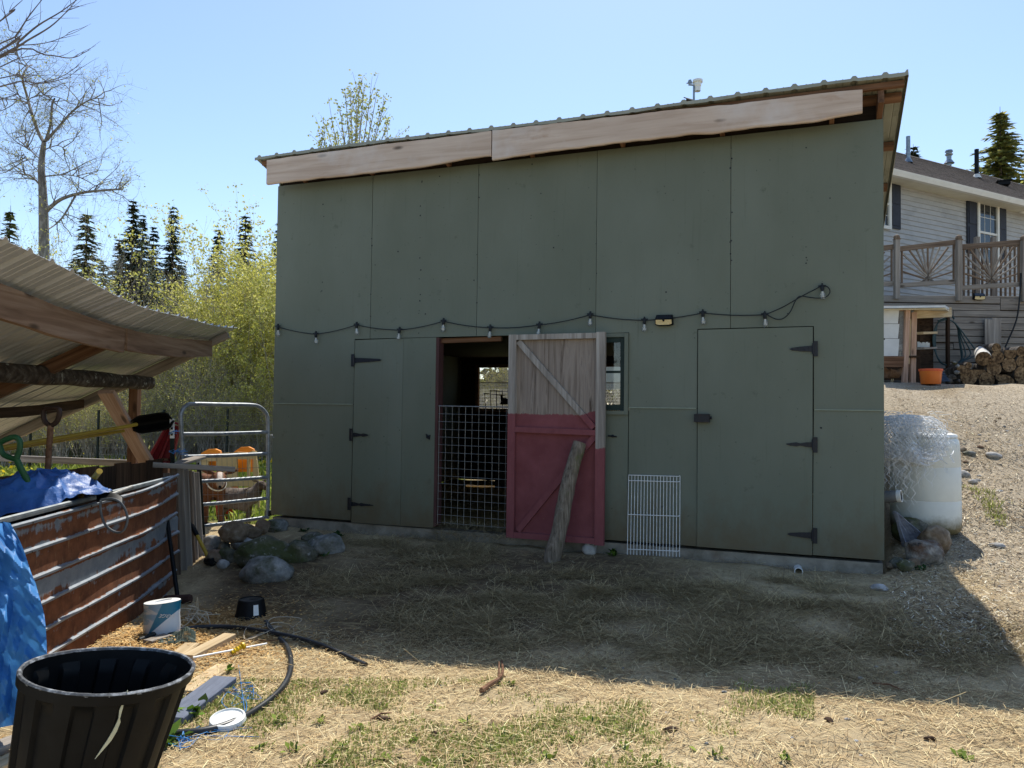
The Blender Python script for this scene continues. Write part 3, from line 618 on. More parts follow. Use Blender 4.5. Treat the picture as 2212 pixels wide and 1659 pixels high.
RK = [(568, 1202, 1260, 112, 'smooth blue-grey boulder in front of the rock pile', 'rock_a', 3, 0, .55, 0, .05),
 (570, 1156, 1225, 140, 'long mossy boulder, the widest in the rock pile', 'rock_b', 5, .1, .6, 0, .3),
 (632, 1168, 1218, 92, 'cracked mossy boulder between the long boulder and the barn', 'rock_b', 9, .6, .7, 0, .2),
 (700, 1147, 1200, 84, 'angular grey boulder with a broken top near the barn foundation', 'rock_a', 12, 1, .7, 0, .1),
 (672, 1152, 1180, 58, 'low mossy stone half buried beside the angular boulder', 'rock_b', 14, .2, .8, 0, 0),
 (498, 1127, 1168, 60, 'round tan stone with pale streaks on top of the rock pile', 'rock_c', 21, 0, .8, .12, 0),
 (537, 1133, 1160, 50, 'reddish brown slab stone leaning in the rock pile', 'rock_c', 23, .5, .7, .06, .3),
 (515, 1156, 1182, 48, 'flat light grey stone lying on the rock pile', 'rock_d', 25, .2, .8, .03, 0),
 (565, 1120, 1148, 34, 'small upright brown stone below the gate', 'rock_c', 27, .7, .8, .05, 0),
 (592, 1122, 1150, 52, 'rounded grey stone at the barn corner below the gate', 'rock_a', 29, 0, .8, 0, 0),
 (452, 1158, 1190, 46, 'squarish grey stone at the foot of the steel fence post', 'rock_a', 31, .5, .8, .02, 0),
 (481, 1170, 1192, 26, 'small olive stone wedged in the rock pile', 'rock_b', 33, 0, .9, 0, 0),
 (487, 1183, 1218, 48, 'dark shaded stone behind the yellow handled mallet', 'rock_b', 35, .3, .8, 0, 0),
 (458, 1190, 1222, 40, 'tan striped stone behind the mallet handle', 'rock_c', 37, 0, .9, 0, 0),
 (478, 1210, 1228, 26, 'fist sized pale stone beside the mallet head', 'rock_d', 39, 0, .9, 0, 0),
 (1275, 1172, 1198, 32, 'pale rounded rock on the ground under the red door', 'rock_d', 41, 0, .8, 0, 0),
 (2005, 1160, 1222, 86, 'large speckled boulder in front of the white barrel', 'rock_e', 43, .15, .75, 0, 0),
 (2030, 1138, 1190, 68, 'rusty brown rounded boulder at the barrel foot', 'rock_c', 45, 0, .8, .05, 0),
 (1983, 1122, 1168, 86, 'brown mossy boulder under the chicken wire', 'rock_b', 47, 0, .7, .04, 0),
 (1945, 1205, 1225, 38, 'small grey stone at the barn corner beside the plastic sheeting', 'rock_a', 49, .2, .8, 0, 0),
 (1962, 1210, 1234, 38, 'small dark wedge of stone in front of the speckled boulder', 'rock_b', 51, .8, .8, 0, 0),
 (1978, 1208, 1228, 30, 'small tan egg shaped stone in front of the speckled boulder', 'rock_c', 53, 0, .8, 0, 0),
 (1928, 1212, 1228, 24, 'little rough stone against the barn corner', 'rock_c', 55, .4, .8, 0, 0),
 (2151, 976, 990, 36, 'pale flat stone lying alone on the dirt slope', 'rock_d', 57, .2, .7, 0, 0),
 (2160, 1172, 1184, 38, 'flat grey stone on the sunlit dirt beyond the barn shadow', 'rock_d', 59, .4, .7, 0, 0),
 (1905, 1262, 1278, 40, 'half buried pale stone on the ground in front of the barn corner', 'rock_d', 61, .3, .8, 0, 0)]
for a in RK: rock(*a)
for i, (x, y, w) in enumerate([(2085, 1030, 30), (2080, 975, 22), (2098, 985, 26), (2068, 1006, 20), (2092, 1018, 18), (2072, 1046, 26), (2105, 1045, 20), (2120, 968, 16), (2060, 1060, 14), (2115, 1040, 16), (2088, 1000, 14)]):
    rock(x, y-w*.45, y, w, 'loose stone in the cluster beside the white barrel', ['rock_d', 'rock_c', 'rock_a'][i % 3], 70+i, .3*(i % 2), .8, group='stones beside the barrel')
rp = random.Random(4)
for i in range(40):
    x, y = rp.uniform(1930, 2205), rp.uniform(900, 1420)
    if x < 2075 and y < 1250: x = 2080+rp.random()*130
    rock(x, y-4, y, rp.choice((6, 7, 8, 9, 11, 14)), 'small loose stone scattered on the bare dirt slope', ['rock_d', 'rock_c', 'rock_a'][i % 3], 100+i, .3, .8, group='loose stones on the slope')
for i in range(26):
    x, y = rp.uniform(620, 2000), rp.uniform(1440, 1650)
    rock(x, y-5, y, rp.uniform(6, 14), 'small pale pebble lying in the straw before the barn', ['rock_d', 'rock_a'][i % 2], 160+i, .3, .8, group='pebbles in the straw', name='pebble', cat='pebble')

# ------------------------------------------------------------------ barrel, chicken wire, sheeting
bc = P(1999, 1135, 7.25); bz = gz(bc.x, bc.y)
br = thing('barrel', 'white plastic barrel standing on the slope beside the barn', 'barrel', (bc.x, bc.y, bz))
t = NT('barrel'); gm_ = t.n('ShaderNodeNewGeometry'); sx = t.n('ShaderNodeSeparateXYZ'); t.l(gm_.outputs['Position'], sx.inputs[0]); nz = t.noise(9, 5, .7); ad = t.n('ShaderNodeMath', operation='MULTIPLY_ADD'); t.l(nz, ad.inputs[0]); ad.inputs[1].default_value = -.16; t.l(sx.outputs[2], ad.inputs[2])
t.b.inputs['Subsurface Weight'].default_value = .15; t.b.inputs['Subsurface Radius'].default_value = (.05, .05, .04)
MT['barrel'] = t.done(t.mix(t.rng(ad.outputs[0], bz+.06, bz-.06), t.mix(t.rng(t.noise(3, 4, .6), .4, .7), '#d2d3ca', '#dddfd6'), '#5f5636'), .45, 0, None, .45)
RB = .30; HB = .90; bz -= .03
part('body', MB().lathe([(.0001, 0), (RB*.92, 0), (RB*.985, .03), (RB, .06), (RB*.995, .29), (RB*.985, .297), (RB*.995, .304), (RB*.985, .60), (RB*.972, .607), (RB*.98, .614), (RB*.955, .80), (RB*.93, .85), (RB*.86, .875), (RB*.84, .885), (.0001, .885)], (bc.x, bc.y, bz), 40), MT['barrel'], br, smooth=True)
part('rim', MB().lathe([(RB*.7, .86), (RB*.7, .91), (RB*.76, .915), (RB*.88, .905), (RB*.9, .88)], (bc.x, bc.y, bz), 32), MT['white_plastic'], br, smooth=True)
part('bung', MB().lathe([(.05, .88), (.052, .945), (.03, .95), (.0001, .95)], (bc.x+.13, bc.y+.05, bz), 16), MT['white_plastic'], br, smooth=True)
# chicken wire roll
cw = thing('chicken_wire', 'loose roll of silvery chicken wire lying on top of the barrel', 'chicken wire', (bc.x-.05, bc.y-.1, bz+.9))
m = MB(); rw = random.Random(8)
ax = (Vector(HR)*.28-Vector(HF)*.95).normalized(); c0 = P(1957, 944, 7.05); side = ax.cross(V(0, 0, 1)).normalized(); up = side.cross(ax)
def cyl(s, a, r): return c0+ax*s+(side*math.cos(a)+up*math.sin(a))*r
MT['silver'] = mat('silver', ['#d4d7da', '#eef0f1'], 20, rough=.55, bump=0, metal=0, spec=.4)
for lay, r in enumerate((.205, .185, .16, .12)):
    nA = int(2*math.pi*r/.052); nS = 22
    for i in range(nA):
        for sgn in (1, -1):
            pts = []; a0 = 2*math.pi*i/nA+lay*.3
            for k in range(nS):
                s = -.31+.60*k/(nS-1); a = a0+sgn*(.5*(2*math.pi/nA))*(1 if k % 2 else 0)+.05*noise.noise(Vector((k*.4, i, lay)))
                pts.append(cyl(s, a, r*(1+.13*noise.noise(Vector((s*4, a*1.5, lay)))))+Vector((0, 0, -.03*abs(s)*3)))
            m.tube(pts, .0038, 3, False)
for i in range(22):
    a = rw.uniform(0, 6.28); s0_ = rw.uniform(-.3, .3); m.tube([cyl(s0_+.03*k*rw.uniform(.3, 1), a+.16*k, .225+.02*math.sin(k*2+i)) for k in range(7)], .0028, 3, False)
part('wire_roll', m, MT['silver'], cw, kind='stuff')
m = MB()
for i in range(70):                                  # cut ends hanging down
    a = rw.uniform(3.3, 6.1); s = rw.uniform(-.36, .30); p = cyl(s, a, .21); L = rw.uniform(.08, .42)*(1 if s < 0.05 else .7); pts = [p]
    dx = Vector((rw.uniform(-.1, .1), rw.uniform(-.1, .1), 0))
    for k in range(1, 8): q = k/7; pts.append(p+dx*q*1.5-Vector((0, 0, L*q))+Vector((.02*math.sin(k*1.6+i), .02*math.cos(k*1.3+i), .03*math.sin(q*3+i)*q)))
    m.tube(pts, .0013, 3, False)
lft = P(1922, 935, 6.85)
for i in range(26):
    p = lft+Vector(HR)*rw.uniform(-.05, .22)+V(0, 0, rw.uniform(.02, .18)); pts = [p]
    L = rw.uniform(.3, .8)
    for k in range(1, 16): pts.append(p+Vector(HR)*(.018*(1 if k % 2 else -1)+.05*math.sin(k*.3+i))-V(0, 0, L*k/15)-Vector(HF)*.02*math.sin(k+i))
    m.tube(pts, .0015, 3, False)
part('hanging_wires', m, MT['silver'], cw, kind='stuff')
# torn black duct end
q = P(1938, 1072, 6.75); dk = thing('duct', 'torn grey plastic drain hose end poking out beside the barn corner', 'pipe', q)
Md = frame(Vector(HR)*.75-Vector(HF)*.6+V(0, 0, .12)) @ Matrix.Rotation(R(90), 3, 'Y')
part('pipe', MB().lathe([(.052, -.3)]+[(.05+(.006 if k % 2 else 0), -.26+k*.02) for k in range(13)]+[(.052, .03), (.046, .03), (.046, -.3)], q, 18, Md), mat('duct', ['#5a5c5e', '#77797a'], 9, rough=.6), dk, smooth=True)
part('torn_rim', MB().lathe([(.053, .0), (.055, .035), (.047, .036), (.045, .0)], q, 18, Md), MT['white_plastic'], dk)
# grey sheeting bundle
q = P(1935, 1180, 6.75)
def shf(u, v):
    a = (v-.5)*1.5; s = .05+.42*u; base = P(1921, 1098, 6.85)
    p = base+Vector(HR)*(.02+u*.30*(.35+v))-V(0, 0, .02+u*.5*(1.15-v*.35))-Vector(HF)*(.05+.1*u)
    return p+(Vector(HR)*.6-Vector(HF))*.035*math.sin(v*26+u*2)*(.4+u)+Vector(HF)*.03*noise.noise(Vector((u*5, v*9, 2)))
o = part('plastic_sheeting', MB().sheet(shf, 18, 46), mat('sheeting', ['#6b6d78', '#9a9ca6', '#5d5c68'], 5, (1, 1, 3), rough=.4, bump=.2, spec=.5), None, True, Matrix.Translation(q)); tag(o, 'crumpled grey plastic sheeting stuffed between the barn corner and the rocks', 'plastic sheet'); o.modifiers.new('t', 'SOLIDIFY').thickness = .004

# ------------------------------------------------------------------ house
HO = P(1920, 660, 16.5); he = Vector((.656, .755, 0)).normalized(); hn = Vector((he.y, -he.x, 0))
if hn.dot(Vector(CAM)-HO) < 0: hn = -hn
def HS(x, y, off=0): p = PPL(x, y, HO+hn*off, hn); return (p-HO).dot(he), p.z
def HP(s, z, off=0): return HO+he*s+V(0, 0, z-HO.z)+hn*off
ZE = HS(2000, 398, .42)[1]+.02                       # gutter foot
house = thing('house', 'grey sided house with dark shutters and a shingle roof above the deck', 'house', HP(2, 2.0))
MT['siding'] = mat('siding', ['#a6a6a3', '#b1b1ae'], 4, rough=.6, bump=.05, spec=.3, over=[('#9b9b99', 1.5, .5, .7)])
zt = ZE+.02; s0, s1 = -2.6, 11.5
part('wall', MB().prism([(s0, 1.75), (s1, 1.75), (s1, zt), (s0, zt)], he, (0, 0, 1), -hn*.2, HO-V(0, 0, HO.z)), MT['siding'], house)
z = 2.2
while z < zt-.02:
    h = .108; a = [HP(s0, z, .022), HP(s1, z, .022), HP(s1, z+h, .004), HP(s0, z+h, .004), HP(s0, z, .002), HP(s1, z, .002)]
    part('siding_board', MB().add(a, [(0, 1, 2, 3), (0, 4, 5, 1), (0, 3, 4), (1, 5, 2), (3, 2, 5, 4)]), MT['siding'], house); z += h
MT['trim'] = mat('trim', ['#d2d0c6', '#e0ded4'], 5, rough=.5, bump=.03)
MT['cream_trim'] = mat('cream_trim', ['#cbc6b0', '#d8d3be'], 5, rough=.6, bump=.03)
part('soffit', MB().prism([(s0, 0), (s1, 0), (s1, .42), (s0, .42)], he, hn, (0, 0, .02), HP(0, ZE)), MT['cream_trim'], house)
# gutter
gp = [(.40, .0), (.41, -.02), (.50, -.02), (.53, .06), (.54, .10), (.52, .10), (.505, .06), (.48, .0), (.43, .0), (.42, .10), (.40, .10)]
m = MB(); k = len(gp)
m.add([HP(s0, ZE+b, a) for a, b in gp]+[HP(s1, ZE+b, a) for a, b in gp], [(i, (i+1) % k, (i+1) % k+k, i+k) for i in range(k)])
part('gutter', m, MT['trim'], house)
# roof plane up to the ridge
t = NT('shingles'); tcx = t.n('ShaderNodeTexCoord').outputs['Object']
bk = t.n('ShaderNodeTexBrick'); mp = t.n('ShaderNodeMapping'); mp.inputs['Scale'].default_value = (1, 1, 1); t.l(tcx, mp.inputs['Vector']); t.l(mp.outputs[0], bk.inputs['Vector']); bk.inputs['Scale'].default_value = 1; bk.inputs['Brick Width'].default_value = .3; bk.inputs['Row Height'].default_value = .14; bk.inputs['Mortar Size'].default_value = .006
for kk, cc in (('Color1', '#57504b'), ('Color2', '#3d3836'), ('Mortar', '#232021')): bk.inputs[kk].default_value = (*lin(cc), 1)
n1 = t.noise(14, 4, .6, co=tcx); c = t.mix(t.rng(n1, .45, .7), bk.outputs[0], '#6d655f'); MT['shingle'] = t.done(c, .95, 0, t.bump(bk.outputs['Fac'], .5, .01), .1)
rd = 3.4; rh = 2.4; m4 = Matrix.Translation(HP(s0, ZE+.11, .45)) @ Matrix(((he.x, -hn.x, 0, 0), (he.y, -hn.y, 0, 0), (0, 0, 1, 0), (0, 0, 0, 1)))
sl_ = math.atan2(rh, rd+.45); m4 = m4 @ Matrix.Rotation(sl_, 4, 'X')
LR = math.hypot(rh, rd+.45)
# shingle courses as real steps
rows = 26; m = MB()
for i in range(rows):
    y0, y1 = LR*i/rows, LR*(i+1)/rows
    m.add([(-.1, y0, .012), (s1-s0+.1, y0, .012), (s1-s0+.1, y1+.02, .002), (-.1, y1+.02, .002), (-.1, y0, 0), (s1-s0+.1, y0, 0)], [(0, 1, 2, 3), (4, 5, 1, 0)])
rf = part('roof', m, MT['shingle'], house, M=m4, local=True)
part('roof_deck', MB().box(((s1-s0)/2, LR/2, -.03), (s1-s0+.19, LR-.01, .04)), MT['w_dark'], rf, M=m4, local=True)
part('ridge_cap', MB().box(((s1-s0)/2, LR, .01), (s1-s0+.2, .25, .02)), MT['shingle'], rf, M=m4, local=True)
m5 = Matrix.Translation(HP(s0, ZE+.11+rh, -rd)) @ Matrix(((he.x, -hn.x, 0, 0), (he.y, -hn.y, 0, 0), (0, 0, 1, 0), (0, 0, 0, 1))) @ Matrix.Rotation(-sl_, 4, 'X')
part('roof_back', MB().box(((s1-s0)/2, LR/2, -.02), (s1-s0+.2, LR, .04)), MT['shingle'], rf, M=m5, local=True)
part('end_wall', MB().prism([(.02, 1.75), (-2*rd-.2, 1.75), (-2*rd-.2, ZE+.1), (-rd, ZE+rh), (.02, ZE+.1)], hn, (0, 0, 1), he*.15, HP(s0+.01, 0)), MT['siding'], house)
part('end_wall', MB().prism([(.02, 1.75), (-2*rd-.2, 1.75), (-2*rd-.2, ZE+.1), (-rd, ZE+rh), (.02, ZE+.1)], hn, (0, 0, 1), he*.15, HP(s1-.16, 0)), MT['siding'], house)
rn = (m4.to_3x3() @ V(0, 0, 1))
def RP(x, y, off=0): return PPL(x, y, m4.translation+rn*off, rn)
def vent(nm, x, ytop, ybot, rad, mt, lab=None, cap=False):
    b = RP(x, ybot); dep = depth_of(b); h = (ybot-ytop)*dep/FPX
    o = part(nm, MB().lathe([(rad, -.1), (rad, h), (rad*.8, h), (.0001, h-.01)], b, 14), mt, rf, smooth=True, label=lab)
    part('flashing', MB().lathe([(rad*2.2, -.02), (rad*1.15, .10), (rad*1.0, .10)], b, 14), MT['galv'] if mt is not MT['black_plastic'] else MT['trim'], rf)
    if cap: part('cap', MB().lathe([(rad*1.0, h-.03), (rad*1.5, h), (rad*1.6, h+.03), (rad*1.2, h+.06), (rad*1.2, h+.09), (rad*1.6, h+.11), (rad*1.4, h+.16), (.0001, h+.17)], b, 16), MT['galv'], rf)
vent('vent_pipe', 1962, 294, 350, .05, MT['galv'], 'bare grey metal vent pipe')
vent('chimney', 2050, 335, 352, .075, MT['galv'], 'short metal chimney with a cap', True)
vent('vent_pipe', 2110, 322, 384, .058, MT['black_plastic'], 'tall black plastic vent pipe')
b = RP(2167, 401); part('roof_vent', MB().box(b+V(0, 0, .05), (.3, .3, .1)).box(b+V(0, 0, .11), (.36, .36, .025)), MT['black_plastic'], rf)
# windows and shutters
MT['shutter'] = mat('shutter', ['#23262f', '#2d303a'], 6, rough=.6, bump=.05)
def shutter(x0, x1, y0, y1):
    a, za = HS(x0, y0, .03); b, _ = HS(x1, y0, .03); _, zb2 = HS((x0+x1)/2, y1, .03)
    s = part('shutter', MB().box(HP((a+b)/2, (za+zb2)/2, .035), (b-a, .03, za-zb2), Matrix((he, hn, V(0, 0, 1))).transposed()), MT['shutter'], house)
    for zz0, zz1 in ((.06, .47), (.53, .94)):
        part('shutter_panel', MB().box(HP((a+b)/2, za+(zb2-za)*(zz0+zz1)/2, .056), ((b-a)*.7, .014, (za-zb2)*(zz1-zz0)), Matrix((he, hn, V(0, 0, 1))).transposed()), MT['shutter'], s)
shutter(1922, 1944, 391, 494); shutter(2088, 2108.5, 425, 548); shutter(2154.5, 2172, 436, 560)
def win(x0, x1, y0, y1):
    a, za = HS(x0, y0, .03); b, _ = HS(x1, y0, .03); _, zb2 = HS((x0+x1)/2, y1, .03); F3 = Matrix((he, hn, V(0, 0, 1))).transposed()
    w = part('window', MB().box(HP((a+b)/2, za-.035, .05), (b-a, .06, .07), F3).box(HP((a+b)/2, zb2+.035, .05), (b-a, .06, .07), F3).box(HP(a+.04, (za+zb2)/2, .05), (.08, .06, za-zb2-.14), F3).box(HP(b-.04, (za+zb2)/2, .05), (.08, .06, za-zb2-.14), F3), MT['trim'], house)
    zm = (za+zb2)/2; part('meeting_rail', MB().box(HP((a+b)/2, zm, .045), (b-a-.16, .04, .05), F3), MT['trim'], w)
    ww = (b-a-.16)
    for (t0, t1) in ((za-.07, zm+.025), (zm-.025, zb2+.07)):
        for i in range(3):
            for j in range(2):
                part('pane', MB().box(HP(a+.08+ww*(i+.5)/3, t0+(t1-t0)*(j+.5)/2, .035), (ww/3-.012, .01, abs(t1-t0)/2-.012), F3), MT['glass'], w)
        part('muntin', MB().box(HP((a+b)/2, (t0+t1)/2, .037), (ww, .014, .012), F3).box(HP(a+.08+ww/3, (t0+t1)/2, .038), (.012, .014, abs(t1-t0)), F3).box(HP(a+.08+ww*2/3, (t0+t1)/2, .038), (.012, .014, abs(t1-t0)), F3), MT['trim'], w)
win(2108.5, 2154.5, 429, 575); win(1890, 1922, 381, 494)
a, za = HS(2204, 455, .05)
fl = part('flood_light', MB().lathe([(.0001, .02), (.05, .02), (.05, -.02)], HP(a, za, .06), 12, frame(he, hn)), MT['trim'], house)
for dx in (-.09, .09): part('lamp_head', MB().lathe([(.03, .1), (.065, .02), (.07, -.06), (.06, -.07), (.0001, -.05)], HP(a+dx, za-.02, .14), 12, Matrix.Rotation(.5, 3, 'X')), MT['trim'], fl, smooth=True)

# ------------------------------------------------------------------ deck
DD = 14.2; DO = P(2071, 640, DD); dn = -Vector(HF); de = Vector(HR)
def DP(x, y, off=0): return PPL(x, y, DO+dn*off, dn)
deck = thing('deck', 'weathered grey timber deck with sunburst railings below the house', 'deck', DP(2071, 826))
MT['w_deck'] = wood('w_deck', '#6b635a', '#8b8379', '#a39b90', st=(1.2, 30, 30))
MT['w_deckd'] = wood('w_deckd', '#524439', '#746353', '#8f7e6d', st=(1.2, 30, 30))
posts = [(1803, 507, 650), (1937, 508, 646), (2071, 509, 650), (2211, 510, 652), (2350, 511, 654)]
for (x, y0, y1) in posts:
    p = board('post', DP(x, y1, .05), DP(x, y0+10, .05), .089, .089, MT['w_deck'], deck, up=de)
    tp = DP(x, y0+10, .05); part('cap', MB().box(tp+V(0, 0, .008), (.105, .105, .018), Matrix((de, dn, V(0, 0, 1))).transposed()).lathe([(.05, .015), (.058, .045), (.05, .075), (.02, .095), (.0001, .1)], tp, 10), MT['w_deckd'], p)
def railpanel(xa, xb, ta, tb, ba, bb):
    A, B, C_, D_ = DP(xa, ta), DP(xb, tb), DP(xa, ba), DP(xb, bb)
    board('top_rail', A, B, .095, .04, MT['w_deckd'], deck); board('bottom_rail', C_, D_, .085, .04, MT['w_deck'], deck)
    board('baluster', DP(xa+6, ta+4, -.03), DP(xa+6, ba-2, -.03), .032, .03, MT['w_deckd'], deck, up=de); board('baluster', DP(xb-6, tb+4, -.03), DP(xb-6, bb-2, -.03), .032, .03, MT['w_deckd'], deck, up=de)
    mx = (xa+xb)/2; my = (ba+bb)/2
    for k in range(13):
        a = R(18+144*k/12); ox = mx+(k-6)*-4.2; ex_ = ox-math.cos(a)*150; 
        tt = (xa+9-ox)/(ex_-ox) if ex_ < ox else (xb-9-ox)/(ex_-ox) if ex_ > ox else 9
        ty = ((ta+tb)/2+4-my)/(-math.sin(a)*150)
        f_ = min(abs(tt), ty); board('baluster', DP(ox, my, -.022), DP(ox-math.cos(a)*150*f_, my-math.sin(a)*150*f_, -.022), .03, .028, MT['w_deck'] if k % 3 else MT['w_deckd'], deck, up=dn)
railpanel(1808, 1932, 548, 533, 622, 612); railpanel(1942, 2066, 538, 523, 617, 608); railpanel(2076, 2206, 534, 523, 622, 614); railpanel(2216, 2345, 530, 520, 620, 612)
# back railing seen through, deck boards and stair
for x in (2110, 2146): board('post', P(x, 640, 15.3), P(x, 512, 15.3), .085, .085, MT['w_deck'], deck, up=de)
board('back_rail', P(2060, 533, 15.3), P(2215, 528, 15.3), .09, .04, MT['w_deckd'], deck)
for k in range(12):
    x = 2082+k*10; board('back_baluster', P(x, 534, 15.3), P(x, 640, 15.3), .035, .03, MT['w_deckd'], deck, up=de)
for k in range(10):
    o = -.05-k*.145; board('deck_board', DP(1790, 640, o), DP(2360, 644, o), .03, .14, MT['w_deck'], deck)
# plank wall under the deck
zr0 = DP(2071, 642, -.02).z; zr1 = gz(*DP(2071, 826, -.02).xy)-.05; nrow = 14; hrow = (zr0-zr1)/nrow
for i in range(nrow):
    z = zr0-hrow*(i+.5); cuts = [1780]+sorted(random.sample([1850, 1935, 1990, 2058, 2120, 2160, 2260], 2))+[2380]
    for a_, b_ in zip(cuts[:-1], cuts[1:]):
        pa, pb_ = DP(a_, 700, -.0), DP(b_, 700, -.0); pa.z = z+random.uniform(-.008, .008); pb_.z = z+random.uniform(-.008, .008)
        dd = (pb_-pa).normalized()*.006; board('wall_plank', pa+dd, pb_-dd, hrow-.012, .035+.01*random.random(), MT['w_deck'], deck)
part('wall_backing', MB().prism([(-4, zr1), (4, zr1), (4, zr0-.02), (-4, zr0-.02)], de, (0, 0, 1), -dn*.03, Vector((DP(2071, 700, -.04).x, DP(2071, 700, -.04).y, 0))), MT['w_dark'], deck)
solar(DP(2112, 634, .02), de, (0, 0, 1), dn, .2, 'small black solar light with a cream lens on the deck wall')
# grey boards leaning behind the wood pile
for i, (x, yt) in enumerate(((2137, 690), (2152, 687))):
    o = board('leaning_board', V(DP(x, 826, .22).x, DP(x, 826, .22).y, gz(*DP(x, 826, .22).xy)), DP(x, yt, .09), .17, .025, MT['w_grey'], None, up=de); tag(o, ['short grey board leaning on the deck wall under the cable', 'second short grey board leaning on the deck wall, away from the cable'][i], 'board', 'boards behind the firewood')
# cable hanging to the ground
cb = [DP(2205, 590, .06), DP(2203, 640, .08), DP(2196, 690, .09), DP(2178, 735, .1), DP(2160, 775, .1), DP(2150, 790, .1)]
solo('cable', MB().tube(smooth(cb), .014, 6), MT['cord'], 'grey cable hanging down the deck wall behind the firewood', 'cable', cb[-1], True)
# ------------------------------------------------------------------ hutch, bucket, hose, firewood in the yard
def Z6(x, y): return ((2640+x/5.12)/1.38879, (900+y/5.12)/1.38879)
def P6(x, y, d): return P(*Z6(x, y), d)
def yardz(p): return gz(p.x, p.y)
hut = thing('hutch', 'timber animal hutch with a white panel front and a flat roof', 'hutch', P6(420, 1245, 12.4))
MT['hut_white'] = mat('hut_white', ['#c4c6c4', '#d6d8d6'], 5, rough=.5, bump=.03)
for (x0, y0, x1, y1, d, w) in [(420, 110, 375, 1240, 12.35, .075), (515, 190, 495, 1250, 12.6, .085), (-80, 110, -80, 1240, 12.35, .075), (560, 230, 585, 1240, 13.6, .07), (1040, 270, 1040, 1200, 13.9, .05)]:
    a, b = P6(x0, y0, d), P6(x1, y1, d); b.z = yardz(b)-.02; board('post', b, a, w, .07, MT['w_pale'] if d < 13 else MT['w_dark'], hut, up=Vector(HR))
# roof: two thin white sheets over a beam
RA = [P6(-120, 95, 12.1), P6(1000, 80, 12.1), P6(1075, 128, 13.9), P6(-120, 120, 13.9)]
def slab(q, th): return MB().add(q+[v-V(0, 0, th) for v in q], [(0, 1, 2, 3), (7, 6, 5, 4), (0, 4, 5, 1), (1, 5, 6, 2), (2, 6, 7, 3), (3, 7, 4, 0)])
part('roof', slab(RA, .035), MT['hut_white'], hut)
part('roof_sheet', slab([v-V(0, 0, .045) for v in [P6(-100, 95, 12.25), P6(1010, 80, 12.25), P6(1065, 128, 13.8), P6(-100, 120, 13.8)]], .02), MT['cream_trim'], hut)
board('beam', P6(540, 205, 12.7), P6(1080, 190, 13.7), .17, .05, MT['w_fresh'], hut); board('beam', P6(-110, 130, 12.4), P6(430, 130, 12.4), .08, .04, MT['w_pale'], hut)
for (y0, y1) in ((125, 360), (366, 590), (596, 860)):
    a, b = P6(-90, y0, 12.33), P6(297, y0, 12.33); c_, d_ = P6(278, y1, 12.33), P6(-90, y1, 12.33)
    part('white_panel', MB().add([a, b, c_, d_]+[v+Vector(HF)*.02 for v in (a, b, c_, d_)], [(0, 1, 2, 3), (7, 6, 5, 4), (0, 4, 5, 1), (1, 5, 6, 2), (2, 6, 7, 3), (3, 7, 4, 0)]), MT['hut_white'], hut)
board('ledge', P6(-90, 950, 12.38), P6(350, 950, 12.38), .17, .12, MT['w_brown'], hut); board('side_board', P6(450, 300, 12.55), P6(430, 980, 12.55), .05, .03, MT['w_fresh'], hut, up=Vector(HR)); board('side_board', P6(480, 300, 12.62), P6(460, 900, 12.62), .04, .03, MT['w_fresh'], hut, up=Vector(HR))
board('shelf', P6(545, 512, 12.9), P6(765, 508, 13.4), .04, .25, MT['w_fresh'], hut); board('shelf', P6(560, 745, 12.9), P6(760, 740, 13.4), .035, .25, MT['w_grey'], hut)
for k in range(7): x = 590+k*26; a = P6(x, 640+(k*13) % 30, 13.15); b = P6(x, 725, 13.15); part('slat', MB().box((a+b)/2, (.035, .02, (a-b).length)), MT['hut_white'], hut)
bk_ = [P6(500, 240, 13.95), P6(820, 240, 13.95), P6(820, 1235, 13.95), P6(500, 1235, 13.95)]; part('back_panel', MB().add(bk_+[v+Vector(HF)*.02 for v in bk_], [(0, 1, 2, 3), (7, 6, 5, 4), (0, 4, 5, 1), (1, 5, 6, 2), (2, 6, 7, 3), (3, 7, 4, 0)]), MT['w_dark'], hut)
bk_ = [P6(-90, 150, 13.4), P6(480, 150, 13.4), P6(480, 1235, 13.4), P6(-90, 1235, 13.4)]; part('back_panel', MB().add(bk_+[v+Vector(HF)*.02 for v in bk_], [(0, 1, 2, 3), (7, 6, 5, 4), (0, 4, 5, 1), (1, 5, 6, 2), (2, 6, 7, 3), (3, 7, 4, 0)]), MT['w_dark'], hut)
m = MB()
for k in range(18): x = 300+k*6.5; m.tube([P6(x, 170, 12.37), P6(x-14, 880, 12.37)], .0025, 3, False)
part('wire_front', m, MT['wire'], hut, kind='stuff')
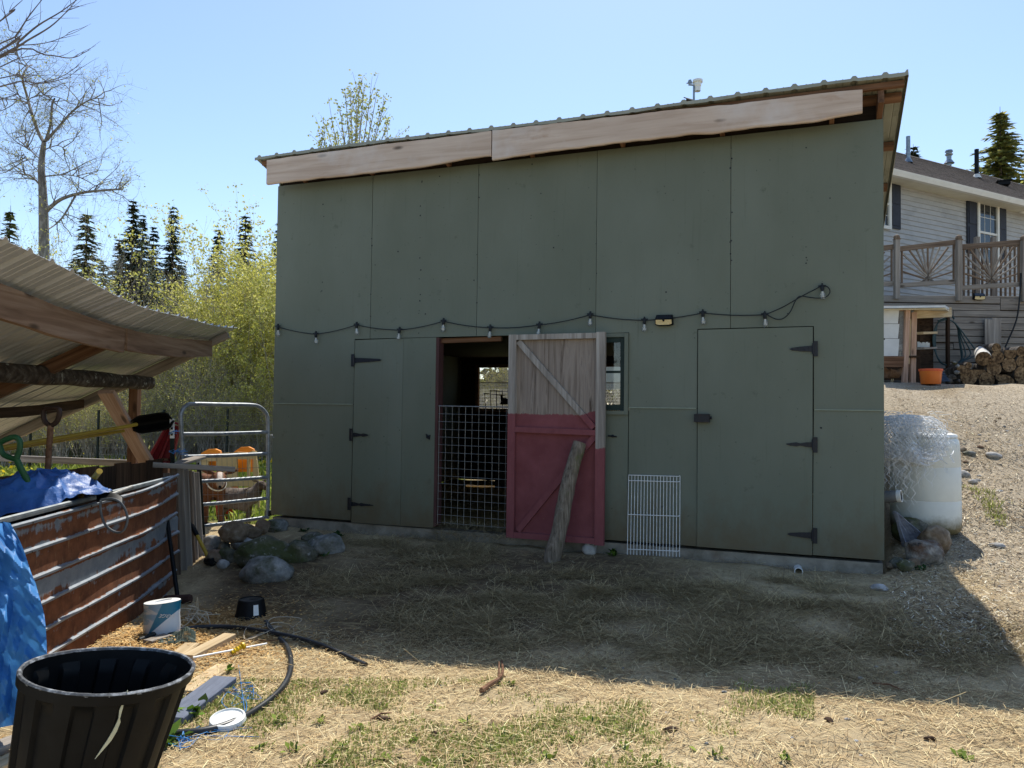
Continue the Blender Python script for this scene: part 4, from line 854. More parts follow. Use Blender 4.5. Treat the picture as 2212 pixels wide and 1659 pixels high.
# hens (skinned bodies)
def skinned(name, verts, edges, rad, mt, parent=None, sub=2, M=Matrix.Identity(4)):
    me = bpy.data.meshes.new(name); me.from_pydata([tuple(v) for v in verts], edges, []); me.materials.append(mt)
    o = bpy.data.objects.new(name, me); COL.objects.link(o)
    if parent is not None: o.parent = parent
    s = o.modifiers.new('skin', 'SKIN'); s.use_smooth_shade = True; me.skin_vertices
    for i, r in enumerate(rad): me.skin_vertices[0].data[i].radius = (r, r) if isinstance(r, (int, float)) else r
    me.skin_vertices[0].data[0].use_root = True
    q = o.modifiers.new('sub', 'SUBSURF'); q.levels = sub; q.render_levels = sub; WM[o] = (WM[parent] if parent is not None else Matrix.Identity(4)) @ M; return o
def hen(loc, yaw, s, mt, label, pose=0):
    t_ = thing('hen', label, 'hen', loc); t_.rotation_euler = (0, 0, yaw); t_.scale = (s, s, s)
    vs_ = [(0, 0, .2), (.09, 0, .23), (.15, 0, .30), (.17, 0, .37), (.2, 0, .385), (-.1, 0, .22), (-.19, 0, .31), (-.22, 0, .36)]
    skinned('body', vs_, [(0, 1), (1, 2), (2, 3), (3, 4), (0, 5), (5, 6), (6, 7)], [.1, .085, .045, .034, .022, .085, .045, .018], mt, t_)
    ml = MT['cream']; 
    for sy in (-.035, .035): part('leg', MB().tube([(0, sy, .12), (.01, sy, .06), (0, sy, .006), (.05, sy, .004)], .008, 5), ml, t_, M=Matrix.Identity(4), local=True).matrix_local = Matrix.Identity(4)
    part('comb', MB().prism([(-.02, 0), (.03, 0), (.025, .03), (.01, .02), (0, .035), (-.012, .02), (-.022, .025)], (1, 0, 0), (0, 0, 1), (0, .008, 0), (.175, -.004, .395)), mat('comb_red', ['#7a1c18', '#8e2620'], 9, rough=.6), t_, M=Matrix.Identity(4), local=True).matrix_local = Matrix.Identity(4)
    part('beak', MB().lathe([(.012, 0), (.0001, .03)], (.215, 0, .38), 6, frame((0, 0, -1), (1, 0, 0))), ml, t_, M=Matrix.Identity(4), local=True).matrix_local = Matrix.Identity(4)
    return t_
MT['hen_black'] = mat('hen_black', ['#0c0b0b', '#1c1917'], 25, rough=.8, bump=.4); MT['hen_brown'] = mat('hen_brown', ['#6b4a30', '#8c6a4a'], 25, rough=.85, bump=.4); MT['hen_white'] = mat('hen_white', ['#b9b7b0', '#d3d1ca'], 25, rough=.85, bump=.4)
q = PY(1092, 886, 4.6); hen((q.x, 4.6, 1.19), R(160), .55, MT['hen_black'], 'dark hen perched before the back window inside the barn')
q = P6(190, 1230, 12.6); hen((q.x, q.y, yardz(q)), R(200), .8, MT['hen_brown'], 'brown hen on the ground under the hutch')
q = P6(325, 860, 12.75); hen((q.x, q.y, q.z), R(30), .62, MT['hen_white'], 'white hen behind the hutch wire beside the white panel')
q = P6(325, 865, 12.75); part('perch', MB().box(q-V(0, 0, .02), (.5, .4, .03)), MT['w_dark'], hut)
# orange tub
q = P6(780, 1285, 11.9); oz = yardz(q); ob = thing('bucket', 'bright orange plastic tub standing at the crest of the slope', 'bucket', (q.x, q.y, oz))
t = NT('orange'); t.b.inputs['Subsurface Weight'].default_value = .0; nz = t.noise(4, 4, .6); MT['orange'] = t.done(t.ramp(nz, [(.3, '#d9651c'), (.7, '#e37a2c')]), .42, 0, None, .4)
wtop = (950-610)/5.12/1.38879*11.9/FPX/2; wb = wtop*.8; hh = 235/5.12/1.38879*11.9/FPX
part('body', MB().lathe([(.0001, .0), (wb, .0), (wb*1.02, .01), (wtop*.93, hh*.86), (wtop*.9, hh*.86), (wb*.98, .02), (.0001, .02)], (q.x, q.y, oz-.01), 32), MT['orange'], ob, smooth=True)
part('rim', MB().lathe([(wtop*.93, hh*.85), (wtop, hh*.86), (wtop, hh*.98), (wtop*.96, hh), (wtop*.9, hh*.99), (wtop*.9, hh*.85)], (q.x, q.y, oz-.01), 32), mat('orange_rim', ['#d9552c', '#e06a3c'], 5, rough=.45), ob, smooth=True)
# garden hose coils
MT['hose'] = mat('hose', ['#2e4346', '#3c5256'], 12, rough=.5, bump=.05)
ho = thing('garden_hose', 'coiled dark teal garden hose hung on the deck wall', 'hose', P6(1010, 990, 13.7))
for k in range(5):
    pts = [(1010, 300), (900, 330+k*4), (862-k*8, 480), (850-k*8, 680), (872+k*5, 860+k*9), (960+k*12, 985+k*3), (1120+k*14, 1000-k*2), (1235+k*[0, 6, 22, 40, 60][k]/max(1, k), 930), (1245+[0, 20, 70, 150, 235][k], 820), (1205+[0, 12, 30, 60, 110][k], 560), (1190+k*6, 430), (1120, 330)]
    part('coil', MB().tube(smooth([P6(x, y, 13.95-k*.014) for x, y in pts]+[P6(1010, 300, 13.95-k*.014)], 3), .0125, 6), MT['hose'], ho, smooth=True)
part('hanger', MB().tube([P6(1140, 290, 13.9), P6(1100, 240, 13.9), P6(1010, 270, 13.9), P6(890, 320, 13.9)], .016, 6), MT['hose'], ho, smooth=True)
# firewood
t = NT('log_end'); n1 = t.noise(6, 6, .7); n2 = t.noise(22, 4, .6); MT['log_end'] = t.done(t.mix(t.rng(n2, .4, .65), t.ramp(n1, [(.3, '#574432'), (.5, '#80694d'), (.7, '#9c8466')]), '#382a1e'), .9, 0, t.bump(n2, .6, .006), .1)
MT['birch'] = mat('birch', ['#b9b5ac', '#d4d0c8'], 6, rough=.8, bump=.3, over=[('#2a2622', 8, .6, .66, (3, .4, .4))])
LOGS = [(1365, 1185, 128, 0), (1640, 1235, 132, 0), (1940, 1280, 125, 0), (2200, 1310, 118, 0), (2450, 1320, 120, 0), (1510, 1095, 112, 1), (1752, 1050, 112, 2), (1985, 990, 118, 0), (2175, 1145, 125, 0), (2400, 1150, 120, 0), (1805, 875, 102, 0), (1590, 900, 112, 3), (1790, 735, 72, 0), (2010, 795, 112, 1), (2185, 945, 100, 0), (1255, 1070, 74, 0), (1362, 1005, 52, 0), (1865, 1165, 92, 1), (2330, 960, 105, 0), (2180, 790, 80, 0)]
for i, (x, y, rr, kd) in enumerate(LOGS):
    d = 12.75; r = rr/5.12/1.38879*d/FPX; c_ = P6(x, y, d); rnd = random.Random(i)
    ax = (Vector(HF)+Vector(HR)*rnd.uniform(-.12, .12)+V(0, 0, rnd.uniform(-.05, .05))).normalized()
    if kd == 3: ax = (Vector(HF)+Vector(HR)*.55+V(0, 0, .35)).normalized()
    lb = {0: 'round split firewood log stacked against the deck wall', 1: 'half round split log lying in the firewood stack', 2: 'firewood log with a strip of pale bark on its upper edge', 3: 'white barked birch log lying askew on the firewood stack'}[kd]
    t_ = thing('firewood_log', lb, 'log', c_, 'firewood against the deck wall'); prof = []
    nn = 16
    for j in range(nn):
        a = 2*math.pi*j/nn; q = r*(1+.07*noise.noise(Vector((math.cos(a), math.sin(a), i*3.1)))); pa, pb_ = math.cos(a)*q, math.sin(a)*q
        if kd == 1: pb_ = min(pb_, .22*r)
        prof.append((pa, pb_))
    F3 = frame(ax)
    m = MB(); L = .45
    for xx in (0, .5, 1):
        for (a, b) in prof: m.v.append(tuple(c_+F3 @ V(xx*L, a, b)))
    for k in range(2):
        for j in range(nn): m.f.append((k*nn+j, k*nn+(j+1) % nn, (k+1)*nn+(j+1) % nn, (k+1)*nn+j))
    m.f.append(tuple(2*nn+j for j in range(nn)))
    part('bark', m, MT['birch'] if kd == 3 else MT['bark'], t_, smooth=True)
    part('cut_end', MB().add([c_+F3 @ V(-.003, a*.97, b*.97) for a, b in prof]+[c_+F3 @ V(.01, a*.97, b*.97) for a, b in prof], [tuple(range(nn))]+[(j, j+nn, (j+1) % nn+nn, (j+1) % nn) for j in range(nn)]), MT['log_end'], t_)
for i, (x, y, r_) in enumerate([(1110, 1180, 60), (1180, 1110, 45), (1060, 1235, 55), (1150, 960, 40), (1210, 1240, 30), (1190, 1010, 36)]):
    q = P6(x, y, 12.6); w = r_/5.12/1.38879*12.6/FPX
    o = part('rubble', rockmesh(w, w*.8, w*.8, 300+i, .9, 2), MT['rock_a'] if i % 2 else MT['bark'], None, False, Matrix.Translation(q), local=True); tag(o, 'broken chunk in the dark rubble between the orange tub and the firewood', 'rubble', 'rubble beside the firewood')
q = P6(985, 1160, 12.5)
tag(part('corrugated_sheet', MB().sheet(lambda u, v: P6(930+150*u, 1040+215*v, 12.45)+Vector(HF)*(.25*(1-v)+.02*math.sin(v*40)), 4, 40), mat('bluegrey', ['#3d4a5c', '#566478'], 5, rough=.6), None, True, Matrix.Translation(q)), 'small blue-grey corrugated sheet leaning behind the orange tub', 'sheet')
# weather mast behind the barn
wb_ = P(1499, 215, 13.0); gzw = gz(wb_.x, wb_.y); ws = thing('weather_station', 'weather station on a pole rising behind the barn roof', 'weather station', (wb_.x, wb_.y, gzw))
tp = P(1499, 184, 13.0); part('pole', MB().tube([(wb_.x, wb_.y, gzw), tp], .018, 8), MT['galv'], ws); a, b = P(1487, 183, 13), P(1507, 184, 13)
part('crossarm', MB().tube([a, tp, b], .014, 6), MT['galv'], ws); part('rain_gauge', MB().lathe([(.05, -.12), (.05, -.04), (.06, -.03), (.062, .02), (.06, .03), (.085, .03), (.085, .07), (.0001, .07)], P(1507, 182, 13), 14), MT['white_plastic'], ws, smooth=True)
part('wind_vane', MB().tube([P(1483, 180, 13), P(1494, 180, 13)], .01, 5).prism([(-.04, 0), (.05, 0), (.02, .07), (-.02, .06)], _r, (0, 0, 1), (0, .01, 0), P(1490, 180, 13)), MT['galv'], ws)

# ------------------------------------------------------------------ lean-to on the left
def LP(l, d, z): q = CAM+HR*l+HF*d; return V(q[0], q[1], z)
KA = .085
def LA(l8, d, z): return LP(l8+KA*(8-d), d, z)       # a point on a line along the lean-to, given its sideways place at depth 8
def sag(d): return -.10*math.sin(math.pi*min(1, max(0, (8-d)/4.2)))*(1 if d > 3.8 else 0)
lt = thing('lean_to', 'open lean-to with a sagging galvanised roof on a log beam', 'lean-to', LA(-3.9, 8, gz(*LA(-3.9, 8, 0).xy)))
def lrz(l8, d): return 2.0-.48*(-2.92-l8)+sag(d)
t = NT('lean_roof'); n1 = t.noise(3, 5, .6); n2 = t.noise(1.2, 4, .6); MT['lean_roof'] = t.done(t.mix(t.rng(n2, .45, .7), t.ramp(n1, [(.3, '#a4a8aa'), (.7, '#c2c5c6')]), '#b0b3b4'), .4, .25, None, .5)
m = MB(); ds = []; d = 2.2
while d < 8.04:
    ds += [(d, 0), (d+.02, .02), (d+.04, .02), (d+.06, 0), (d+.105, 0), (d+.113, .006), (d+.121, 0), (d+.16, 0), (d+.168, .006), (d+.176, 0)]; d += .2286
ls = [-2.90, -3.3, -3.7, -4.3, -5.0, -5.7]
for (d, h) in ds:
    for l in ls: m.v.append(tuple(LA(l, d, lrz(l, d)+h+(.012*math.sin(d*3+l*4)))))
k = len(ls)
for i in range(len(ds)-1):
    for j in range(k-1): m.f.append((i*k+j, i*k+j+1, (i+1)*k+j+1, (i+1)*k+j))
rf2 = part('roof', m, MT['lean_roof'], lt); rf2.modifiers.new('t', 'SOLIDIFY').thickness = .003
def sagboard(nm, l8, d0, d1, h, drop, th, mt, n=14):
    A, B = LA(l8, d0, 0), LA(l8, d1, 0); ax = (B-A).normalized(); pr_ = V(-ax.y, ax.x, 0); L = (B-A).length; z0 = lrz(l8, d0); m = MB()
    for i in range(n+1):
        s = i/n; zt = lrz(l8, d0+(d1-d0)*s)-drop-z0; x = L*s; wv = .014*noise.noise(Vector((x*2.5, l8, 0))); w2_ = .008*noise.noise(Vector((x*2.5, l8, 5)))
        m.v += [(x, -th/2, zt-h+wv), (x, th/2, zt-h+wv*.6), (x, th/2, zt+w2_), (x, -th/2, zt+w2_)]
    for i in range(n):
        for j in range(4): m.f.append((i*4+j, i*4+(j+1) % 4, (i+1)*4+(j+1) % 4, (i+1)*4+j))
    m.f += [(3, 2, 1, 0), tuple(n*4+j for j in range(4))]
    M = Matrix.Translation(V(A.x, A.y, z0)) @ Matrix((ax, pr_, V(0, 0, 1))).transposed().to_4x4()
    return part(nm, m, mt, lt, M=M, local=True)
sagboard('purlin', -3.13, 7.93, 5.82, .165, .035, .045, MT['w_orange']); sagboard('purlin', -3.135, 5.78, 2.2, .185, .03, .045, MT['w_orange']); sagboard('purlin', -4.42, 7.9, 2.4, .09, .04, .04, MT['w_dark']); sagboard('purlin', -5.5, 7.9, 2.4, .09, .03, .04, MT['w_dark'])
for d, lo in ((7.95, -3.17), (5.8, -3.19), (3.7, -3.19)):
    pts = [(lo, d), (-5.65, d)]; A, B = [LA(l, d, lrz(l, d)-.075) for l, d in pts]; board('rafter', A, B, .10, .06, MT['w_brown'] if d < 7 else MT['w_grey'], lt)
A = LA(-2.95, 7.95, lrz(-2.95, 7.95)-.06); board('rafter', A, LA(-3.13, 7.95, lrz(-3.13, 7.95)-.06), .07, .06, MT['w_grey'], lt)
bp_ = [LA(-3.72+.01*math.sin(s*9), 7.85-5.5*s, 1.41-.012*math.sin(s*3)) for s in [i/16 for i in range(17)]]
m = MB().tube(bp_, [.066+.012*i/16+.005*math.sin(i*2.3) for i in range(17)], 14)
for i, v in enumerate(m.v):
    v = Vector(v); m.v[i] = tuple(v+(v-bp_[min(16, i//14)]).normalized()*.008*noise.noise(v*14))
part('log_beam', m, MT['bark_log'], lt, smooth=True)
for (l8, d) in ((-3.92, 8.0), (-3.92, 2.6)):
    p = LA(l8, d, 0); board('post', V(p.x, p.y, gz(p.x, p.y)-.05), V(p.x, p.y, 1.37 if d > 5 else 1.4), .09, .09, MT['w_brown'], lt, up=Vector(HR))
for d in (7.9, 5.0, 2.6):
    p = LA(-5.5, d, 0); board('post', V(p.x, p.y, gz(p.x, p.y)-.05), V(p.x, p.y, lrz(-5.5, d)-.1), .09, .09, MT['w_dark'], lt, up=Vector(HR))
board('brace', P(229, 846, 6.75), P(318, 1000, 7.45), .14, .045, MT['w_pale'], lt, up=Vector(HR))
# plank wall under the beam
def LW(d, z, o=0): return LP(-3.44-.133*(7.6-d)+o, d, z)
MT['w_plank'] = wood('w_plank', '#3d2c20', '#5a4230', '#735843')
pw = thing('plank_wall', 'low wall of wide dark vertical planks under the lean-to', 'plank wall', LW(7.6, -.3)); pw['kind'] = 'thing'; d = 7.6; ii = 0
while d > 2.6:
    w = random.uniform(.2, .28); A = LW(d-w/2, 0); g0 = gz(A.x, A.y); top = .65+.012*random.uniform(-1, 1)
    board('plank', V(A.x, A.y, g0-.03), V(A.x, A.y, top), w-.006, .03, MT['w_plank'] if ii % 3 else MT['w_dark'], pw, up=LW(d, 0)-LW(d-1, 0)); d -= w; ii += 1
A = LW(7.66, 0); board('end_post', V(A.x, A.y, gz(A.x, A.y)-.05), V(A.x, A.y, .66), .09, .09, MT['w_brown'], pw, up=Vector(HR))
board('back_rail', LW(7.6, .45, -.05), LW(2.6, .45, -.05), .08, .04, MT['w_dark'], pw)
# rusty sheet metal wall
t = NT('rusty'); gm_ = t.n('ShaderNodeNewGeometry'); po = gm_.outputs['Position']; sx = t.n('ShaderNodeSeparateXYZ'); t.l(po, sx.inputs[0])
n1 = t.noise(2.2, 6, .65, (1, 1, 2.4), co=po); n2 = t.noise(11, 6, .7, co=po); n3 = t.noise(30, 4, .65, (1, 1, .35), co=po); wv = t.n('ShaderNodeAttribute'); wv.attribute_name = 'rust'
rust = t.mix(t.rng(n2, .35, .65), '#5f3a26', '#835438'); rust = t.mix(t.rng(n3, .6, .75), rust, '#92704f')
zinc = t.mix(t.rng(n2, .4, .7), '#7c838a', '#979da2')
ad = t.n('ShaderNodeMath', operation='ADD'); t.l(wv.outputs['Fac'], ad.inputs[0]); mm = t.n('ShaderNodeMath', operation='MULTIPLY_ADD'); t.l(n1, mm.inputs[0]); mm.inputs[1].default_value = 1.5; mm.inputs[2].default_value = -.75; t.l(mm.outputs[0], ad.inputs[1])
m3_ = t.n('ShaderNodeMath', operation='MULTIPLY_ADD'); t.l(n2, m3_.inputs[0]); m3_.inputs[1].default_value = .5; t.l(ad.outputs[0], m3_.inputs[2])
m4_ = t.n('ShaderNodeMath', operation='MULTIPLY_ADD'); t.l(t.noise(16, 4, .7, (1, 1, .16), co=po), m4_.inputs[0]); m4_.inputs[1].default_value = .8; t.l(m3_.outputs[0], m4_.inputs[2])
fac = t.rng(m4_.outputs[0], 1.06, 1.18); MT['rusty'] = t.done(t.mix(fac, zinc, rust), t.rng(fac, -.9, 1.1), .35, t.bump(n2, .2, .004), .4); t.b.inputs['Roughness'].default_value = .6
rw_ = thing('metal_wall', 'rusty corrugated sheet metal wall with bare zinc ribs', 'metal wall', LA(-3.0, 6.6, -.42))
rw_['kind'] = 'thing'; H = .97; prof = []; rustv = []
for k in range(7):
    zc_ = k*H/6; last = 1 if k == 6 else 0
    prof += [(zc_-.014, 0, .75), (zc_-.007, .018, .18), (zc_+.007, .02, .12), (zc_+.015, 0, .5)]
    if k < 6: base = [.8, .85, .95, .25, .85, .62][k]; prof += [(zc_+H/24, 0, base+.15), (zc_+H/12, 0, base), (zc_+H/8, 0, base-.22)]
m = MB(); N = 46; rv = []
for i in range(N+1):
    d = 6.62-3.1*i/N; curl = max(0, (d-6.42)/.2)
    for (z, o_, rs) in prof:
        p = LA(-2.99, d, 0); g0 = gz0(p.x, p.y)-.03; off = o_+.01*noise.noise(Vector((d*2, z*3, 0)))+.035*curl*curl*(1 if .3 < z < .62 else .3)
        q = p+Vector(HR)*off; m.v.append((q.x, q.y, g0+z)); rv.append(rs)
k = len(prof)
for i in range(N):
    for j in range(k-1): m.f.append((i*k+j, i*k+j+1, (i+1)*k+j+1, (i+1)*k+j))
me = mesh_of('sheet', m, MT['rusty'], False, WM[rw_]); at = me.attributes.new('rust', 'FLOAT', 'POINT'); at.data.foreach_set('value', rv)
o = part('sheet', me, None, rw_); o.modifiers.new('t', 'SOLIDIFY').thickness = .002
part('top_pipe', MB().tube([LA(-3.0, 6.66, .575), LA(-3.0, 3.5, .575)], .018, 8), MT['galv'], rw_, smooth=True)
for d in (6.45, 5.0, 3.6):
    p = LA(-3.06, d, 0); board('stake', V(p.x, p.y, gz(p.x, p.y)-.1), V(p.x, p.y, .5), .05, .05, MT['w_dark'], rw_, up=Vector(HR))
m = MB()
for k in range(7):
    for d in (6.3, 5.7, 5.0, 4.3): p = LA(-2.99, d, 0); m.lathe([(.0001, .006), (.007, 0)], p+Vector(HR)*.023+V(0, 0, gz0(p.x, p.y)-.03+k*H/6), 6, frame((0, 0, 1), HR))
part('screws', m, MT['black_iron'], rw_, kind='stuff')
# ------------------------------------------------------------------ gate, fence, tools, tarps
gt = thing('gate', 'grey tubular steel farm gate with rounded top corners beside the barn', 'gate', P(485, 1150, 8.0))
def gd(x): return 7.55+(x-392)/(578-392)*.95
def GP(x, y): return P(x, y, gd(x))
fr_ = [(398, 1148), (396, 1060), (393, 960), (390, 905), (393, 888), (402, 877), (418, 873), (480, 874), (540, 875), (560, 879), (572, 890), (578, 905), (579, 960), (579, 1050), (578, 1120)]
part('frame', MB().tube(smooth([GP(x, y) for x, y in fr_]), .022, 10), MT['gate_steel'], gt, smooth=True)
for (y0, y1) in ((938, 934), (987, 980), (1042, 1031), (1094, 1076), (1143, 1117)):
    part('rail', MB().tube([GP(394, y0), GP(485, (y0+y1)/2+1), GP(579, y1)], .02, 10), MT['gate_steel'], gt, smooth=True)
m = MB()
for k in range(16): x = 402+k*11; m.tube([GP(x, 984), GP(x+3, 1060), GP(x+4, 1132-k*.9)], .0022, 3, False)
for (y0, y1) in ((895, 893), (916, 916), (958, 958), (1015, 1008), (1070, 1060), (1120, 1100)): m.tube([GP(394, y0), GP(485, (y0+y1)/2+3), GP(579, y1)], .0022, 3, False)
part('wire_mesh', m, MT['wire'], gt, kind='stuff')
part('latch_chain', MB().tube([GP(579, 941), PY(588, 940, .02), PY(592, 946, .0)], .008, 6), MT['gate_steel'], gt)
part('hinge', MB().box(GP(580, 1108), (.06, .05, .06)).tube([GP(580, 1105), PY(592, 1112, .05)], .012, 6), MT['black_iron'], gt)
# steel T posts
MT['tpost'] = mat('tpost', ['#161d19', '#222a25'], 9, rough=.6)
def tpost(a, b, label, studs=True, white=.12):
    t_ = thing('fence_post', label, 'fence post', a); ax = (Vector(b)-Vector(a)); L = ax.length; F3 = frame(ax, -Vector(HF))
    def bx(x0, x1, y0, y1, z0, z1): return MB().box(Vector(a)+F3 @ V((x0+x1)/2, (y0+y1)/2, (z0+z1)/2), (x1-x0, y1-y0, z1-z0), F3)
    m = bx(-.1, L*(1-white), -.02, .02, 0, .006); n_ = bx(-.1, L*(1-white), -.004, .004, -.035, 0); m.add(n_.v, n_.f)
    if studs:
        k = .05
        while k < L-.05: q_ = bx(k, k+.02, -.008, .008, .006, .014); m.add(q_.v, q_.f); k += .055
    part('post', m, MT['tpost'], t_); m = bx(L*(1-white), L, -.02, .02, 0, .006); n_ = bx(L*(1-white), L, -.004, .004, -.035, 0); m.add(n_.v, n_.f); part('painted_tip', m, MT['white_plastic'], t_)
    return t_
a = P(374, 1245, 7.0); a.z = gz(a.x, a.y); tpost(a, P(372, 905, 7.0), 'dark steel fence post with a white tip tied with blue twine', True, .13)
a = P(441, 1185, 7.5); a.z = gz(a.x, a.y); tpost(a, P(429, 992, 7.5), 'dark studded steel fence post at the gate end of the picket fence', True, .08)
# picket fence
pf = thing('picket_fence', 'short weathered picket fence of grey split slats between the metal wall and gate', 'fence', G(400, 1225))
for i, (x0, x1, yb, w, d) in enumerate([(376, 384, 1246, .06, 6.85), (389, 396, 1243, .07, 6.95), (400, 409, 1236, .06, 7.05), (409, 417, 1226, .045, 7.12), (414, 424, 1216, .045, 7.2), (424, 434, 1212, .055, 7.3), (360, 372, 1248, .06, 6.75)]):
    b = P(x1, yb, d); b.z = gz(b.x, b.y)-.02; board('slat', b, P(x0, 1010+2*i, d), w, .018, MT['w_grey'] if i % 3 else MT['w_deckd'], pf, up=Vector(HR)*1+V(0, 0, 0), wob=.006, nseg=6)
board('rail', P(330, 1004, 6.72), P(507, 1014, 7.05), .045, .05, MT['w_grey'], pf); board('rail', P(372, 1180, 7.0), P(440, 1160, 7.5), .05, .03, MT['w_grey'], pf)
o = board('top_plank', P(376, 1004, 7.12), P(432, 988, 7.55), .025, .13, MT['w_grey'], pf)
rl = board('fence_rail', P(-120, 984, 9.0), P(335, 1003, 8.2), .07, .05, MT['w_grey'], None); tag(rl, 'long thin weathered rail running behind the plank wall', 'rail')
# wire fence of the goat pen and far posts
wf_ = thing('wire_fence', 'wire mesh fence along the edge of the wood', 'fence', P(200, 990, 13.5)); m = MB()
A, B = P(-260, 960, 13.2), P(640, 960, 14.5); zb_ = gz(A.x, A.y)
for k in range(80): p = A.lerp(B, k/79); m.tube([V(p.x, p.y, gz0(p.x, p.y)), V(p.x, p.y, gz0(p.x, p.y)+1.05)], .0022, 3, False)
for j in range(9):
    m.tube([V(*(A.lerp(B, k/24).xy), gz0(*A.lerp(B, k/24).xy)+.03+j*.128+.01*math.sin(k*1.7)) for k in range(25)], .0022, 3, False)
part('wire', m, MT['wire'], wf_, kind='stuff')
for k in range(7):
    p = A.lerp(B, .02+k*.16); part('post', MB().box(V(p.x, p.y, gz0(p.x, p.y)+.6), (.035, .03, 1.25)), MT['tpost'], wf_)
# play panels
pp_ = thing('play_panels', 'tan and orange plastic play climber panels in the goat pen', 'play set', G(512, 1098))
MT['tan_pl'] = mat('tan_pl', ['#c2a878', '#cfb78a'], 4, rough=.5, bump=.03, spec=.4); MT['orange_pl'] = mat('orange_pl', ['#d98018', '#e58f24'], 4, rough=.45, bump=.03, spec=.4)
def Z4(x, y): return ((540+x/5.53)/1.38879, (1300+y/5.53)/1.38879)
def pan(nm, poly, d, th, mt): 
    q = [P(*Z4(x, y), d) for x, y in poly]; k = len(q); e = Vector(HF)*th
    return part(nm, MB().add(q+[v+e for v in q], [tuple(range(k)), tuple(reversed(range(k, 2*k)))]+[(i, i+k, (i+1) % k+k, (i+1) % k) for i in range(k)]), mt, pp_)
arc = lambda x0, x1, y0, y1: [(x0, y1), (x0+.02*(x1-x0), y0+.45*(y1-y0)), (x0+.14*(x1-x0), y0+.2*(y1-y0)), (x0+.4*(x1-x0), y0+.02*(y1-y0)), (x0+.7*(x1-x0), y0), (x0+.9*(x1-x0), y0+.1*(y1-y0)), (x1, y0+.5*(y1-y0)), (x1, y1)]
pan('slide_rail', arc(298, 700, 258, 600), 10.3, .06, MT['orange_pl']); pan('slide_rail', arc(840, 1258, 222, 640), 10.35, .06, MT['orange_pl'])
for a_ in [[(600, 350), (640, 335), (640, 1180), (600, 1180)], [(640, 335), (800, 325), (800, 760), (640, 760)], [(800, 330), (940, 310), (945, 760), (800, 760)], [(945, 312), (1110, 320), (1110, 430), (945, 430)], [(1110, 330), (1190, 295), (1262, 300), (1262, 430), (1110, 430)], [(1110, 430), (1150, 430), (1150, 760), (1110, 760)], [(1215, 430), (1270, 430), (1300, 760), (1215, 760)], [(640, 760), (1300, 760), (1300, 880), (640, 880)], [(640, 880), (850, 880), (850, 970), (640, 970)], [(1145, 880), (1305, 880), (1305, 970), (1145, 970)], [(640, 970), (1305, 970), (1305, 1050), (640, 1050)], [(640, 1050), (880, 1050), (880, 1120), (640, 1120)], [(1145, 1050), (1310, 1050), (1310, 1120), (1145, 1120)], [(600, 1180), (600, 1120), (1310, 1120), (1310, 1330), (600, 1330)], [(340, 450), (468, 450), (468, 1150), (340, 1150)], [(300, 420), (620, 400), (620, 460), (300, 470)]]:
    pan('panel', a_, 10.2, .05, MT['tan_pl'])
pan('window_insert', [(850, 880), (960, 880), (960, 970), (850, 970)], 10.28, .02, MT['orange_pl']); pan('window_insert', [(1085, 880), (1145, 880), (1145, 970), (1085, 970)], 10.28, .02, mat('lime_pl', ['#b3b820', '#c6cc30'], 4, rough=.5)); pan('window_insert', [(880, 1050), (980, 1050), (980, 1120), (880, 1120)], 10.28, .02, mat('red_pl', ['#a01f1c', '#b52a26'], 4, rough=.5))
q = G(485, 1120); 
tag(part('red_pail', MB().lathe([(.0001, 0), (.09, 0), (.115, .2), (.108, .2), (.085, .012), (.0001, .012)], (q.x, q.y, gz(q.x, q.y)), 20), MT['red_pl'] if 'red_pl' in MT else bpy.data.materials['red_pl'], None, True, Matrix.Translation(q)), 'small red plastic pail on the grass behind the brown goat', 'pail')
# goats
def goatmat(nm, body, face, turn=0):
    t = NT(nm); n1 = t.noise(9, 5, .7, (1, 1, 1)); n2 = t.noise(2.3, 4, .6); c = t.ramp(n1, [(.3, body[0]), (.7, body[1])]); c = t.mix(t.rng(n2, .52, .64), c, body[2]) if len(body) > 2 else c
    tcx = t.n('ShaderNodeTexCoord').outputs['Object']; sx = t.n('ShaderNodeSeparateXYZ'); t.l(tcx, sx.inputs[0])
    if face:
        c = t.mix(t.rng(sx.outputs[0], face[1]-.01, face[1]+.01), c, face[0]); dp_ = t.n('ShaderNodeVectorMath', operation='DOT_PRODUCT'); t.l(tcx, dp_.inputs[0]); dp_.inputs[1].default_value = (-math.sin(turn), math.cos(turn), 0)
        ad_ = t.n('ShaderNodeMath', operation='ADD'); t.l(dp_.outputs['Value'], ad_.inputs[0]); ad_.inputs[1].default_value = .36*math.sin(turn); ab_ = t.n('ShaderNodeMath', operation='ABSOLUTE'); t.l(ad_.outputs[0], ab_.inputs[0])
        mu_ = t.n('ShaderNodeMath', operation='MULTIPLY'); t.l(t.rng(ab_.outputs[0], .034, .022), mu_.inputs[0]); mh_ = t.n('ShaderNodeMath', operation='MULTIPLY'); t.l(t.rng(sx.outputs[0], .36, .375), mh_.inputs[0]); t.l(t.rng(sx.outputs[2], .5, .53), mh_.inputs[1]); t.l(mh_.outputs[0], mu_.inputs[1]); c = t.mix(mu_.outputs[0], c, '#c9bcb0')
    return t.done(c, .9, 0, t.bump(t.noise(40, 4, .7, (.4, 1, 1)), .9, .012), .15)
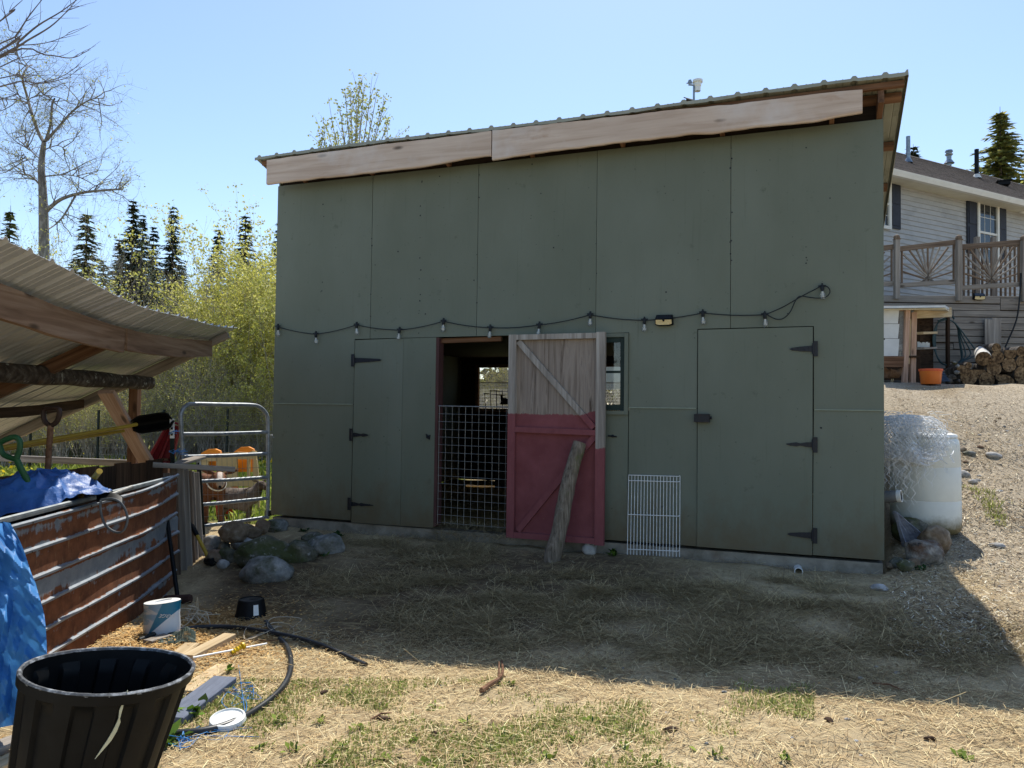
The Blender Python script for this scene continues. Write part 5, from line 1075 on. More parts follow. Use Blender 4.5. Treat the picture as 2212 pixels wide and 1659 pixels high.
def goat(loc, yaw, s, mt, label, headup=0, headturn=0, coll=None, fat=1.0):
    t_ = thing('goat', label, 'goat', loc); t_.rotation_euler = (0, 0, yaw); t_.scale = (s, s, s); ct, st_ = math.cos(headturn), math.sin(headturn)
    hx, hz = .36, .60+headup                          # head joint; +X is forward
    rot = lambda x, y, z: (hx+x*ct-y*st_, x*st_+y*ct, hz+z)
    v = [(0, 0, .40), (.14, 0, .40), (.23, 0, .43), (.31, 0, .53+headup*.5), rot(0, 0, 0), rot(.085, 0, -.045), rot(.15, 0, -.085), (-.14, 0, .405), (-.25, 0, .42), (-.31, 0, .45),
         (.17, .075, .33), (.18, .08, .2), (.175, .08, .1), (.185, .08, .015), (.17, -.075, .33), (.18, -.08, .2), (.175, -.08, .1), (.185, -.08, .015),
         (-.2, .08, .33), (-.19, .085, .25), (-.25, .085, .14), (-.24, .085, .015), (-.2, -.08, .33), (-.19, -.085, .25), (-.25, -.085, .14), (-.24, -.085, .015)]
    e = [(0, 1), (1, 2), (2, 3), (3, 4), (4, 5), (5, 6), (0, 7), (7, 8), (8, 9), (1, 10), (10, 11), (11, 12), (12, 13), (1, 14), (14, 15), (15, 16), (16, 17), (7, 18), (18, 19), (19, 20), (20, 21), (7, 22), (22, 23), (23, 24), (24, 25)]
    rd_ = [(.135, .145), (.13, .145), .12, .092, .086, .062, .046, (.14, .15), .10, .03, .055, .032, .026, .026, .055, .032, .026, .026, .07, .045, .027, .026, .07, .045, .027, .026]
    rd_ = [(a_ if isinstance(a_, tuple) else (a_, a_)) for a_ in rd_]; rd_ = [(p_*fat, q_*fat) if i_ in (0, 1, 2, 7, 8, 18, 22) else (p_, q_) for i_, (p_, q_) in enumerate(rd_)]
    skinned('body', v, e, rd_, mt, t_)
    L = lambda nm, mb, m_, sm=True: setattr(part(nm, mb, m_, t_, sm, M=Matrix.Identity(4), local=True), 'matrix_local', Matrix.Identity(4))
    for sg in (1, -1):
        a, b, c_ = Vector(rot(-.01, .05*sg, .035)), Vector(rot(-.03, .12*sg, .06)), Vector(rot(-.02, .19*sg, .075)); L('ear', MB().tube([a, b, c_], [.014, .03, .006], 8), mt)
        L('eye', MB().lathe([(.0001, .011), (.008, .008), (.011, 0), (.008, -.008), (.0001, -.011)], rot(.045, .05*sg, .005), 8), MT['black_plastic'])
        L('hoof', MB().lathe([(.024, 0), (.028, .03)], (.185, .08*sg, 0), 8), MT['black_plastic']); L('hoof', MB().lathe([(.024, 0), (.028, .03)], (-.24, .085*sg, 0), 8), MT['black_plastic'])
        if s > .8: L('horn', MB().tube([rot(-.03, .022*sg, .05), rot(-.05, .03*sg, .085)], [.012, .007], 6), MT['w_dark'])
    L('nose', MB().lathe([(.0001, .02), (.016, .014), (.018, 0)], rot(.165, 0, -.09), 8, frame(Vector((0, 0, 1)), Vector((ct, st_, 0)))), MT['hen_black'])
    L('tail', MB().tube([(-.31, 0, .45), (-.36, 0, .48), (-.37, 0, .53)], [.02, .025, .008], 7), mt)
    if coll: L('collar', MB().lathe([(.102, -.009), (.106, -.009), (.105, .009), (.101, .009)], (.268, 0, .475+headup*.2), 20, frame((.35, 0, -.94), (.94, 0, .35)) @ Matrix.Rotation(R(90), 3, 'Y') if False else Matrix.Rotation(R(50), 3, 'Y')), coll)
    return t_
MT['goat_brown'] = goatmat('goat_brown', ('#5a3a28', '#7c563e', '#684632'), ('#b9a898', .475), R(-20)); MT['goat_grey'] = goatmat('goat_grey', ('#5b5048', '#8a7e72', '#3d332c'), None)
q = G(452, 1148); q = P(446, 1142, 8.75); yw = math.atan2(CAM[1]-q.y, CAM[0]-q.x)
goat((q.x, q.y, gz(q.x, q.y)), yw+R(20), 1.02, MT['goat_brown'], 'brown goat with a white blaze and white collar looking through the gate', -.07, R(-20), MT['white_plastic'])
q = P(512, 1150, 9.0); goat((q.x, q.y, gz(q.x, q.y)), math.atan2(HR[1], HR[0])+R(6), .72, MT['goat_grey'], 'small shaggy grey goat standing side on behind the gate', .05, R(-35), None, 1.34)
# sledgehammer and mallet
def hammer(name, h0, h1, head_c, hdir, hl, hr_, mh, mhead, label, grip=None, n=8):
    t_ = thing(name, label, 'hammer', head_c); part('handle', MB().tube([h0, Vector(h0).lerp(h1, .5), h1], [.017, .016, .019], 10), mh, t_, smooth=True)
    d_ = Vector(hdir).normalized(); part('head', MB().tube([Vector(head_c)-d_*hl/2, Vector(head_c)-d_*hl*.44, Vector(head_c)+d_*hl*.44, Vector(head_c)+d_*hl/2], [hr_*.85, hr_, hr_, hr_*.85], n), mhead, t_)
    if grip: part('grip', MB().tube([Vector(h1).lerp(h0, .45), h1], [.021, .023], 10), grip, t_, smooth=True)
g0 = G(384, 1303); hc = g0+V(0, 0, .03); hammer('sledgehammer', hc, P(352, 1054, 6.55), hc, Vector(HR)+V(0, 0, .06), .215, .037, MT['black_plastic'], mat('rust_iron', ['#33211c', '#4a322a'], 14, rough=.8, bump=.4), 'sledgehammer with a black handle leaning on the rusty metal wall')
g0 = G(454, 1222); hc = g0+V(0, 0, .04); MT['yellow'] = mat('yellow', ['#a08228', '#b39538'], 6, rough=.5)
hammer('mallet', hc, P(403, 1112, 7.15), hc, Vector(HR)-Vector(HF)*.8, .11, .04, MT['yellow'], MT['black_plastic'], 'rubber mallet with a yellow handle leaning on the picket fence', MT['black_plastic'])
# shovels, sled
def Z7(x, y): return (x/3.318/1.38879, (1100+y/3.318)/1.38879)
def P7(x, y, d): return P(*Z7(x, y), d)
sn = thing('snow_shovel', 'black scoop shovel with a long yellow handle lying across the lean-to brace', 'shovel', P7(1500, 560, 7.0))
part('handle', MB().tube([P7(-300, 850, 5.0), P7(0, 810, 5.4), P7(1290, 590, 6.85), P7(1360, 575, 6.92)], .017, 8), MT['yellow'], sn, smooth=True)
def scoop(u, v):
    hw = 92*min(1, math.sqrt(max(.02, 1-max(0, (u-.72)/.28)**2.2)))*min(1, .55+u*2.5); cx_, cy_ = 1310+u*415, 590-u*62
    vv = (v-.5)*2; return P7(cx_+14*vv, cy_+hw*vv, 6.95+.11*(1-vv*vv)-.02*u)
o = part('scoop', MB().sheet(scoop, 14, 12), MT['black_plastic'], sn, smooth=True); o.modifiers.new('t', 'SOLIDIFY').thickness = .012
y2 = thing('yellow_pole', 'long yellow tool handle with a blue band lying under the lean-to', 'pole', P7(900, 690, 6.6)); part('shaft', MB().tube([P7(-300, 880, 5.0), P7(0, 830, 5.5), P7(1230, 640, 6.9)], .014, 8), MT['yellow'], y2, smooth=True); part('band', MB().tube([P7(890, 690, 6.54), P7(1062, 664, 6.73)], .017, 8), mat('blue_band', ['#1d4a80', '#28588f'], 9, rough=.5), y2, smooth=True)
MT['sled'] = mat('sled', ['#7d1f24', '#962c30'], 4, rough=.4, bump=.03, spec=.5)
sd_ = thing('sled', 'red plastic sled standing on edge beside the tied fence post', 'sled', P(352, 1003, 7.55))
def sledf(u, v):
    x0 = 312+ (1-v)*48; x1 = 372+(1-v)*16; x = x0+(x1-x0)*u; y = 1002-(1-v)*80+ (u*(1-u))*-14*(1-v); return P(x, y, 7.55+.09*(1 if .12 < u < .88 else 0)*(1 if .08 < v < .92 else .2)-.03*(1 if .4 < u < .6 else 0))
o = part('shell', MB().sheet(sledf, 26, 18), MT['sled'], sd_, smooth=True); o.modifiers.new('t', 'SOLIDIFY').thickness = .006
part('rim', MB().tube(smooth([sledf(a, b) for a, b in [(0, 1), (0, .5), (0, 0), (.5, -.06), (1, 0), (1, .5), (1, 1)]]), .012, 6), MT['sled'], sd_, smooth=True)
m = MB()                                             # blue twine knots
for (x, y) in ((372, 936), (372, 975), (390, 975)):
    for k in range(5): a = random.uniform(0, 6.3); m.tube([P(x-7, y+random.uniform(-4, 4), 6.96), P(x+random.uniform(-3, 3), y+random.uniform(-6, 6), 6.92), P(x+9+random.uniform(0, 9), y+random.uniform(-7, 9), 6.97)], .0022, 4, False)
MT['blue_twine'] = mat('blue_twine', ['#2f78b8', '#4a90cc'], 9, rough=.6); solo('twine', m, MT['blue_twine'], 'blue baling twine tied round the dark steel fence post', 'twine', P(372, 960, 6.96))
def dshovel(name, grip, shaft_pts, mt_grip, mt_shaft, label):
    t_ = thing(name, label, 'shovel', shaft_pts[-1]); part('grip', MB().tube(smooth(grip, 3), .017, 8), mt_grip, t_, smooth=True); part('shaft', MB().tube(shaft_pts, .019, 10), mt_shaft, t_, smooth=True)
dshovel('spade', [P7(505, 590, 5.15), P7(450, 550, 5.15), P7(432, 480, 5.15), P7(445, 425, 5.15), P7(515, 412, 5.15), P7(585, 425, 5.15), P7(588, 490, 5.15), P7(560, 555, 5.15), P7(505, 590, 5.15)], [P7(505, 585, 5.15), P7(490, 800, 5.15), P7(470, 1110, 5.15), P7(455, 1300, 5.1)], mat('grip_dark', ['#2c1d15', '#3d2a20'], 6, rough=.5), MT['w_brown'], 'spade with a brown wooden shaft and D grip standing under the lean-to')
MT['green_pl'] = mat('green_pl', ['#1f4a2c', '#2b5c38'], 6, rough=.45)
dshovel('fork', [P7(150, 920, 4.7), P7(40, 880, 4.7), P7(5, 810, 4.7), P7(0, 760, 4.7), P7(70, 720, 4.7), P7(150, 700, 4.7), P7(195, 740, 4.7), P7(195, 830, 4.7), P7(160, 920, 4.7)], [P7(155, 900, 4.7), P7(200, 1000, 4.72), P7(300, 1180, 4.75), P7(380, 1330, 4.8)], MT['green_pl'], MT['green_pl'], 'green D grip garden fork handle sticking out of the covered bin')
o = MB().tube([P7(990, 1040, 5.0), P7(880, 1180, 5.15), P7(800, 1290, 5.2)], .02, 10); solo('broom_handle', o, MT['yellow'], 'rounded yellow handle end above the blue tarp', 'handle', P7(800, 1290, 5.2), True)
o = MB().tube([P7(1310, 1198, 5.3), P7(1110, 1275, 5.05)], .014, 10); solo('pipe', o, MT['wire'], 'short grey pipe end lying over the metal wall', 'pipe', P7(1110, 1275, 5.05), True)
lp = [P7(1005, 1330, 4.85), P7(1000, 1420, 4.85), P7(1040, 1560, 4.85), P7(1130, 1640, 4.85), P7(1220, 1640, 4.85), P7(1268, 1540, 4.85), P7(1250, 1430, 4.85), P7(1190, 1345, 4.85), P7(1110, 1315, 4.85), P7(1005, 1325, 4.86)]
solo('cable_loop', MB().tube(smooth(lp), .0075, 6), mat('grey_cable', ['#45484a', '#5c6062'], 9, rough=.6), 'loop of thin grey cable hanging on the rusty metal wall', 'cable', P7(1110, 1330, 4.85), True)
o = MB().sheet(lambda u, v: P7(960+270*u, 1270+75*v+30*u-35*math.sin(u*3), 4.95-.06*v), 12, 6); o = part('rubber_flap', o, MT['black_plastic'], None, True, Matrix.Translation(P7(1100, 1300, 4.95))); tag(o, 'black rubber flap folded over the top of the metal wall', 'rubber mat'); o.modifiers.new('t', 'SOLIDIFY').thickness = .008
# bin under the lean-to and its tarp
MT['tarp'] = None
t = NT('tarp'); n1 = t.noise(3.5, 6, .6); n2 = t.noise(60, 2, .5); c = t.ramp(n1, [(.3, '#3a78b8'), (.55, '#4a8ac6'), (.75, '#70a8dc')]); MT['tarp'] = t.done(c, .52, 0, t.bump(n2, .2, .003, t.bump(t.noise(7, 4, .6), .25, .02)), .3)
tr = t.n('ShaderNodeBsdfTranslucent'); t.l(c, tr.inputs['Color']); ms = t.n('ShaderNodeMixShader'); ms.inputs[0].default_value = .22; t.l(t.b.outputs[0], ms.inputs[1]); t.l(tr.outputs[0], ms.inputs[2]); t.l(ms.outputs[0], t.t.nodes['Material Output'].inputs['Surface'])
t = NT('tarp_dark'); n1 = t.noise(4.5, 6, .6); c = t.ramp(n1, [(.3, '#244f8c'), (.6, '#3566a8'), (.8, '#5583c0')]); MT['tarp_dark'] = t.done(c, .48, 0, t.bump(n1, .7, .03), .5)
bc2 = LP(-3.27, 5.0, .50); bn = thing('bin', 'large black plastic bin holding tools under the lean-to', 'bin', (bc2.x, bc2.y, gz(bc2.x, bc2.y)))
rz0 = bc2.z-.02; m = MB().lathe([(.0001, gz(bc2.x, bc2.y)-rz0), (.33, gz(bc2.x, bc2.y)-rz0), (.41, -.05), (.425, -.045), (.43, .0), (.415, .01), (.40, -.03), (.32, gz(bc2.x, bc2.y)-rz0+.02), (.0001, gz(bc2.x, bc2.y)-rz0+.02)], (bc2.x, bc2.y, rz0), 36); part('body', m, MT['black_plastic'], bn, smooth=True)
tc_ = LP(-3.04, 4.95, .585)
def crump(p):
    q = Vector(p); return (1-abs(noise.noise(q*1.3)))**3*1.0+(1-abs(noise.noise(q*2.9+Vector((4, 0, 0)))))**3*.5+(1-abs(noise.noise(q*6.5)))**2*.16
def dome(u, v):
    a = 2*math.pi*u; r_ = v; ca, sa = math.cos(a), math.sin(a); rx = .37+.05*ca*(ca > 0)+.05*math.sin(a*5+1)*v; ry = .36
    h = .155*(1-r_**2.4)+.03*ca*r_-(.09*max(0, r_-.8)/.2)*(1-max(0, ca)*.9)
    return tc_+Vector(HR)*ca*rx*r_+Vector(HF)*sa*ry*r_+V(0, 0, h+.045*(crump((ca*r_*1.6+sa*.3, sa*r_*1.6, 3))-.7))
o = part('tarp_cover', MB().sheet(dome, 110, 44), MT['tarp_dark'], None, True, Matrix.Translation(tc_)); tag(o, 'crumpled dark blue tarp bundled over the black bin under the lean-to', 'tarp')
# tarp in front
XR = [(0, 22), (.15, 52), (.3, 80), (.45, 92), (.6, 103), (.75, 108), (1, 106)]
def tarpf(u, v):
    xr_ = np.interp(v, [a for a, _ in XR], [b for _, b in XR])+3*math.sin(v*17); x = -230+(xr_+230)*u; y = 1132+435*v-6*math.sin(u*9)+(1-u)*v*14
    w = noise.noise(Vector((u*3, v*1.5, 0)))
    tri = lambda q: abs((q % 1)-.5)*2
    fold = -.10*tri(u*2.7+v*.55+.35*w)*(.35+.65*v)-.045*tri(u*4.6-v*1.7+.5*w+.3)-.034*tri(u*9.3+v*4.1+w)-.028*tri(v*7.3-u*3.7+.8*w)-.006*tri(u*23-v*15)
    d = 4.03-.36*math.sin(min(1, v*1.25)*1.5)*(.55+.45*u)-.10*max(0, math.sin(u*3.1))*v+fold
    return P(x, y, d)
o = part('tarp', MB().sheet(tarpf, 150, 110), MT['tarp'], None, True, Matrix.Translation(P(20, 1550, 3.6))); tag(o, 'bright blue tarp draped over the near end of the rusty metal wall', 'tarp')
# big black tub in front
tb = thing('tub', 'large open black ribbed plastic tub with light through a split in its side painted as a pale strip', 'tub', (0, 0, 0)); ct_ = P(238, 1445, 2.62); zg = gz(ct_.x, ct_.y); tb.location = (ct_.x, ct_.y, zg); WM[tb] = Matrix.Translation((ct_.x, ct_.y, zg))
RT = .262; HT = ct_.z-zg; Rt = Matrix.Rotation(R(5), 3, Vector(HF)) @ Matrix.Rotation(R(-3), 3, Vector(HR)); c00 = V(ct_.x, ct_.y, ct_.z)
def tubp(a, s, inner=0):
    """a angle, s 0 at the rim to 1 at the foot"""
    r_ = RT*(1-.30*s)-inner; ca, sa = math.cos(a), math.sin(a); vx = HR*ca+HF*sa
    fl = 0
    if s > .05:
        ph = (a*13/math.pi) % 2; fl = -.015*(1 if ph < 1 else 0)*sst(.05, .08, s)
    dent = -.035*math.exp(-((a-(-.45))/.28)**2)*sst(.35, .75, s)*(1+.5*math.sin(s*22))
    p = Vector(vx)*(r_+fl+dent)+V(0, 0, -s*HT)-Vector(HR)*.075*s
    wob = .004*math.sin(a*2+.5)*(1-s)
    q = Rt @ p if s < .5 else (Rt @ p).lerp(p, (s-.5)*2)
    return c00+q+V(0, 0, wob)
NA = 208; m = MB(); SS = [0, .004, .045, .05, .08, .12, .2, .3, .4, .5, .6, .7, .8, .9, 1]
for inner in (0, .006):
    for s in SS:
        for j in range(NA): m.v.append(tuple(tubp(2*math.pi*j/NA, s, inner-(.009 if s < .047 and not inner else 0))))
n_ = len(SS)
for b_ in (0, 1):
    o_ = b_*n_*NA
    for i in range(n_-1):
        for j in range(NA): m.f.append((o_+i*NA+j, o_+i*NA+(j+1) % NA, o_+(i+1)*NA+(j+1) % NA, o_+(i+1)*NA+j))
for j in range(NA): m.f.append((j, (j+1) % NA, n_*NA+(j+1) % NA, n_*NA+j))
m.f.append(tuple((2*n_-1)*NA+j for j in range(NA)))
part('body', m, MT['black_plastic'], tb, smooth=True)
m = MB(); NB = 80; sec = [(-.007, -.002), (-.003, .006), (.004, .007), (.009, .002), (.008, -.004)]
for j in range(NB):
    a = 2*math.pi*j/NB; c_ = tubp(a, 0); out = Vector(HR*math.cos(a)+HF*math.sin(a))
    jt = .0022*noise.noise(Vector((a*9, 3, 0)))
    for (p_, q_) in sec: m.v.append(tuple(c_+out*(p_+jt)+V(0, 0, q_+jt)))
for j in range(NB):
    for k in range(5): m.f.append((j*5+k, j*5+(k+1) % 5, ((j+1) % NB)*5+(k+1) % 5, ((j+1) % NB)*5+k))
part('rim', m, mat('worn_rim', ['#1c1d1e', '#4a4c4e', '#a3a7aa'], 30, rough=.55, bump=.5, bd=.004, spec=.5), tb, smooth=True)
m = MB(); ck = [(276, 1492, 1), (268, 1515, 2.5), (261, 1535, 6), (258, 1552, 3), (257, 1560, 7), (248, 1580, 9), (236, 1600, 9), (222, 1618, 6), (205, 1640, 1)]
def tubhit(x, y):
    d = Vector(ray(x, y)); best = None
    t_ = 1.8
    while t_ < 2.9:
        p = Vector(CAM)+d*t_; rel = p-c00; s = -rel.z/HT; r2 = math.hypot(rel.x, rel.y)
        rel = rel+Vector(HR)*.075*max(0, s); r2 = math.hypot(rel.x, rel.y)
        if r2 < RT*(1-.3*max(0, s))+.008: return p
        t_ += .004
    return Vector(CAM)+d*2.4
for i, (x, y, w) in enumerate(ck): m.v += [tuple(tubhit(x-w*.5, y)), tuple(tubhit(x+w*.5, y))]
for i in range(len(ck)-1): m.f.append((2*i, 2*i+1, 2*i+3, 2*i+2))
o = part('crack_light', m, mat('crack_light', ['#b9b79a', '#cfcdb0'], 9, rough=.6), tb); o.modifiers.new('t', 'SOLIDIFY').thickness = .003  # pale strip on the wall paints the light coming through the split plastic
# paper pack
q = G(337, 1378); dq = depth_of(q); pk = thing('paper_pack', 'white and blue wrapped paper towel pack standing on the sawdust', 'paper pack', q); w_ = 74*dq/FPX/2; h_ = 72*dq/FPX
c_ = q+Vector(HF)*w_*.7
def ell(s, z, n=28): return [c_+Vector(HR)*math.cos(2*math.pi*j/n)*w_*s*(1+.06*math.cos(4*math.pi*j/n))+Vector(HF)*math.sin(2*math.pi*j/n)*w_*.75*s+V(0, 0, z+.012*math.cos(2*math.pi*j/n)*(z > .1)) for j in range(n)]
t = NT('pack'); tcx = t.n('ShaderNodeTexCoord').outputs['Object']; sx = t.n('ShaderNodeSeparateXYZ'); t.l(tcx, sx.inputs[0])
dt = t.n('ShaderNodeVectorMath', operation='DOT_PRODUCT'); t.l(tcx, dt.inputs[0]); dt.inputs[1].default_value = tuple(HR)
wvv = t.noise(5, 4, .6, (1, 1, 3), 1, co=tcx); diag = t.n('ShaderNodeMath', operation='MULTIPLY_ADD'); t.l(sx.outputs[2], diag.inputs[0]); diag.inputs[1].default_value = -.45; t.l(dt.outputs['Value'], diag.inputs[2])
c = t.mix(t.rng(wvv, .42, .5), '#b9c3c8', '#7fa3bd'); c = t.mix(t.rng(diag.outputs[0], -.07, -.065), c, '#1d7796'); d2 = t.n('ShaderNodeMath', operation='MULTIPLY_ADD'); t.l(sx.outputs[2], d2.inputs[0]); d2.inputs[1].default_value = .9; t.l(dt.outputs['Value'], d2.inputs[2])
inv = t.n('ShaderNodeMath', operation='MULTIPLY_ADD'); t.l(sx.outputs[2], inv.inputs[0]); inv.inputs[1].default_value = -1.1; t.l(dt.outputs['Value'], inv.inputs[2])
c = t.mix(t.rng(inv.outputs[0], -.075, -.07), c, '#dfe3e4') ; MT['pack'] = t.done(c, .35, 0, None, .5)
m = MB(); ZS = [0, h_*.3, h_*.6, h_*.9, h_]
for z in ZS: m.v += [tuple(v) for v in ell(1+.03*math.sin(z*30), z)]
for i in range(4):
    for j in range(28): m.f.append((i*28+j, i*28+(j+1) % 28, (i+1)*28+(j+1) % 28, (i+1)*28+j))
part('wrapper', m, MT['pack'], pk, smooth=True)
tp_ = MB(); e1, e2, e3 = ell(1.0, h_+.001), ell(.55, h_+.004), ell(.5, h_-.004); tp_.v = [tuple(v) for v in e1+e2+e3]; tp_.f = [(j, (j+1) % 28, (j+1) % 28+28, j+28) for j in range(28)]+[(j+28, (j+1) % 28+28, (j+1) % 28+56, j+56) for j in range(28)]+[tuple(56+j for j in range(28))]
part('top', tp_, MT['white_plastic'], pk, smooth=True)
fc = bpy.data.curves.new('lettering', 'FONT'); fc.body = 'LARGE'; fc.size = .034; fc.align_x = 'CENTER'; fc.extrude = .0008; fc.shear = .3; fc.materials.append(MT['white_plastic'])
ft = bpy.data.objects.new('ft', fc); COL.objects.link(ft); bpy.context.view_layer.update(); fm = bpy.data.meshes.new_from_object(ft.evaluated_get(bpy.context.evaluated_depsgraph_get())); bpy.data.objects.remove(ft); fm.name = 'lettering'
fo = bpy.data.objects.new('lettering', fm); COL.objects.link(fo); fo.parent = pk
nrm = (-Vector(HF)*.8+Vector(HR)*.55).normalized(); xx = V(0, 0, 1).cross(nrm).normalized(); pos = c_+Vector(HR)*w_*.62-Vector(HF)*w_*.62+V(0, 0, h_*.70)
fo.matrix_local = WM[pk].inverted() @ (Matrix.Translation(pos) @ Matrix((xx, V(0, 0, 1), nrm)).transposed().to_4x4() @ Matrix.Rotation(math.pi-.12, 4, 'Z'))
# rubber bowl upside down
q = G(532, 1340); dq = depth_of(q); w_ = 66*dq/FPX/2; c_ = q+Vector(HF)*w_*.9; c_.z = gz(c_.x, c_.y); bw = thing('rubber_bowl', 'black rubber feed bowl lying upside down on the dirt', 'bowl', c_)
part('body', MB().lathe([(w_*1.03, -.01), (w_*1.03, .012), (w_*.98, .02), (w_*.84, .115), (w_*.80, .125), (w_*.74, .128), (w_*.72, .122), (.02, .122), (.012, .127), (.0001, .127)], c_, 32), MT['black_plastic'], bw, smooth=True)
ld = (Vector(HR)*.55-Vector(HF)).normalized(); part('label', MB().add([c_+Matrix.Rotation(a, 3, 'Z') @ ld*(w_*(1.0-.16*z/.115)+.002)+V(0, 0, z) for z in (.025, .1) for a in (-.02, .16, .34)], [(0, 1, 4, 3), (1, 2, 5, 4)]), MT['white_plastic'], bw)
# black poly pipe
MT['poly'] = mat('poly', ['#16181a', '#2a2d30'], 6, rough=.4, bump=.05, spec=.5, over=[('#4b4e50', 5, .55, .75)])
def gpath(pts, lift=.017): return smooth([G(x, y)+V(0, 0, lift) for x, y in pts], 4)
solo('poly_pipe', MB().tube(gpath([(300, 1390), (345, 1372), (400, 1364), (450, 1360), (500, 1361), (550, 1367), (600, 1376), (650, 1387), (700, 1403), (740, 1420), (790, 1444)], .02), .017, 10), MT['poly'], 'black poly pipe curving from the paper pack into the barn shadow', 'pipe', G(550, 1366), True)
solo('poly_pipe', MB().tube(gpath([(604, 1386), (618, 1400), (627, 1425), (627, 1455), (615, 1485), (590, 1513), (550, 1543), (510, 1565), (470, 1580), (430, 1588), (385, 1592), (340, 1593)], .018), .018, 10), MT['poly'], 'grey-black poly pipe arcing round the white lid to the tub', 'pipe', G(600, 1500), True)
solo('poly_pipe', MB().tube(gpath([(574, 1348), (584, 1362), (596, 1376)], .018), .016, 10), MT['poly'], 'short length of dark poly pipe in the shadow beside the feed bowl', 'pipe', G(584, 1362), True)
# scrap lumber
def scrap(a, b, w, t_, mt, label, up=(0, 0, 1), lift=0):
    A, B = G(*a), G(*b); A.z += w/2+lift; B.z += w/2+lift; o = board('scrap_board', A, B, w, t_, mt, None, up=up); tag(o, label, 'board')
scrap((404, 1432), (496, 1384), .05, .09, MT['w_fresh'], 'pale square timber offcut lying under the white fence rod')
scrap((398, 1500), (488, 1442), .022, .12, MT['w_fresh'], 'thin pale board lying between the timber offcut and the blue board')
MT['w_blue'] = mat('w_blue', ['#565d6c', '#6a7180'], 7, (1, 6, 6), rough=.6, bump=.15, over=[('#7d849a', 10, .64, .75)])
scrap((368, 1568), (486, 1478), .045, .14, MT['w_blue'], 'blue-grey painted board lying beside the black tub')
scrap((372, 1432), (415, 1398), .03, .10, MT['w_fresh'], 'short pale wood block beside the green netting'); scrap((318, 1393), (362, 1379), .03, .08, MT['w_grey'], 'weathered grey board end in front of the paper pack')
scrap((395, 1443), (440, 1405), .02, .08, MT['w_pale'], 'thin splintered lath lying on the sawdust'); scrap((-80, 1655), (48, 1606), .04, .10, MT['w_grey'], 'grey weathered board end behind the black tub'); scrap((-60, 1690), (60, 1632), .03, .10, MT['w_fresh'], 'pale board below the grey board behind the tub')
# white rod and insulator
q0, q1 = G(416, 1442)+V(0, 0, .06), G(576, 1400)+V(0, 0, .03); rd0 = thing('fence_rod', 'white fibreglass electric fence rod with a yellow insulator lying on scrap lumber', 'fence rod', q0)
part('rod', MB().tube([q0, q1], .006, 8), MT['white_wire'], rd0, smooth=True); qi = q0.lerp(q1, .58); part('insulator', MB().lathe([(.010, -.045), (.018, -.04), (.012, -.03), (.018, -.02), (.012, -.01), (.019, 0), (.012, .012), (.018, .022), (.012, .032), (.026, .038), (.022, .052), (.008, .055)], qi, 14, frame(q1-q0) @ Matrix.Rotation(R(70), 3, 'Y')), mat('ins_yellow', ['#c9a40c', '#dcb820'], 9, rough=.4, spec=.5), rd0, smooth=True)
# tangled twine
def tangle(name, cx, cy, rx, ry, n, mt, label, lift=.05, rad=.0028, seed=1):
    rnd = random.Random(seed); m = MB(); pts = []
    for k in range(n): pts.append(G(cx+rnd.gauss(0, .5)*rx, cy+rnd.gauss(0, .5)*ry)+V(0, 0, abs(rnd.gauss(0, .5))*lift+.004))
    m.tube(smooth(pts, 5), rad, 4, False); solo(name, m, mt, label, 'twine', G(cx, cy))
MT['cream_twine'] = mat('cream_twine', ['#b3a690', '#cfc2ab'], 20, rough=.8)
tangle('twine', 430, 1340, 40, 20, 42, MT['cream_twine'], 'tangled heap of cream baling twine beside the paper pack', .10, .003, 2)
tangle('twine', 610, 1370, 75, 26, 20, MT['cream_twine'], 'loose cream twine trailing over the black pipe', .03, .0026, 3)
tangle('twine', 520, 1500, 40, 45, 34, MT['blue_twine'], 'thin blue twine tangled over the blue-grey board', .03, .0018, 4); tangle('twine', 395, 1607, 26, 14, 24, MT['blue_twine'], 'knotted blue twine in the weeds beside the tub', .03, .0022, 5)
tangle('twine', 470, 1585, 120, 20, 14, MT['blue_twine'], 'frayed blue twine strands crossing the grey pipe near the lid', .02, .0015, 6)
# netting, lid, stick, bark
nt_ = MB()
for k in range(26):
    for dirn in (0, 1):
        pts = []
        for j in range(14):
            u, v = (k/25, j/13) if dirn else (j/13, k/25)
            p = G(342+80*u, 1396-24*v); pts.append(p+V(0, 0, .02+.07*math.exp(-((u-.75)/.2)**2-((v-.5)/.4)**2)+.012*noise.noise(Vector((u*6, v*6, 0)))))
        nt_.tube(pts, .0028, 3, False)
solo('netting', nt_, mat('net_green', ['#2c3a34', '#46544c'], 9, rough=.6), 'crumpled dark green plastic netting lying among the scrap boards', 'netting', G(385, 1385))
q = G(483, 1577); dq = depth_of(q); w_ = 78*dq/FPX/2; c_ = q+Vector(HF)*w_*.6; c_.z = gz(c_.x, c_.y)+.02
solo('lid', MB().lathe([(.0001, .015), (w_*.8, .018), (w_*.86, .026), (w_*.95, .024), (w_, 0), (w_*.97, -.004), (w_*.85, .012)], c_, 32, Matrix.Rotation(R(9), 3, Vector(HR))), MT['white_plastic'], 'round white plastic lid half buried beside the grey pipe', 'lid', c_, True)
sk = [G(1083, 1435), G(1086, 1458), G(1078, 1475), G(1060, 1487), G(1040, 1502)]
solo('stick', MB().tube(smooth([p+V(0, 0, .025) for p in sk]), [.006+.010*i/16 for i in range(17)], 8).tube([sk[2]+V(0, 0, .02), G(1078, 1448)+V(0, 0, .05)], [.008, .004], 6), MT['w_brown'], 'crooked bare stick lying on the straw at the shadow edge', 'stick', sk[-1], True)
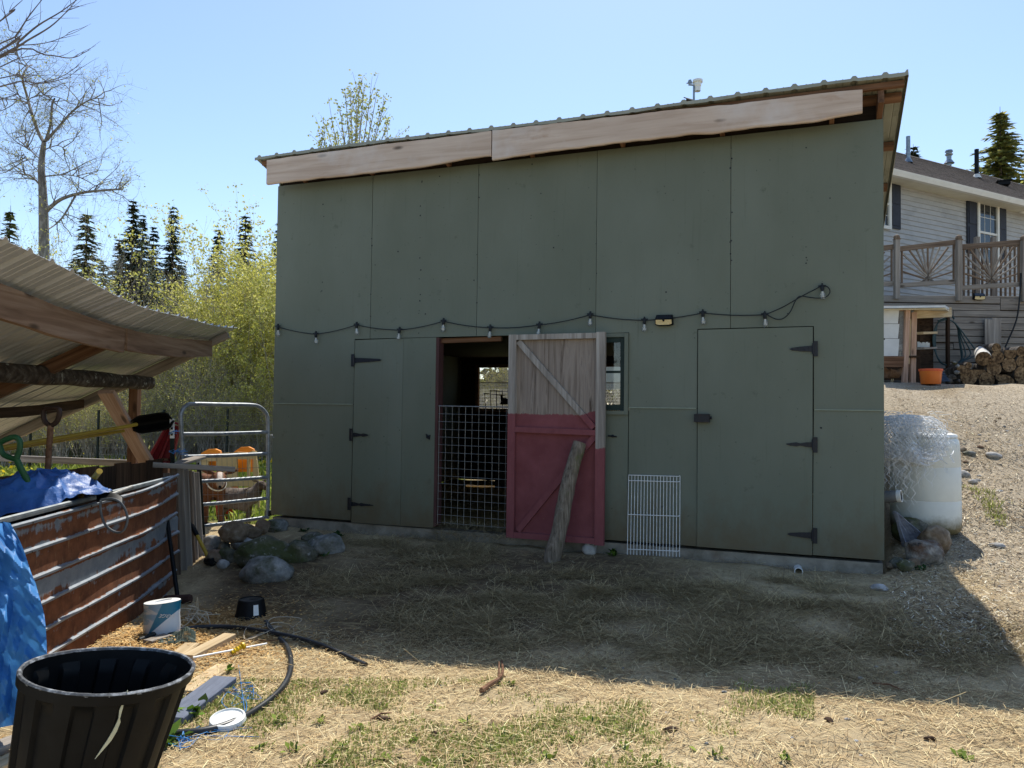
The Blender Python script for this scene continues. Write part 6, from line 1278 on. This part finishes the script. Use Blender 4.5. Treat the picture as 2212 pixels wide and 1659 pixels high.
for (a, b, lb) in [((505, 1395), (610, 1388), 'thin dead twig lying along the black pipe'), ((1885, 1480), (1960, 1500), 'thin dry twig on the straw in front of the barn corner'), ((800, 1560), (845, 1545), 'short broken twig among the green weeds')]:
    A, B = G(*a)+V(0, 0, .012), G(*b)+V(0, 0, .012); solo('twig', MB().tube([A, A.lerp(B, .5)+V(0, 0, .015), B], [.006, .005, .003], 6), MT['w_brown'], lb, 'twig', A)
q = G(855, 1548)
for i, (x, y, w) in enumerate([(828, 1556, .07), (700, 1500, .05), (940, 1590, .05), (1450, 1580, .06), (1790, 1560, .06), (2010, 1600, .05)]):
    q = G(x, y); o = part('bark_chip', rockmesh(w*.7, w*.3, .012, 400+i, 1, 2), MT['w_dark'], None, False, Matrix.Translation(q+V(0, 0, .012)) @ Matrix.Rotation(i*1.3, 4, 'Z'), local=True); tag(o, 'dark flake of bark lying in the sunlit straw', 'bark chip', 'bark chips in the straw')
# ------------------------------------------------------------------ vegetation
def leafquads(C, size, rnd_, flat=0.0, asp=.6):
    """random leaf quads at centres C (n,3)"""
    n = len(C); a = rnd_.normal(size=(n, 3)); a[:, 2] *= (1-flat); a /= np.linalg.norm(a, axis=1)[:, None]
    b = rnd_.normal(size=(n, 3)); b -= a*(a*b).sum(1)[:, None]; b /= np.linalg.norm(b, axis=1)[:, None]
    s = (size*rnd_.uniform(.6, 1.4, n))[:, None]; a = a*s; b = b*s*asp
    return np.stack([C-a, C-b, C+a, C+b], 1)
def pal(n, cols, rnd_, jit=.18):
    c = np.array([lin(h) for h in cols])[rnd_.integers(0, len(cols), n)]; return np.clip(c*(1+rnd_.normal(0, jit, (n, 1))), .005, .9)
def meshjoin(mb, Q, col, mt_wood, mt_leaf): pass
def grow(mb, L_, p, d, ln, r, lv, mx, rnd, up=.15, spread=.7, nch=4, wob=.18, leafp=1.0, curl=0.0):
    n = max(3, int(5-lv)); pts = [Vector(p)]; dd = Vector(d).normalized(); seg = ln/n
    for i in range(n):
        dd = (dd+Vector((rnd.gauss(0, wob), rnd.gauss(0, wob), rnd.gauss(0, wob)+up*.3))).normalized(); pts.append(pts[-1]+dd*seg)
    rad = [r*(1-.72*i/n) for i in range(n+1)]
    mb.tube(pts, rad, 6 if r > .05 else 4 if r > .012 else 3, False)
    if lv >= mx:
        if rnd.random() < leafp:
            for q in pts[1:]: L_.append(q)
        return
    for k in range(nch):
        s = rnd.uniform(.3, .98); i = min(n-1, int(s*n)); q = pts[i].lerp(pts[i+1], s*n-i); ax = (pts[i+1]-pts[i]).normalized()
        o = Vector((rnd.gauss(0, 1), rnd.gauss(0, 1), rnd.gauss(0, .6))); o -= ax*o.dot(ax); o.normalize()
        grow(mb, L_, q, ax*(1-spread*.5)+o*spread+V(0, 0, up), ln*rnd.uniform(.42, .65), max(.0035, rad[i]*.55), lv+1, mx, rnd, up, spread, nch, wob, leafp)
    grow(mb, L_, pts[-1], dd, ln*.5, max(.0035, rad[-1]), lv+1, mx, rnd, up, spread, max(2, nch-1), wob, leafp)
def tree(name, label, cat, mb, Q, col, barkm, leafm, group=None):
    t_ = thing(name, label, cat, (0, 0, 0), group)
    part('trunk', mb, barkm, t_)
    if Q is not None and len(Q): part('crown', quads('crown', Q, col, leafm), None, t_)
    return t_
MT['twig'] = mat('twig', ['#8f867c', '#b5aba0'], 8, rough=.9, bump=0); MT['twig_d'] = mat('twig_d', ['#574d48', '#7a6f68'], 8, rough=.9, bump=0)
rr = random.Random(11); nr = np.random.default_rng(11)
YG = ['#bdbb5c', '#ccc66c', '#acac52', '#d6d08c', '#c2c064']; OL = ['#9c9468', '#aca26c', '#b8ac68', '#8a8260']
def shrub(h, stems, twl, leafn, cols, lsize, label, name, group, spreadr=.5, bark='twig', nch=4):
    mb = MB(); L_ = []
    for k in range(stems):
        a = rr.uniform(0, 6.28); q = V(math.cos(a)*rr.uniform(0, spreadr), math.sin(a)*rr.uniform(0, spreadr), -.05)
        grow(mb, L_, q, V(rr.gauss(0, .22), rr.gauss(0, .22), 1), h*rr.uniform(.5, .72), rr.uniform(.012, .026)*h/4, 0, twl, rr, .22, .62, nch, .11)
    L_ = np.array([tuple(v) for v in L_]); idx = nr.integers(0, len(L_), leafn); C = L_[idx]+nr.normal(0, .05*h/4, (leafn, 3)); Q = leafquads(C, lsize, nr)
    return tree(name, label, 'shrub' if h < 4.5 else 'tree', mb, Q, pal(leafn, cols, nr), MT[bark], MT['leafy'], group)
def conifer(h, rbase, levels, label, name, group, cols, dens=1.0, droop=.25):
    mb = MB(); mb.tube([(0, 0, -.1), (0, 0, h*.5), (0, 0, h)], [h*.016, h*.009, .006], 6, False); Q = []
    for i in range(levels):
        s = i/levels; z = h*(.06+.93*s**.92)+rr.uniform(-.05, .05); R_ = rbase*((1-s)**.85)*rr.uniform(.8, 1.15)+.06; nb = max(6, int((16-7*s)*dens))
        for k in range(nb):
            a = rr.uniform(0, 6.28); Lb = R_*rr.uniform(.65, 1.1); n = max(3, int(Lb/.07)); dx, dy = math.cos(a), math.sin(a)
            zj = rr.uniform(-.12, .12)*(1-s); z_ = z+zj; tip = V(dx*Lb, dy*Lb, z_-droop*Lb+.1*Lb); mb.tube([(0, 0, z_), tip], [.007, .003], 3, False)
            for j in range(n):
                u = (j+.6)/n; r = Lb*u; zz = z_-droop*r+.12*r*u; wd = .16*(1-u*.5)+.05; sd_ = rr.choice((-1, 1)); al = a+sd_*rr.uniform(.2, .9); ln = rr.uniform(.14, .27)*(1.2-.5*u)
                p0 = V(dx*r, dy*r, zz); t_ = V(math.cos(al), math.sin(al), rr.uniform(-.5, .15))*ln; nn_ = V(-t_.y, t_.x, rr.uniform(-.3, .3)*ln).normalized()*wd*.38
                Q.append([p0-nn_, p0+t_*.5-nn_*.8, p0+t_, p0+nn_])
    Q = np.array([[tuple(v) for v in q] for q in Q]); return tree(name, label, 'tree', mb, Q, pal(len(Q), cols, nr, .25), MT['twig_d'], MT['needles'], group)
SPC = ['#46533c', '#57644b', '#3a4733', '#667258']; HEM = ['#5c663f', '#6f784a', '#525c38', '#858c5a']
gbk = 'thicket at the edge of the wood'
proto = {
 'mixed': conifer(9.0, 3.4, 60, 'broad conifer with yellow-green new growth behind the house roof', 'conifer_tree', None, ['#8f9458', '#a0a462', '#7d8450', '#c0b868', '#a8a662', '#66704a'], 1.5, .3),
 'thicket_a': shrub(3.6, 14, 2, 3200, OL+['#a8a658'], .022, 'bare brushy grey shrub with a few olive leaf buds beyond the wire fence', 'thicket_shrub', gbk, .5),
 'thicket_b': shrub(3.0, 18, 2, 4200, OL+YG, .022, 'twiggy shrub dusted with small yellow-green buds beyond the wire fence', 'thicket_shrub', gbk, .7),
 'bare': shrub(6.5, 5, 3, 700, OL, .02, 'tall slender leafless grey tree in the wood', 'bare_tree', 'bare trees in the wood', .35, 'twig', 3),
 'yellow': shrub(5.2, 12, 2, 11000, YG, .032, 'bushy sapling in bright yellow-green spring leaf at the wood edge', 'leafing_sapling', 'yellow-green saplings', .45),
 'spruce': conifer(9.5, 1.9, 84, 'dark pointed spruce rising above the wood', 'spruce_tree', 'spruces in the wood', SPC),
 'fir': conifer(8.0, 1.6, 54, 'broad olive green hemlock in the wood', 'hemlock_tree', 'hemlocks in the wood', HEM, 1.1, .4)}
USED = set()
def put(kind, x, ytop, d, h0, rz=None, lab=None, wide=1.0, ybase=None):
    """stand a tree at photo column x and depth d, tall enough for its tip to reach row ytop"""
    p = P(x, 880, d); z = gz0(p.x, p.y); top = P(x, ytop, d).z; s = max(.2, (top-z)/h0); rz = rr.uniform(0, 6.28) if rz is None else rz
    if kind in USED: o = dup(proto[kind], (p.x, p.y, z), rz, (s*wide, s*wide, s))
    else: USED.add(kind); o = proto[kind]; o.location = (p.x, p.y, z); o.rotation_euler = (0, 0, rz); o.scale = (s*wide, s*wide, s)
    if lab: o['label'] = lab
    return o
H = {k: max((c.z for ch in o.children for c in [Vector(v) for v in ch.bound_box])) if o.children else 4 for k, o in proto.items()}
# spruces and hemlocks against the sky
for x, y, d, w in [(276, 424, 30, .9), (297, 455, 31, .75), (322, 482, 32, .85), (364, 438, 30, .8), (463, 488, 31, 1.0), (521, 458, 27, 1.0), (596, 474, 33, .9), (248, 510, 33, 1), (440, 610, 40, 1), (410, 640, 42, 1), (384, 560, 34, 1.1), (150, 560, 36, 1.1), (20, 520, 34, 1), (-60, 420, 33, 1), (330, 600, 38, 1), (560, 560, 36, 1), (640, 500, 30, 1)]: put('spruce', x, y, d, H['spruce'], None, None, w)
for x, y, d, w in [(176, 446, 25, 1.0), (8, 440, 24, .8), (215, 560, 27, 1), (350, 620, 28, 1.1), (90, 620, 26, 1.1), (500, 640, 30, 1), (300, 700, 26, 1.1), (520, 830, 22, 1.3), (470, 880, 20, 1.5)]: put('fir', x, y, d, H['fir'], None, None, w)
for x, y, d in [(548, 392, 17.5), (582, 440, 16.5), (520, 470, 18), (505, 530, 17), (592, 520, 15.8), (470, 610, 18), (530, 600, 16), (565, 500, 17)]: put('yellow', x, y, d, H['yellow'])
for x, y, d in [(118, 500, 21), (30, 520, 20), (290, 590, 20), (372, 630, 20), (180, 600, 20), (-40, 520, 20)]: put('yellow', x, y, d, H['yellow'], None, 'loose sapling with sparse yellow leaf among the grey thicket', 1.1)
for x, y, d in [(240, 480, 24), (310, 470, 25), (400, 590, 27), (430, 560, 26), (340, 520, 24), (205, 430, 25), (60, 430, 26), (480, 530, 22), (520, 500, 23), (150, 470, 23), (15, 400, 25), (270, 560, 20), (385, 640, 21), (555, 470, 20)]: put('bare', x, y, d, H['bare'])
for k in range(62):
    d = rr.uniform(15.2, 21); x = -140+rr.random()*760; put('thicket_a' if rr.random() < .5 else 'thicket_b', x, rr.uniform(640, 800)+(d-15)*-8, d, H['thicket_a'] if False else 3.6)
for k in range(16):
    d = rr.uniform(14.9, 16); put('thicket_b', -140+k*49+rr.uniform(-10, 10), rr.uniform(800, 880), d, 3.0)
# trees seen through the barn window and behind the barn
for x, y in [(1050, 760), (1110, 740), (1345, 740)]: put('thicket_a', x, y, 26+rr.random()*3, 3.6)
put('bare', 1085, 640, 27, H['bare'], None, 'leafless tree seen through the barn back window')
# sapling above the roof
mb = MB(); L_ = []; DS = 17.5; b0 = P(766, 600, DS); zg_ = gz0(b0.x, b0.y); mb.tube(smooth([V(b0.x, b0.y, zg_), P(764, 560, DS), P(766, 420, DS), P(767, 345, DS)], 4), [.09-.0045*i for i in range(13)], 7, False)
for (tx, ty, sy) in [(694, 285, 430), (704, 270, 420), (716, 262, 400), (735, 240, 400), (746, 200, 380), (757, 196, 380), (776, 178, 345), (786, 188, 370), (800, 205, 380), (814, 200, 390), (832, 215, 400), (838, 262, 410), (845, 300, 420), (690, 310, 440), (770, 215, 370), (822, 240, 400), (728, 290, 430), (855, 318, 430)]:
    q = smooth([P(766, sy, DS), P(766+(tx-766)*.55, sy+(ty-sy)*.4, DS+rr.uniform(-.6, .6)), P(tx, ty, DS+rr.uniform(-1, 1))], 6); n = len(q); mb.tube(q, [.022-.017*i/(n-1) for i in range(n)], 4, False)
    for i in range(n): L_ += [q[i]]*(1+i//2)
    for k in range(7):
        i = rr.randint(3, n-2); a = (q[i+1]-q[i]).normalized(); e = q[i]+(a+Vector((rr.gauss(0, .5), rr.gauss(0, .5), .4))).normalized()*rr.uniform(.25, .6); mb.tube([q[i], e], [.007, .003], 3, False); L_ += [q[i].lerp(e, .4), q[i].lerp(e, .7), e, e]
LL = np.array([tuple(v) for v in L_]); n = 2600; C = LL[nr.integers(0, len(LL), n)]+nr.normal(0, .05, (n, 3)); tree('young_tree', 'young tree with pale new leaves rising behind the barn roof', 'tree', mb, leafquads(C, .034, nr), pal(n, ['#a3a85c', '#b3b46c', '#989c58', '#bfbe86'], nr), MT['twig'], MT['leafy'])
# conifers behind the house
o = put('mixed', 2165, 222, 31, H['mixed'], None, 'broad conifer with yellow-green new growth behind the house roof', 1.0); o = put('yellow', 2180, 300, 29, H['yellow'], None, 'leafing tree mixed with the conifer behind the house', 1.1); put('yellow', 2110, 330, 29.5, H['yellow'], None, 'lower leafing tree left of the conifer behind the house'.replace(' left of', ' beside'), .9)
put('spruce', 1975, 305, 33, H['spruce'], None, 'spruce tip showing beside the grey vent pipe on the house roof'); put('spruce', 2240, 300, 33, H['spruce'], None, 'dark spruce behind the house beyond the broad conifer')
# big half dead tree and its limbs
def Z1(x, y, d): return P(x*.32553, y*.32553, d)
DB = 23; mb = MB(); L_ = []
def limb(pts, r0, r1, tw=6, d=DB, tl=1.0, mx=2):
    q = smooth([Z1(x, y, d+(.25*i*rr.uniform(-1, 1))) for i, (x, y) in enumerate(pts)], 4); n = len(q); mb.tube(q, [.62*(r0+(r1-r0)*i/(n-1)) for i in range(n)], 8 if r0 > .06 else 5, False)
    for k in range(int(tw*1.5)):
        i = rr.randint(2, n-2); ax = (q[i+1]-q[i]).normalized(); o = Vector((rr.gauss(0, 1), rr.gauss(0, 1), rr.gauss(.2, .8))); o -= ax*o.dot(ax); o.normalize()
        grow(mb, L_, q[i], ax*.5+o, tl*rr.uniform(.5, 1.2), .016, 0, mx, rr, .05, .8, 4, .22)
tb_ = Z1(292, 1650, DB); gb = gz0(tb_.x, tb_.y); q0 = V(tb_.x, tb_.y, gb)
trk = [q0, Z1(288, 2300, DB), Z1(292, 1650, DB), Z1(285, 1300, DB), Z1(275, 1100, DB), Z1(292, 945, DB)]; mb.tube(smooth(trk, 4), [.2-.0068*i for i in range(21)], 10, False)
limb([(292, 945), (255, 880), (210, 750), (180, 640), (150, 520), (180, 450), (215, 430)], .085, .03, 12); limb([(150, 520), (110, 490), (95, 540)], .035, .012, 4); limb([(180, 450), (130, 400), (110, 340)], .03, .01, 5)
limb([(300, 940), (335, 830), (345, 700), (362, 655)], .07, .04, 3); limb([(310, 930), (400, 830), (480, 740), (600, 660), (690, 655)], .075, .012, 14)
limb([(308, 1400), (400, 1325), (540, 1280), (700, 1262), (815, 1255)], .10, .04, 10); limb([(790, 1250), (800, 1210), (850, 1240)], .03, .012, 3, tl=.4); limb([(500, 1300), (430, 1420), (380, 1480), (310, 1530)], .05, .03, 7)
limb([(260, 1220), (200, 1165), (130, 1150), (60, 1080)], .05, .012, 8); limb([(295, 1170), (400, 1160), (480, 1165), (560, 1185)], .04, .012, 7); limb([(185, 680), (90, 660), (0, 660)], .035, .012, 6); limb([(205, 650), (290, 632), (400, 650), (450, 680)], .03, .01, 6); limb([(270, 1060), (180, 980), (90, 900)], .03, .01, 7); limb([(280, 1000), (380, 965), (440, 1000)], .035, .012, 5); limb([(262, 1140), (200, 1080), (150, 1010)], .025, .01, 5)
LL = np.array([tuple(v) for v in L_]); n = 2600; C = LL[nr.integers(0, len(LL), n)]+nr.normal(0, .06, (n, 3)); bt = tree('old_tree', 'tall half dead tree with a forked trunk and long bare limbs', 'tree', mb, leafquads(C, .026, nr), pal(n, YG+['#a9ad6a'], nr), MT['bark_pale'], MT['leafy'])
# overhanging branches of a nearer tree standing out of view
mb = MB(); L_ = []; DN = 9.0; A0 = P(-420, 250, DN); g0 = gz0(A0.x, A0.y); mb.tube(smooth([V(A0.x, A0.y, g0), A0-V(0, 0, 1.2), A0, A0+V(.1, .1, 1.6)], 4), [.16-.008*i for i in range(13)], 10, False)
def nb(pts, r0, r1, src=None, tw=5):
    q = smooth([P(-400, 330, DN)]+[Z1(x, y, DN) for x, y in pts], 4); n = len(q); mb.tube(q, [.62*(r0+(r1-r0)*i/(n-1)) for i in range(n)], 5, False)
    for k in range(tw):
        i = rr.randint(n//2, n-2); ax = (q[i+1]-q[i]).normalized(); o = Vector((rr.gauss(0, 1), rr.gauss(0, 1), rr.gauss(.2, .8))); o -= ax*o.dot(ax); o.normalize(); grow(mb, L_, q[i], ax+o*.5, rr.uniform(.12, .35), .004, 1, 1, rr, .05, .5, 1, .1)
nb([(0, 380), (120, 280), (250, 170), (400, 80), (515, -5)], .03, .006); nb([(0, 335), (100, 245), (190, 110), (285, -10)], .026, .006); nb([(0, 372), (180, 270), (330, 180), (430, 90), (500, 10)], .026, .004); nb([(0, 140), (60, 80), (150, 0)], .018, .005, tw=2); nb([(50, 300), (60, 200), (25, 60), (10, -20)], .014, .004, tw=2)
nb([(0, 575), (240, 552), (400, 512), (535, 425)], .018, .003); nb([(0, 370), (300, 365), (450, 385), (525, 370), (556, 338)], .02, .003); nb([(0, 445), (120, 390), (260, 360), (370, 322)], .014, .003, tw=3); nb([(0, 290), (130, 300), (300, 285), (420, 245), (460, 212)], .016, .003); nb([(0, 660), (90, 640), (180, 690)], .012, .003, tw=3); nb([(0, 520), (200, 560), (430, 520), (530, 445)], .014, .003)
tree('overhanging_tree', 'bare branches of a tree reaching in over the lean-to roof', 'tree', mb, None, None, MT['twig_d'], None)
# far wood as one mass
n = 26000; X = nr.uniform(-70, 45, n); D_ = nr.uniform(38, 58, n); hh = 3.6+2.4*np.array([noise.noise(Vector((x*.11, 0, 0))) for x in X]); Zr = nr.uniform(0, 1, n)**.8*hh
XY = CAM[None, :2]+HR[None, :2]*X[:, None]+HF[None, :2]*D_[:, None]; C = np.concatenate([XY, Zr[:, None]+.2], 1)
fo_ = part('far_wood', quads('far_wood', leafquads(C, .30, nr), pal(n, ['#3d3f28', '#4e4c34', '#5c5540', '#333a22', '#5f6234'], nr), MT['needles']), None); fo_['kind'] = 'stuff'; fo_['label'] = 'far grey-olive mass of woodland beyond the fence'; fo_['category'] = 'woodland'

# ------------------------------------------------------------------ straw, weeds, grass
XA, YA = np.array(xs), np.array(ys); ZA = np.array([v[2] for v in gm.v]).reshape(len(xs), len(ys)); ZN = np.array(zc).reshape(len(xs), len(ys), 4)
def gsamp(A, x, y):
    i = np.clip(np.searchsorted(XA, x)-1, 0, len(XA)-2); j = np.clip(np.searchsorted(YA, y)-1, 0, len(YA)-2); u = (x-XA[i])/(XA[i+1]-XA[i]); v = (y-YA[j])/(YA[j+1]-YA[j])
    if A.ndim == 3: u = u[:, None]; v = v[:, None]
    return A[i, j]*(1-u)*(1-v)+A[i+1, j]*u*(1-v)+A[i, j+1]*(1-u)*v+A[i+1, j+1]*u*v
_tab = np.random.default_rng(99).uniform(-1, 1, (64, 64))
def vn(x, y):
    xi = np.floor(x).astype(int); yi = np.floor(y).astype(int); u = x-xi; v = y-yi; u = u*u*(3-2*u); v = v*v*(3-2*v); g = lambda a, b: _tab[a % 64, b % 64]
    return g(xi, yi)*(1-u)*(1-v)+g(xi+1, yi)*u*(1-v)+g(xi, yi+1)*(1-u)*v+g(xi+1, yi+1)*u*v
def gather(n, f):
    """draw n points with f(k) giving x, y and a keep probability"""
    X, Y = np.zeros(0), np.zeros(0)
    while len(X) < n:
        x, y, p = f(n); k = nr.random(len(x)) < p; X = np.concatenate([X, x[k]]); Y = np.concatenate([Y, y[k]])
    return X[:n], Y[:n]
def groundpix(n, x0, x1, y0, y1):
    """points on the ground under a pixel window, by a coarse grid of rays"""
    gx, gy = np.linspace(x0, x1, 14), np.linspace(y0, y1, 18); T = np.array([[tuple(G(a, b))[:2] for b in gy] for a in gx]); u = nr.uniform(0, 12.999, n); v = nr.uniform(0, 16.999, n); i = u.astype(int); j = v.astype(int); u -= i; v -= j; u = u[:, None]; v = v[:, None]
    q = T[i, j]*(1-u)*(1-v)+T[i+1, j]*u*(1-v)+T[i, j+1]*(1-u)*v+T[i+1, j+1]*u*v; return q[:, 0], q[:, 1]
def blades(xy, lr, wr, cols, tilt, name, label, mt='straw', upright=False, jit=.2):
    x, y = xy; n = len(x); z = gsamp(ZA, x, y); L = nr.uniform(*lr, n); w = nr.uniform(*wr, n); a = nr.uniform(0, 6.283, n); dx, dy = np.cos(a), np.sin(a); bx, by = -dy*w, dx*w; S = lambda *c: np.stack(c, 1)
    if upright:
        le = nr.uniform(.1, .7, n); q1 = S(x+dx*L*le*.4+bx*.8, y+dy*L*le*.4+by*.8, z+L*.65); q2 = S(x+dx*L*le, y+dy*L*le, z+L*(1.05-le*.4)); Q = np.stack([S(x-bx, y-by, z-.005), S(x+bx, y+by, z-.005), q1, q2], 1)
    else:
        h0 = z+.003+np.abs(nr.normal(0, .011, n)); x2, y2 = x+dx*L, y+dy*L; z2 = np.maximum(gsamp(ZA, x2, y2)+.002, h0+nr.normal(0, tilt, n)*L); Q = np.stack([S(x-bx, y-by, h0), S(x+bx, y+by, h0), S(x2+bx, y2+by, z2), S(x2-bx, y2-by, z2)], 1)
    o = part(name, quads(name, Q, pal(n, cols, nr, jit), MT[mt]), None); o['kind'] = 'stuff'; o['label'] = label; o['category'] = name.replace('_', ' '); return o
STRAW = ['#ccb486', '#baa074', '#a28862', '#d8c494', '#917854', '#e0cfa2']; HAY = ['#ae9c72', '#988660', '#bba87c', '#857350', '#c6b488', '#746248']
def f_all(n):
    x, y = nr.uniform(-.5, 9.2, n), nr.uniform(-5.8, 0, n); z = gsamp(ZN, x, y); return x, y, .6+.7*vn(x*.9, y*.9)+.4*vn(x*2.3+7, y*2.3)-.5*z[:, 0]-.25*z[:, 2]-.50*z[:, 1]
HC = np.array([(3.6, -1.35, .7, .35), (4.6, -1.5, .8, .35), (3.3, -1.9, .8, .3), (4.3, -2.1, .9, .3), (5.2, -1.0, .8, .35), (5.4, -2.0, .8, .4), (2.6, -.7, .6, .25), (1.9, -.35, .7, .2), (3.0, -1.2, .6, .3), (2.2, -1.5, .7, .3), (5.0, -.5, .5, .25), (6.1, -1.6, .6, .4), (3.9, -1.0, .5, .2)])
def f_hay(n):
    c = HC[nr.integers(0, len(HC), n)]; x = nr.normal(c[:, 0], c[:, 2]*.6); y = np.minimum(-.03, nr.normal(c[:, 1], c[:, 3]*.8)); return x, y, .35+1.0*vn(x*3, y*5)
def f_front(n):
    x, y = nr.uniform(1.5, 8.0, n), nr.uniform(-5.4, -2.3, n); return x, y, .5+.8*vn(x*1.2, y*1.9+3)
blades(gather(40000, f_all), (.02, .12), (.0007, .0016), STRAW, .06, 'straw', 'dry straw strewn over the yard before the barn')
blades(gather(50000, f_hay), (.04, .2), (.0007, .0014), HAY, .22, 'hay', 'trampled heaps of old hay in the barn shadow')
blades(gather(30000, f_front), (.015, .11), (.0007, .0016), STRAW, .1, 'straw', 'sunlit golden straw at the edge of the barn shadow')
cs = np.array([tuple(SAW)[:2], tuple(SAW2)[:2]])[nr.integers(0, 2, 11000)]
blades((nr.normal(cs[:, 0], .42), nr.normal(cs[:, 1], .4)), (.008, .03), (.002, .005), ['#c9a468', '#b88f54', '#d6b880', '#a8824e'], .15, 'wood_shavings', 'ochre wood shavings spread round the scrap lumber')
def f_weed(n):
    x, y = groundpix(n, 330, 1760, 1470, 1675); return x, y, .10+1.0*vn(x*2.2, y*2.2)+.6*vn(x*6, y*6)+.4*np.clip((5.0-x)/1.6, -.6, 1)
blades(gather(13000, f_weed), (.01, .034), (.002, .005), ['#9aa25c', '#aab06c', '#88924c', '#b8ba80'], .5, 'weeds', 'low green weeds sprouting through the sunlit straw', 'leafy', True)
blades((nr.uniform(-9, 0, 26000), nr.uniform(.3, 9, 26000)), (.05, .16), (.003, .007), ['#86983c', '#98a64a', '#748832', '#acb45c'], .5, 'grass', 'fresh spring grass in the goat pen', 'leafy', True)
A_, B_ = P(-200, 960, 12.2), P(600, 960, 13.6); k_ = nr.random(8000); blades((A_.x+(B_.x-A_.x)*k_+nr.normal(0, .5, 8000), A_.y+(B_.y-A_.y)*k_+nr.normal(0, .8, 8000)), (.1, .36), (.006, .014), ['#94a040', '#a6ae50', '#828f38', '#b8bc64'], .5, 'meadow_plants', 'lush green growth along the wire fence', 'leafy', True)
k_ = nr.random(420); fx, fy = A_.x+(B_.x-A_.x)*k_+nr.normal(0, .5, 420), A_.y+(B_.y-A_.y)*k_+nr.normal(0, .8, 420); kp = vn(fx*.9, fy*.9) > -.1; fx, fy = fx[kp], fy[kp]
Q = np.stack([fx, fy, gsamp(ZA, fx, fy)+nr.uniform(.2, .42, len(fx))], 1)
o = part('flowers', quads('flowers', leafquads(Q, .028, nr, .3, 1.0), pal(len(Q), ['#d9bf30', '#e3cc48', '#c9b028'], nr), MT['leafy']), None); o['kind'] = 'stuff'; o['label'] = 'yellow wild flowers along the wire fence'; o['category'] = 'flowers'
# chips and grit on the slope
blades(groundpix(34000, 1925, 2480, 835, 1420), (.008, .05), (.001, .004), ['#b89f78', '#8c7656', '#d8c8a4', '#5d4d38', '#e6dcc4', '#6d6050'], .25, 'wood_chips', 'wood chips and grit scattered over the dirt slope')
gx, gy = groundpix(4000, 2075, 2190, 1050, 1140); kp = vn(gx*5, gy*5)+.1 > nr.random(4000)*.9; blades((gx[kp][:420], gy[kp][:420]), (.02, .055), (.002, .004), ['#a0a45c', '#aeb06c', '#8c9450'], .5, 'grass', 'sparse tuft of grass on the dirt slope', 'leafy', True)
# straw at the doorway sill
def s_sill(r): return r.uniform(2.02, 2.85), r.uniform(-.12, .12)
m_ = []
for k in range(900):
    x, y = s_sill(rr); z = .012+max(0, rr.gauss(.01, .02))-(.06 if y < -.03 else 0); a = rr.uniform(0, 6.28); L = rr.uniform(.05, .16); dx, dy = math.cos(a)*L, math.sin(a)*L; bx, by = -math.sin(a)*.0016, math.cos(a)*.0016; z2 = z+rr.gauss(0, .02)
    m_.append([(x-bx, y-by, z), (x+bx, y+by, z), (x+dx+bx, y+dy+by, z2), (x+dx-bx, y+dy-by, z2)])
o = part('straw', quads('straw', np.array(m_), pal(len(m_), HAY, nr), MT['straw']), None); o['kind'] = 'stuff'; o['label'] = 'loose straw spilling over the barn doorway sill'; o['category'] = 'straw'
# leafy weeds
def weed(x, y, n, L, cols, label, group=None):
    b = G(x, y); rnd = random.Random(int(x*7+y)); Q = []
    for k in range(n):
        a = rnd.uniform(0, 6.28); l = L*rnd.uniform(.5, 1.15); w = l*rnd.uniform(.16, .3); e = rnd.uniform(.15, 1.1); d_ = V(math.cos(a)*math.cos(e), math.sin(a)*math.cos(e), math.sin(e)); s_ = V(-math.sin(a), math.cos(a), 0)*w; st = b+V(rnd.gauss(0, .02), rnd.gauss(0, .02), 0); mid = st+d_*l*.55; tip = st+d_*l-V(0, 0, l*.18)
        Q += [[st, mid+s_, tip, mid-s_]]
    t_ = thing('weed', label, 'weed', b, group); me = quads('leaves', np.array([[tuple(v-b) for v in q] for q in Q]), pal(n, cols, np.random.default_rng(n)), MT['leafy']); o = part('leaves', me, None, t_); part('root', MB().lathe([(.006, -.02), (.004, .02), (.0001, .03)], b, 6), MT['green_pl'], t_)
GR = ['#4d6a24', '#5f7d30', '#3d571c', '#74903c']; DG = ['#2c4a22', '#3a5a2c', '#24401c']
weed(365, 1608, 22, .13, GR, 'broad leaved green weed growing beside the black tub'); weed(418, 1545, 14, .12, GR, 'light green weed growing beside the blue-grey board'); weed(497, 1450, 10, .06, GR, 'small weed at the end of the thin pale board')
weed(1290, 1190, 26, .13, DG, 'dark leafy weed under the open red door'); weed(1232, 1182, 16, .10, DG, 'dark weed beside the foot of the prop post'); weed(1325, 1200, 14, .10, GR, 'grassy tuft beside the pale rock under the red door'); weed(762, 1152, 22, .12, DG, 'weed clump against the barn foundation by the closed door leaf'); weed(735, 1160, 14, .1, DG, 'low weed between the angular boulder and the barn'); weed(655, 1148, 14, .09, DG, 'small weed growing behind the mossy boulder'); weed(700, 1202, 10, .07, GR, 'tuft of grass in front of the angular boulder'); weed(1850, 1232, 18, .09, DG, 'green tuft growing at the foundation near the barn corner'); weed(1990, 1232, 12, .07, DG, 'grass tuft in front of the large speckled boulder')
for i, (x, y) in enumerate([(760, 1500), (820, 1530), (690, 1560), (900, 1600), (1010, 1560), (740, 1620), (1090, 1590), (1180, 1640), (1280, 1560), (1000, 1640), (860, 1480), (640, 1620), (1100, 1480), (1350, 1620), (780, 1575), (940, 1530), (1700, 1640), (1540, 1630), (600, 1560), (560, 1620), (1240, 1600), (1060, 1620), (840, 1640), (930, 1655), (700, 1645), (1420, 1655), (2080, 1640)]):
    weed(x, y, 12, .05, ['#7d8f3c', '#8fa04a', '#6a7c30', '#a0ab5c'], 'small rosette of pale green weed in the sunlit straw', 'weed rosettes in the straw')
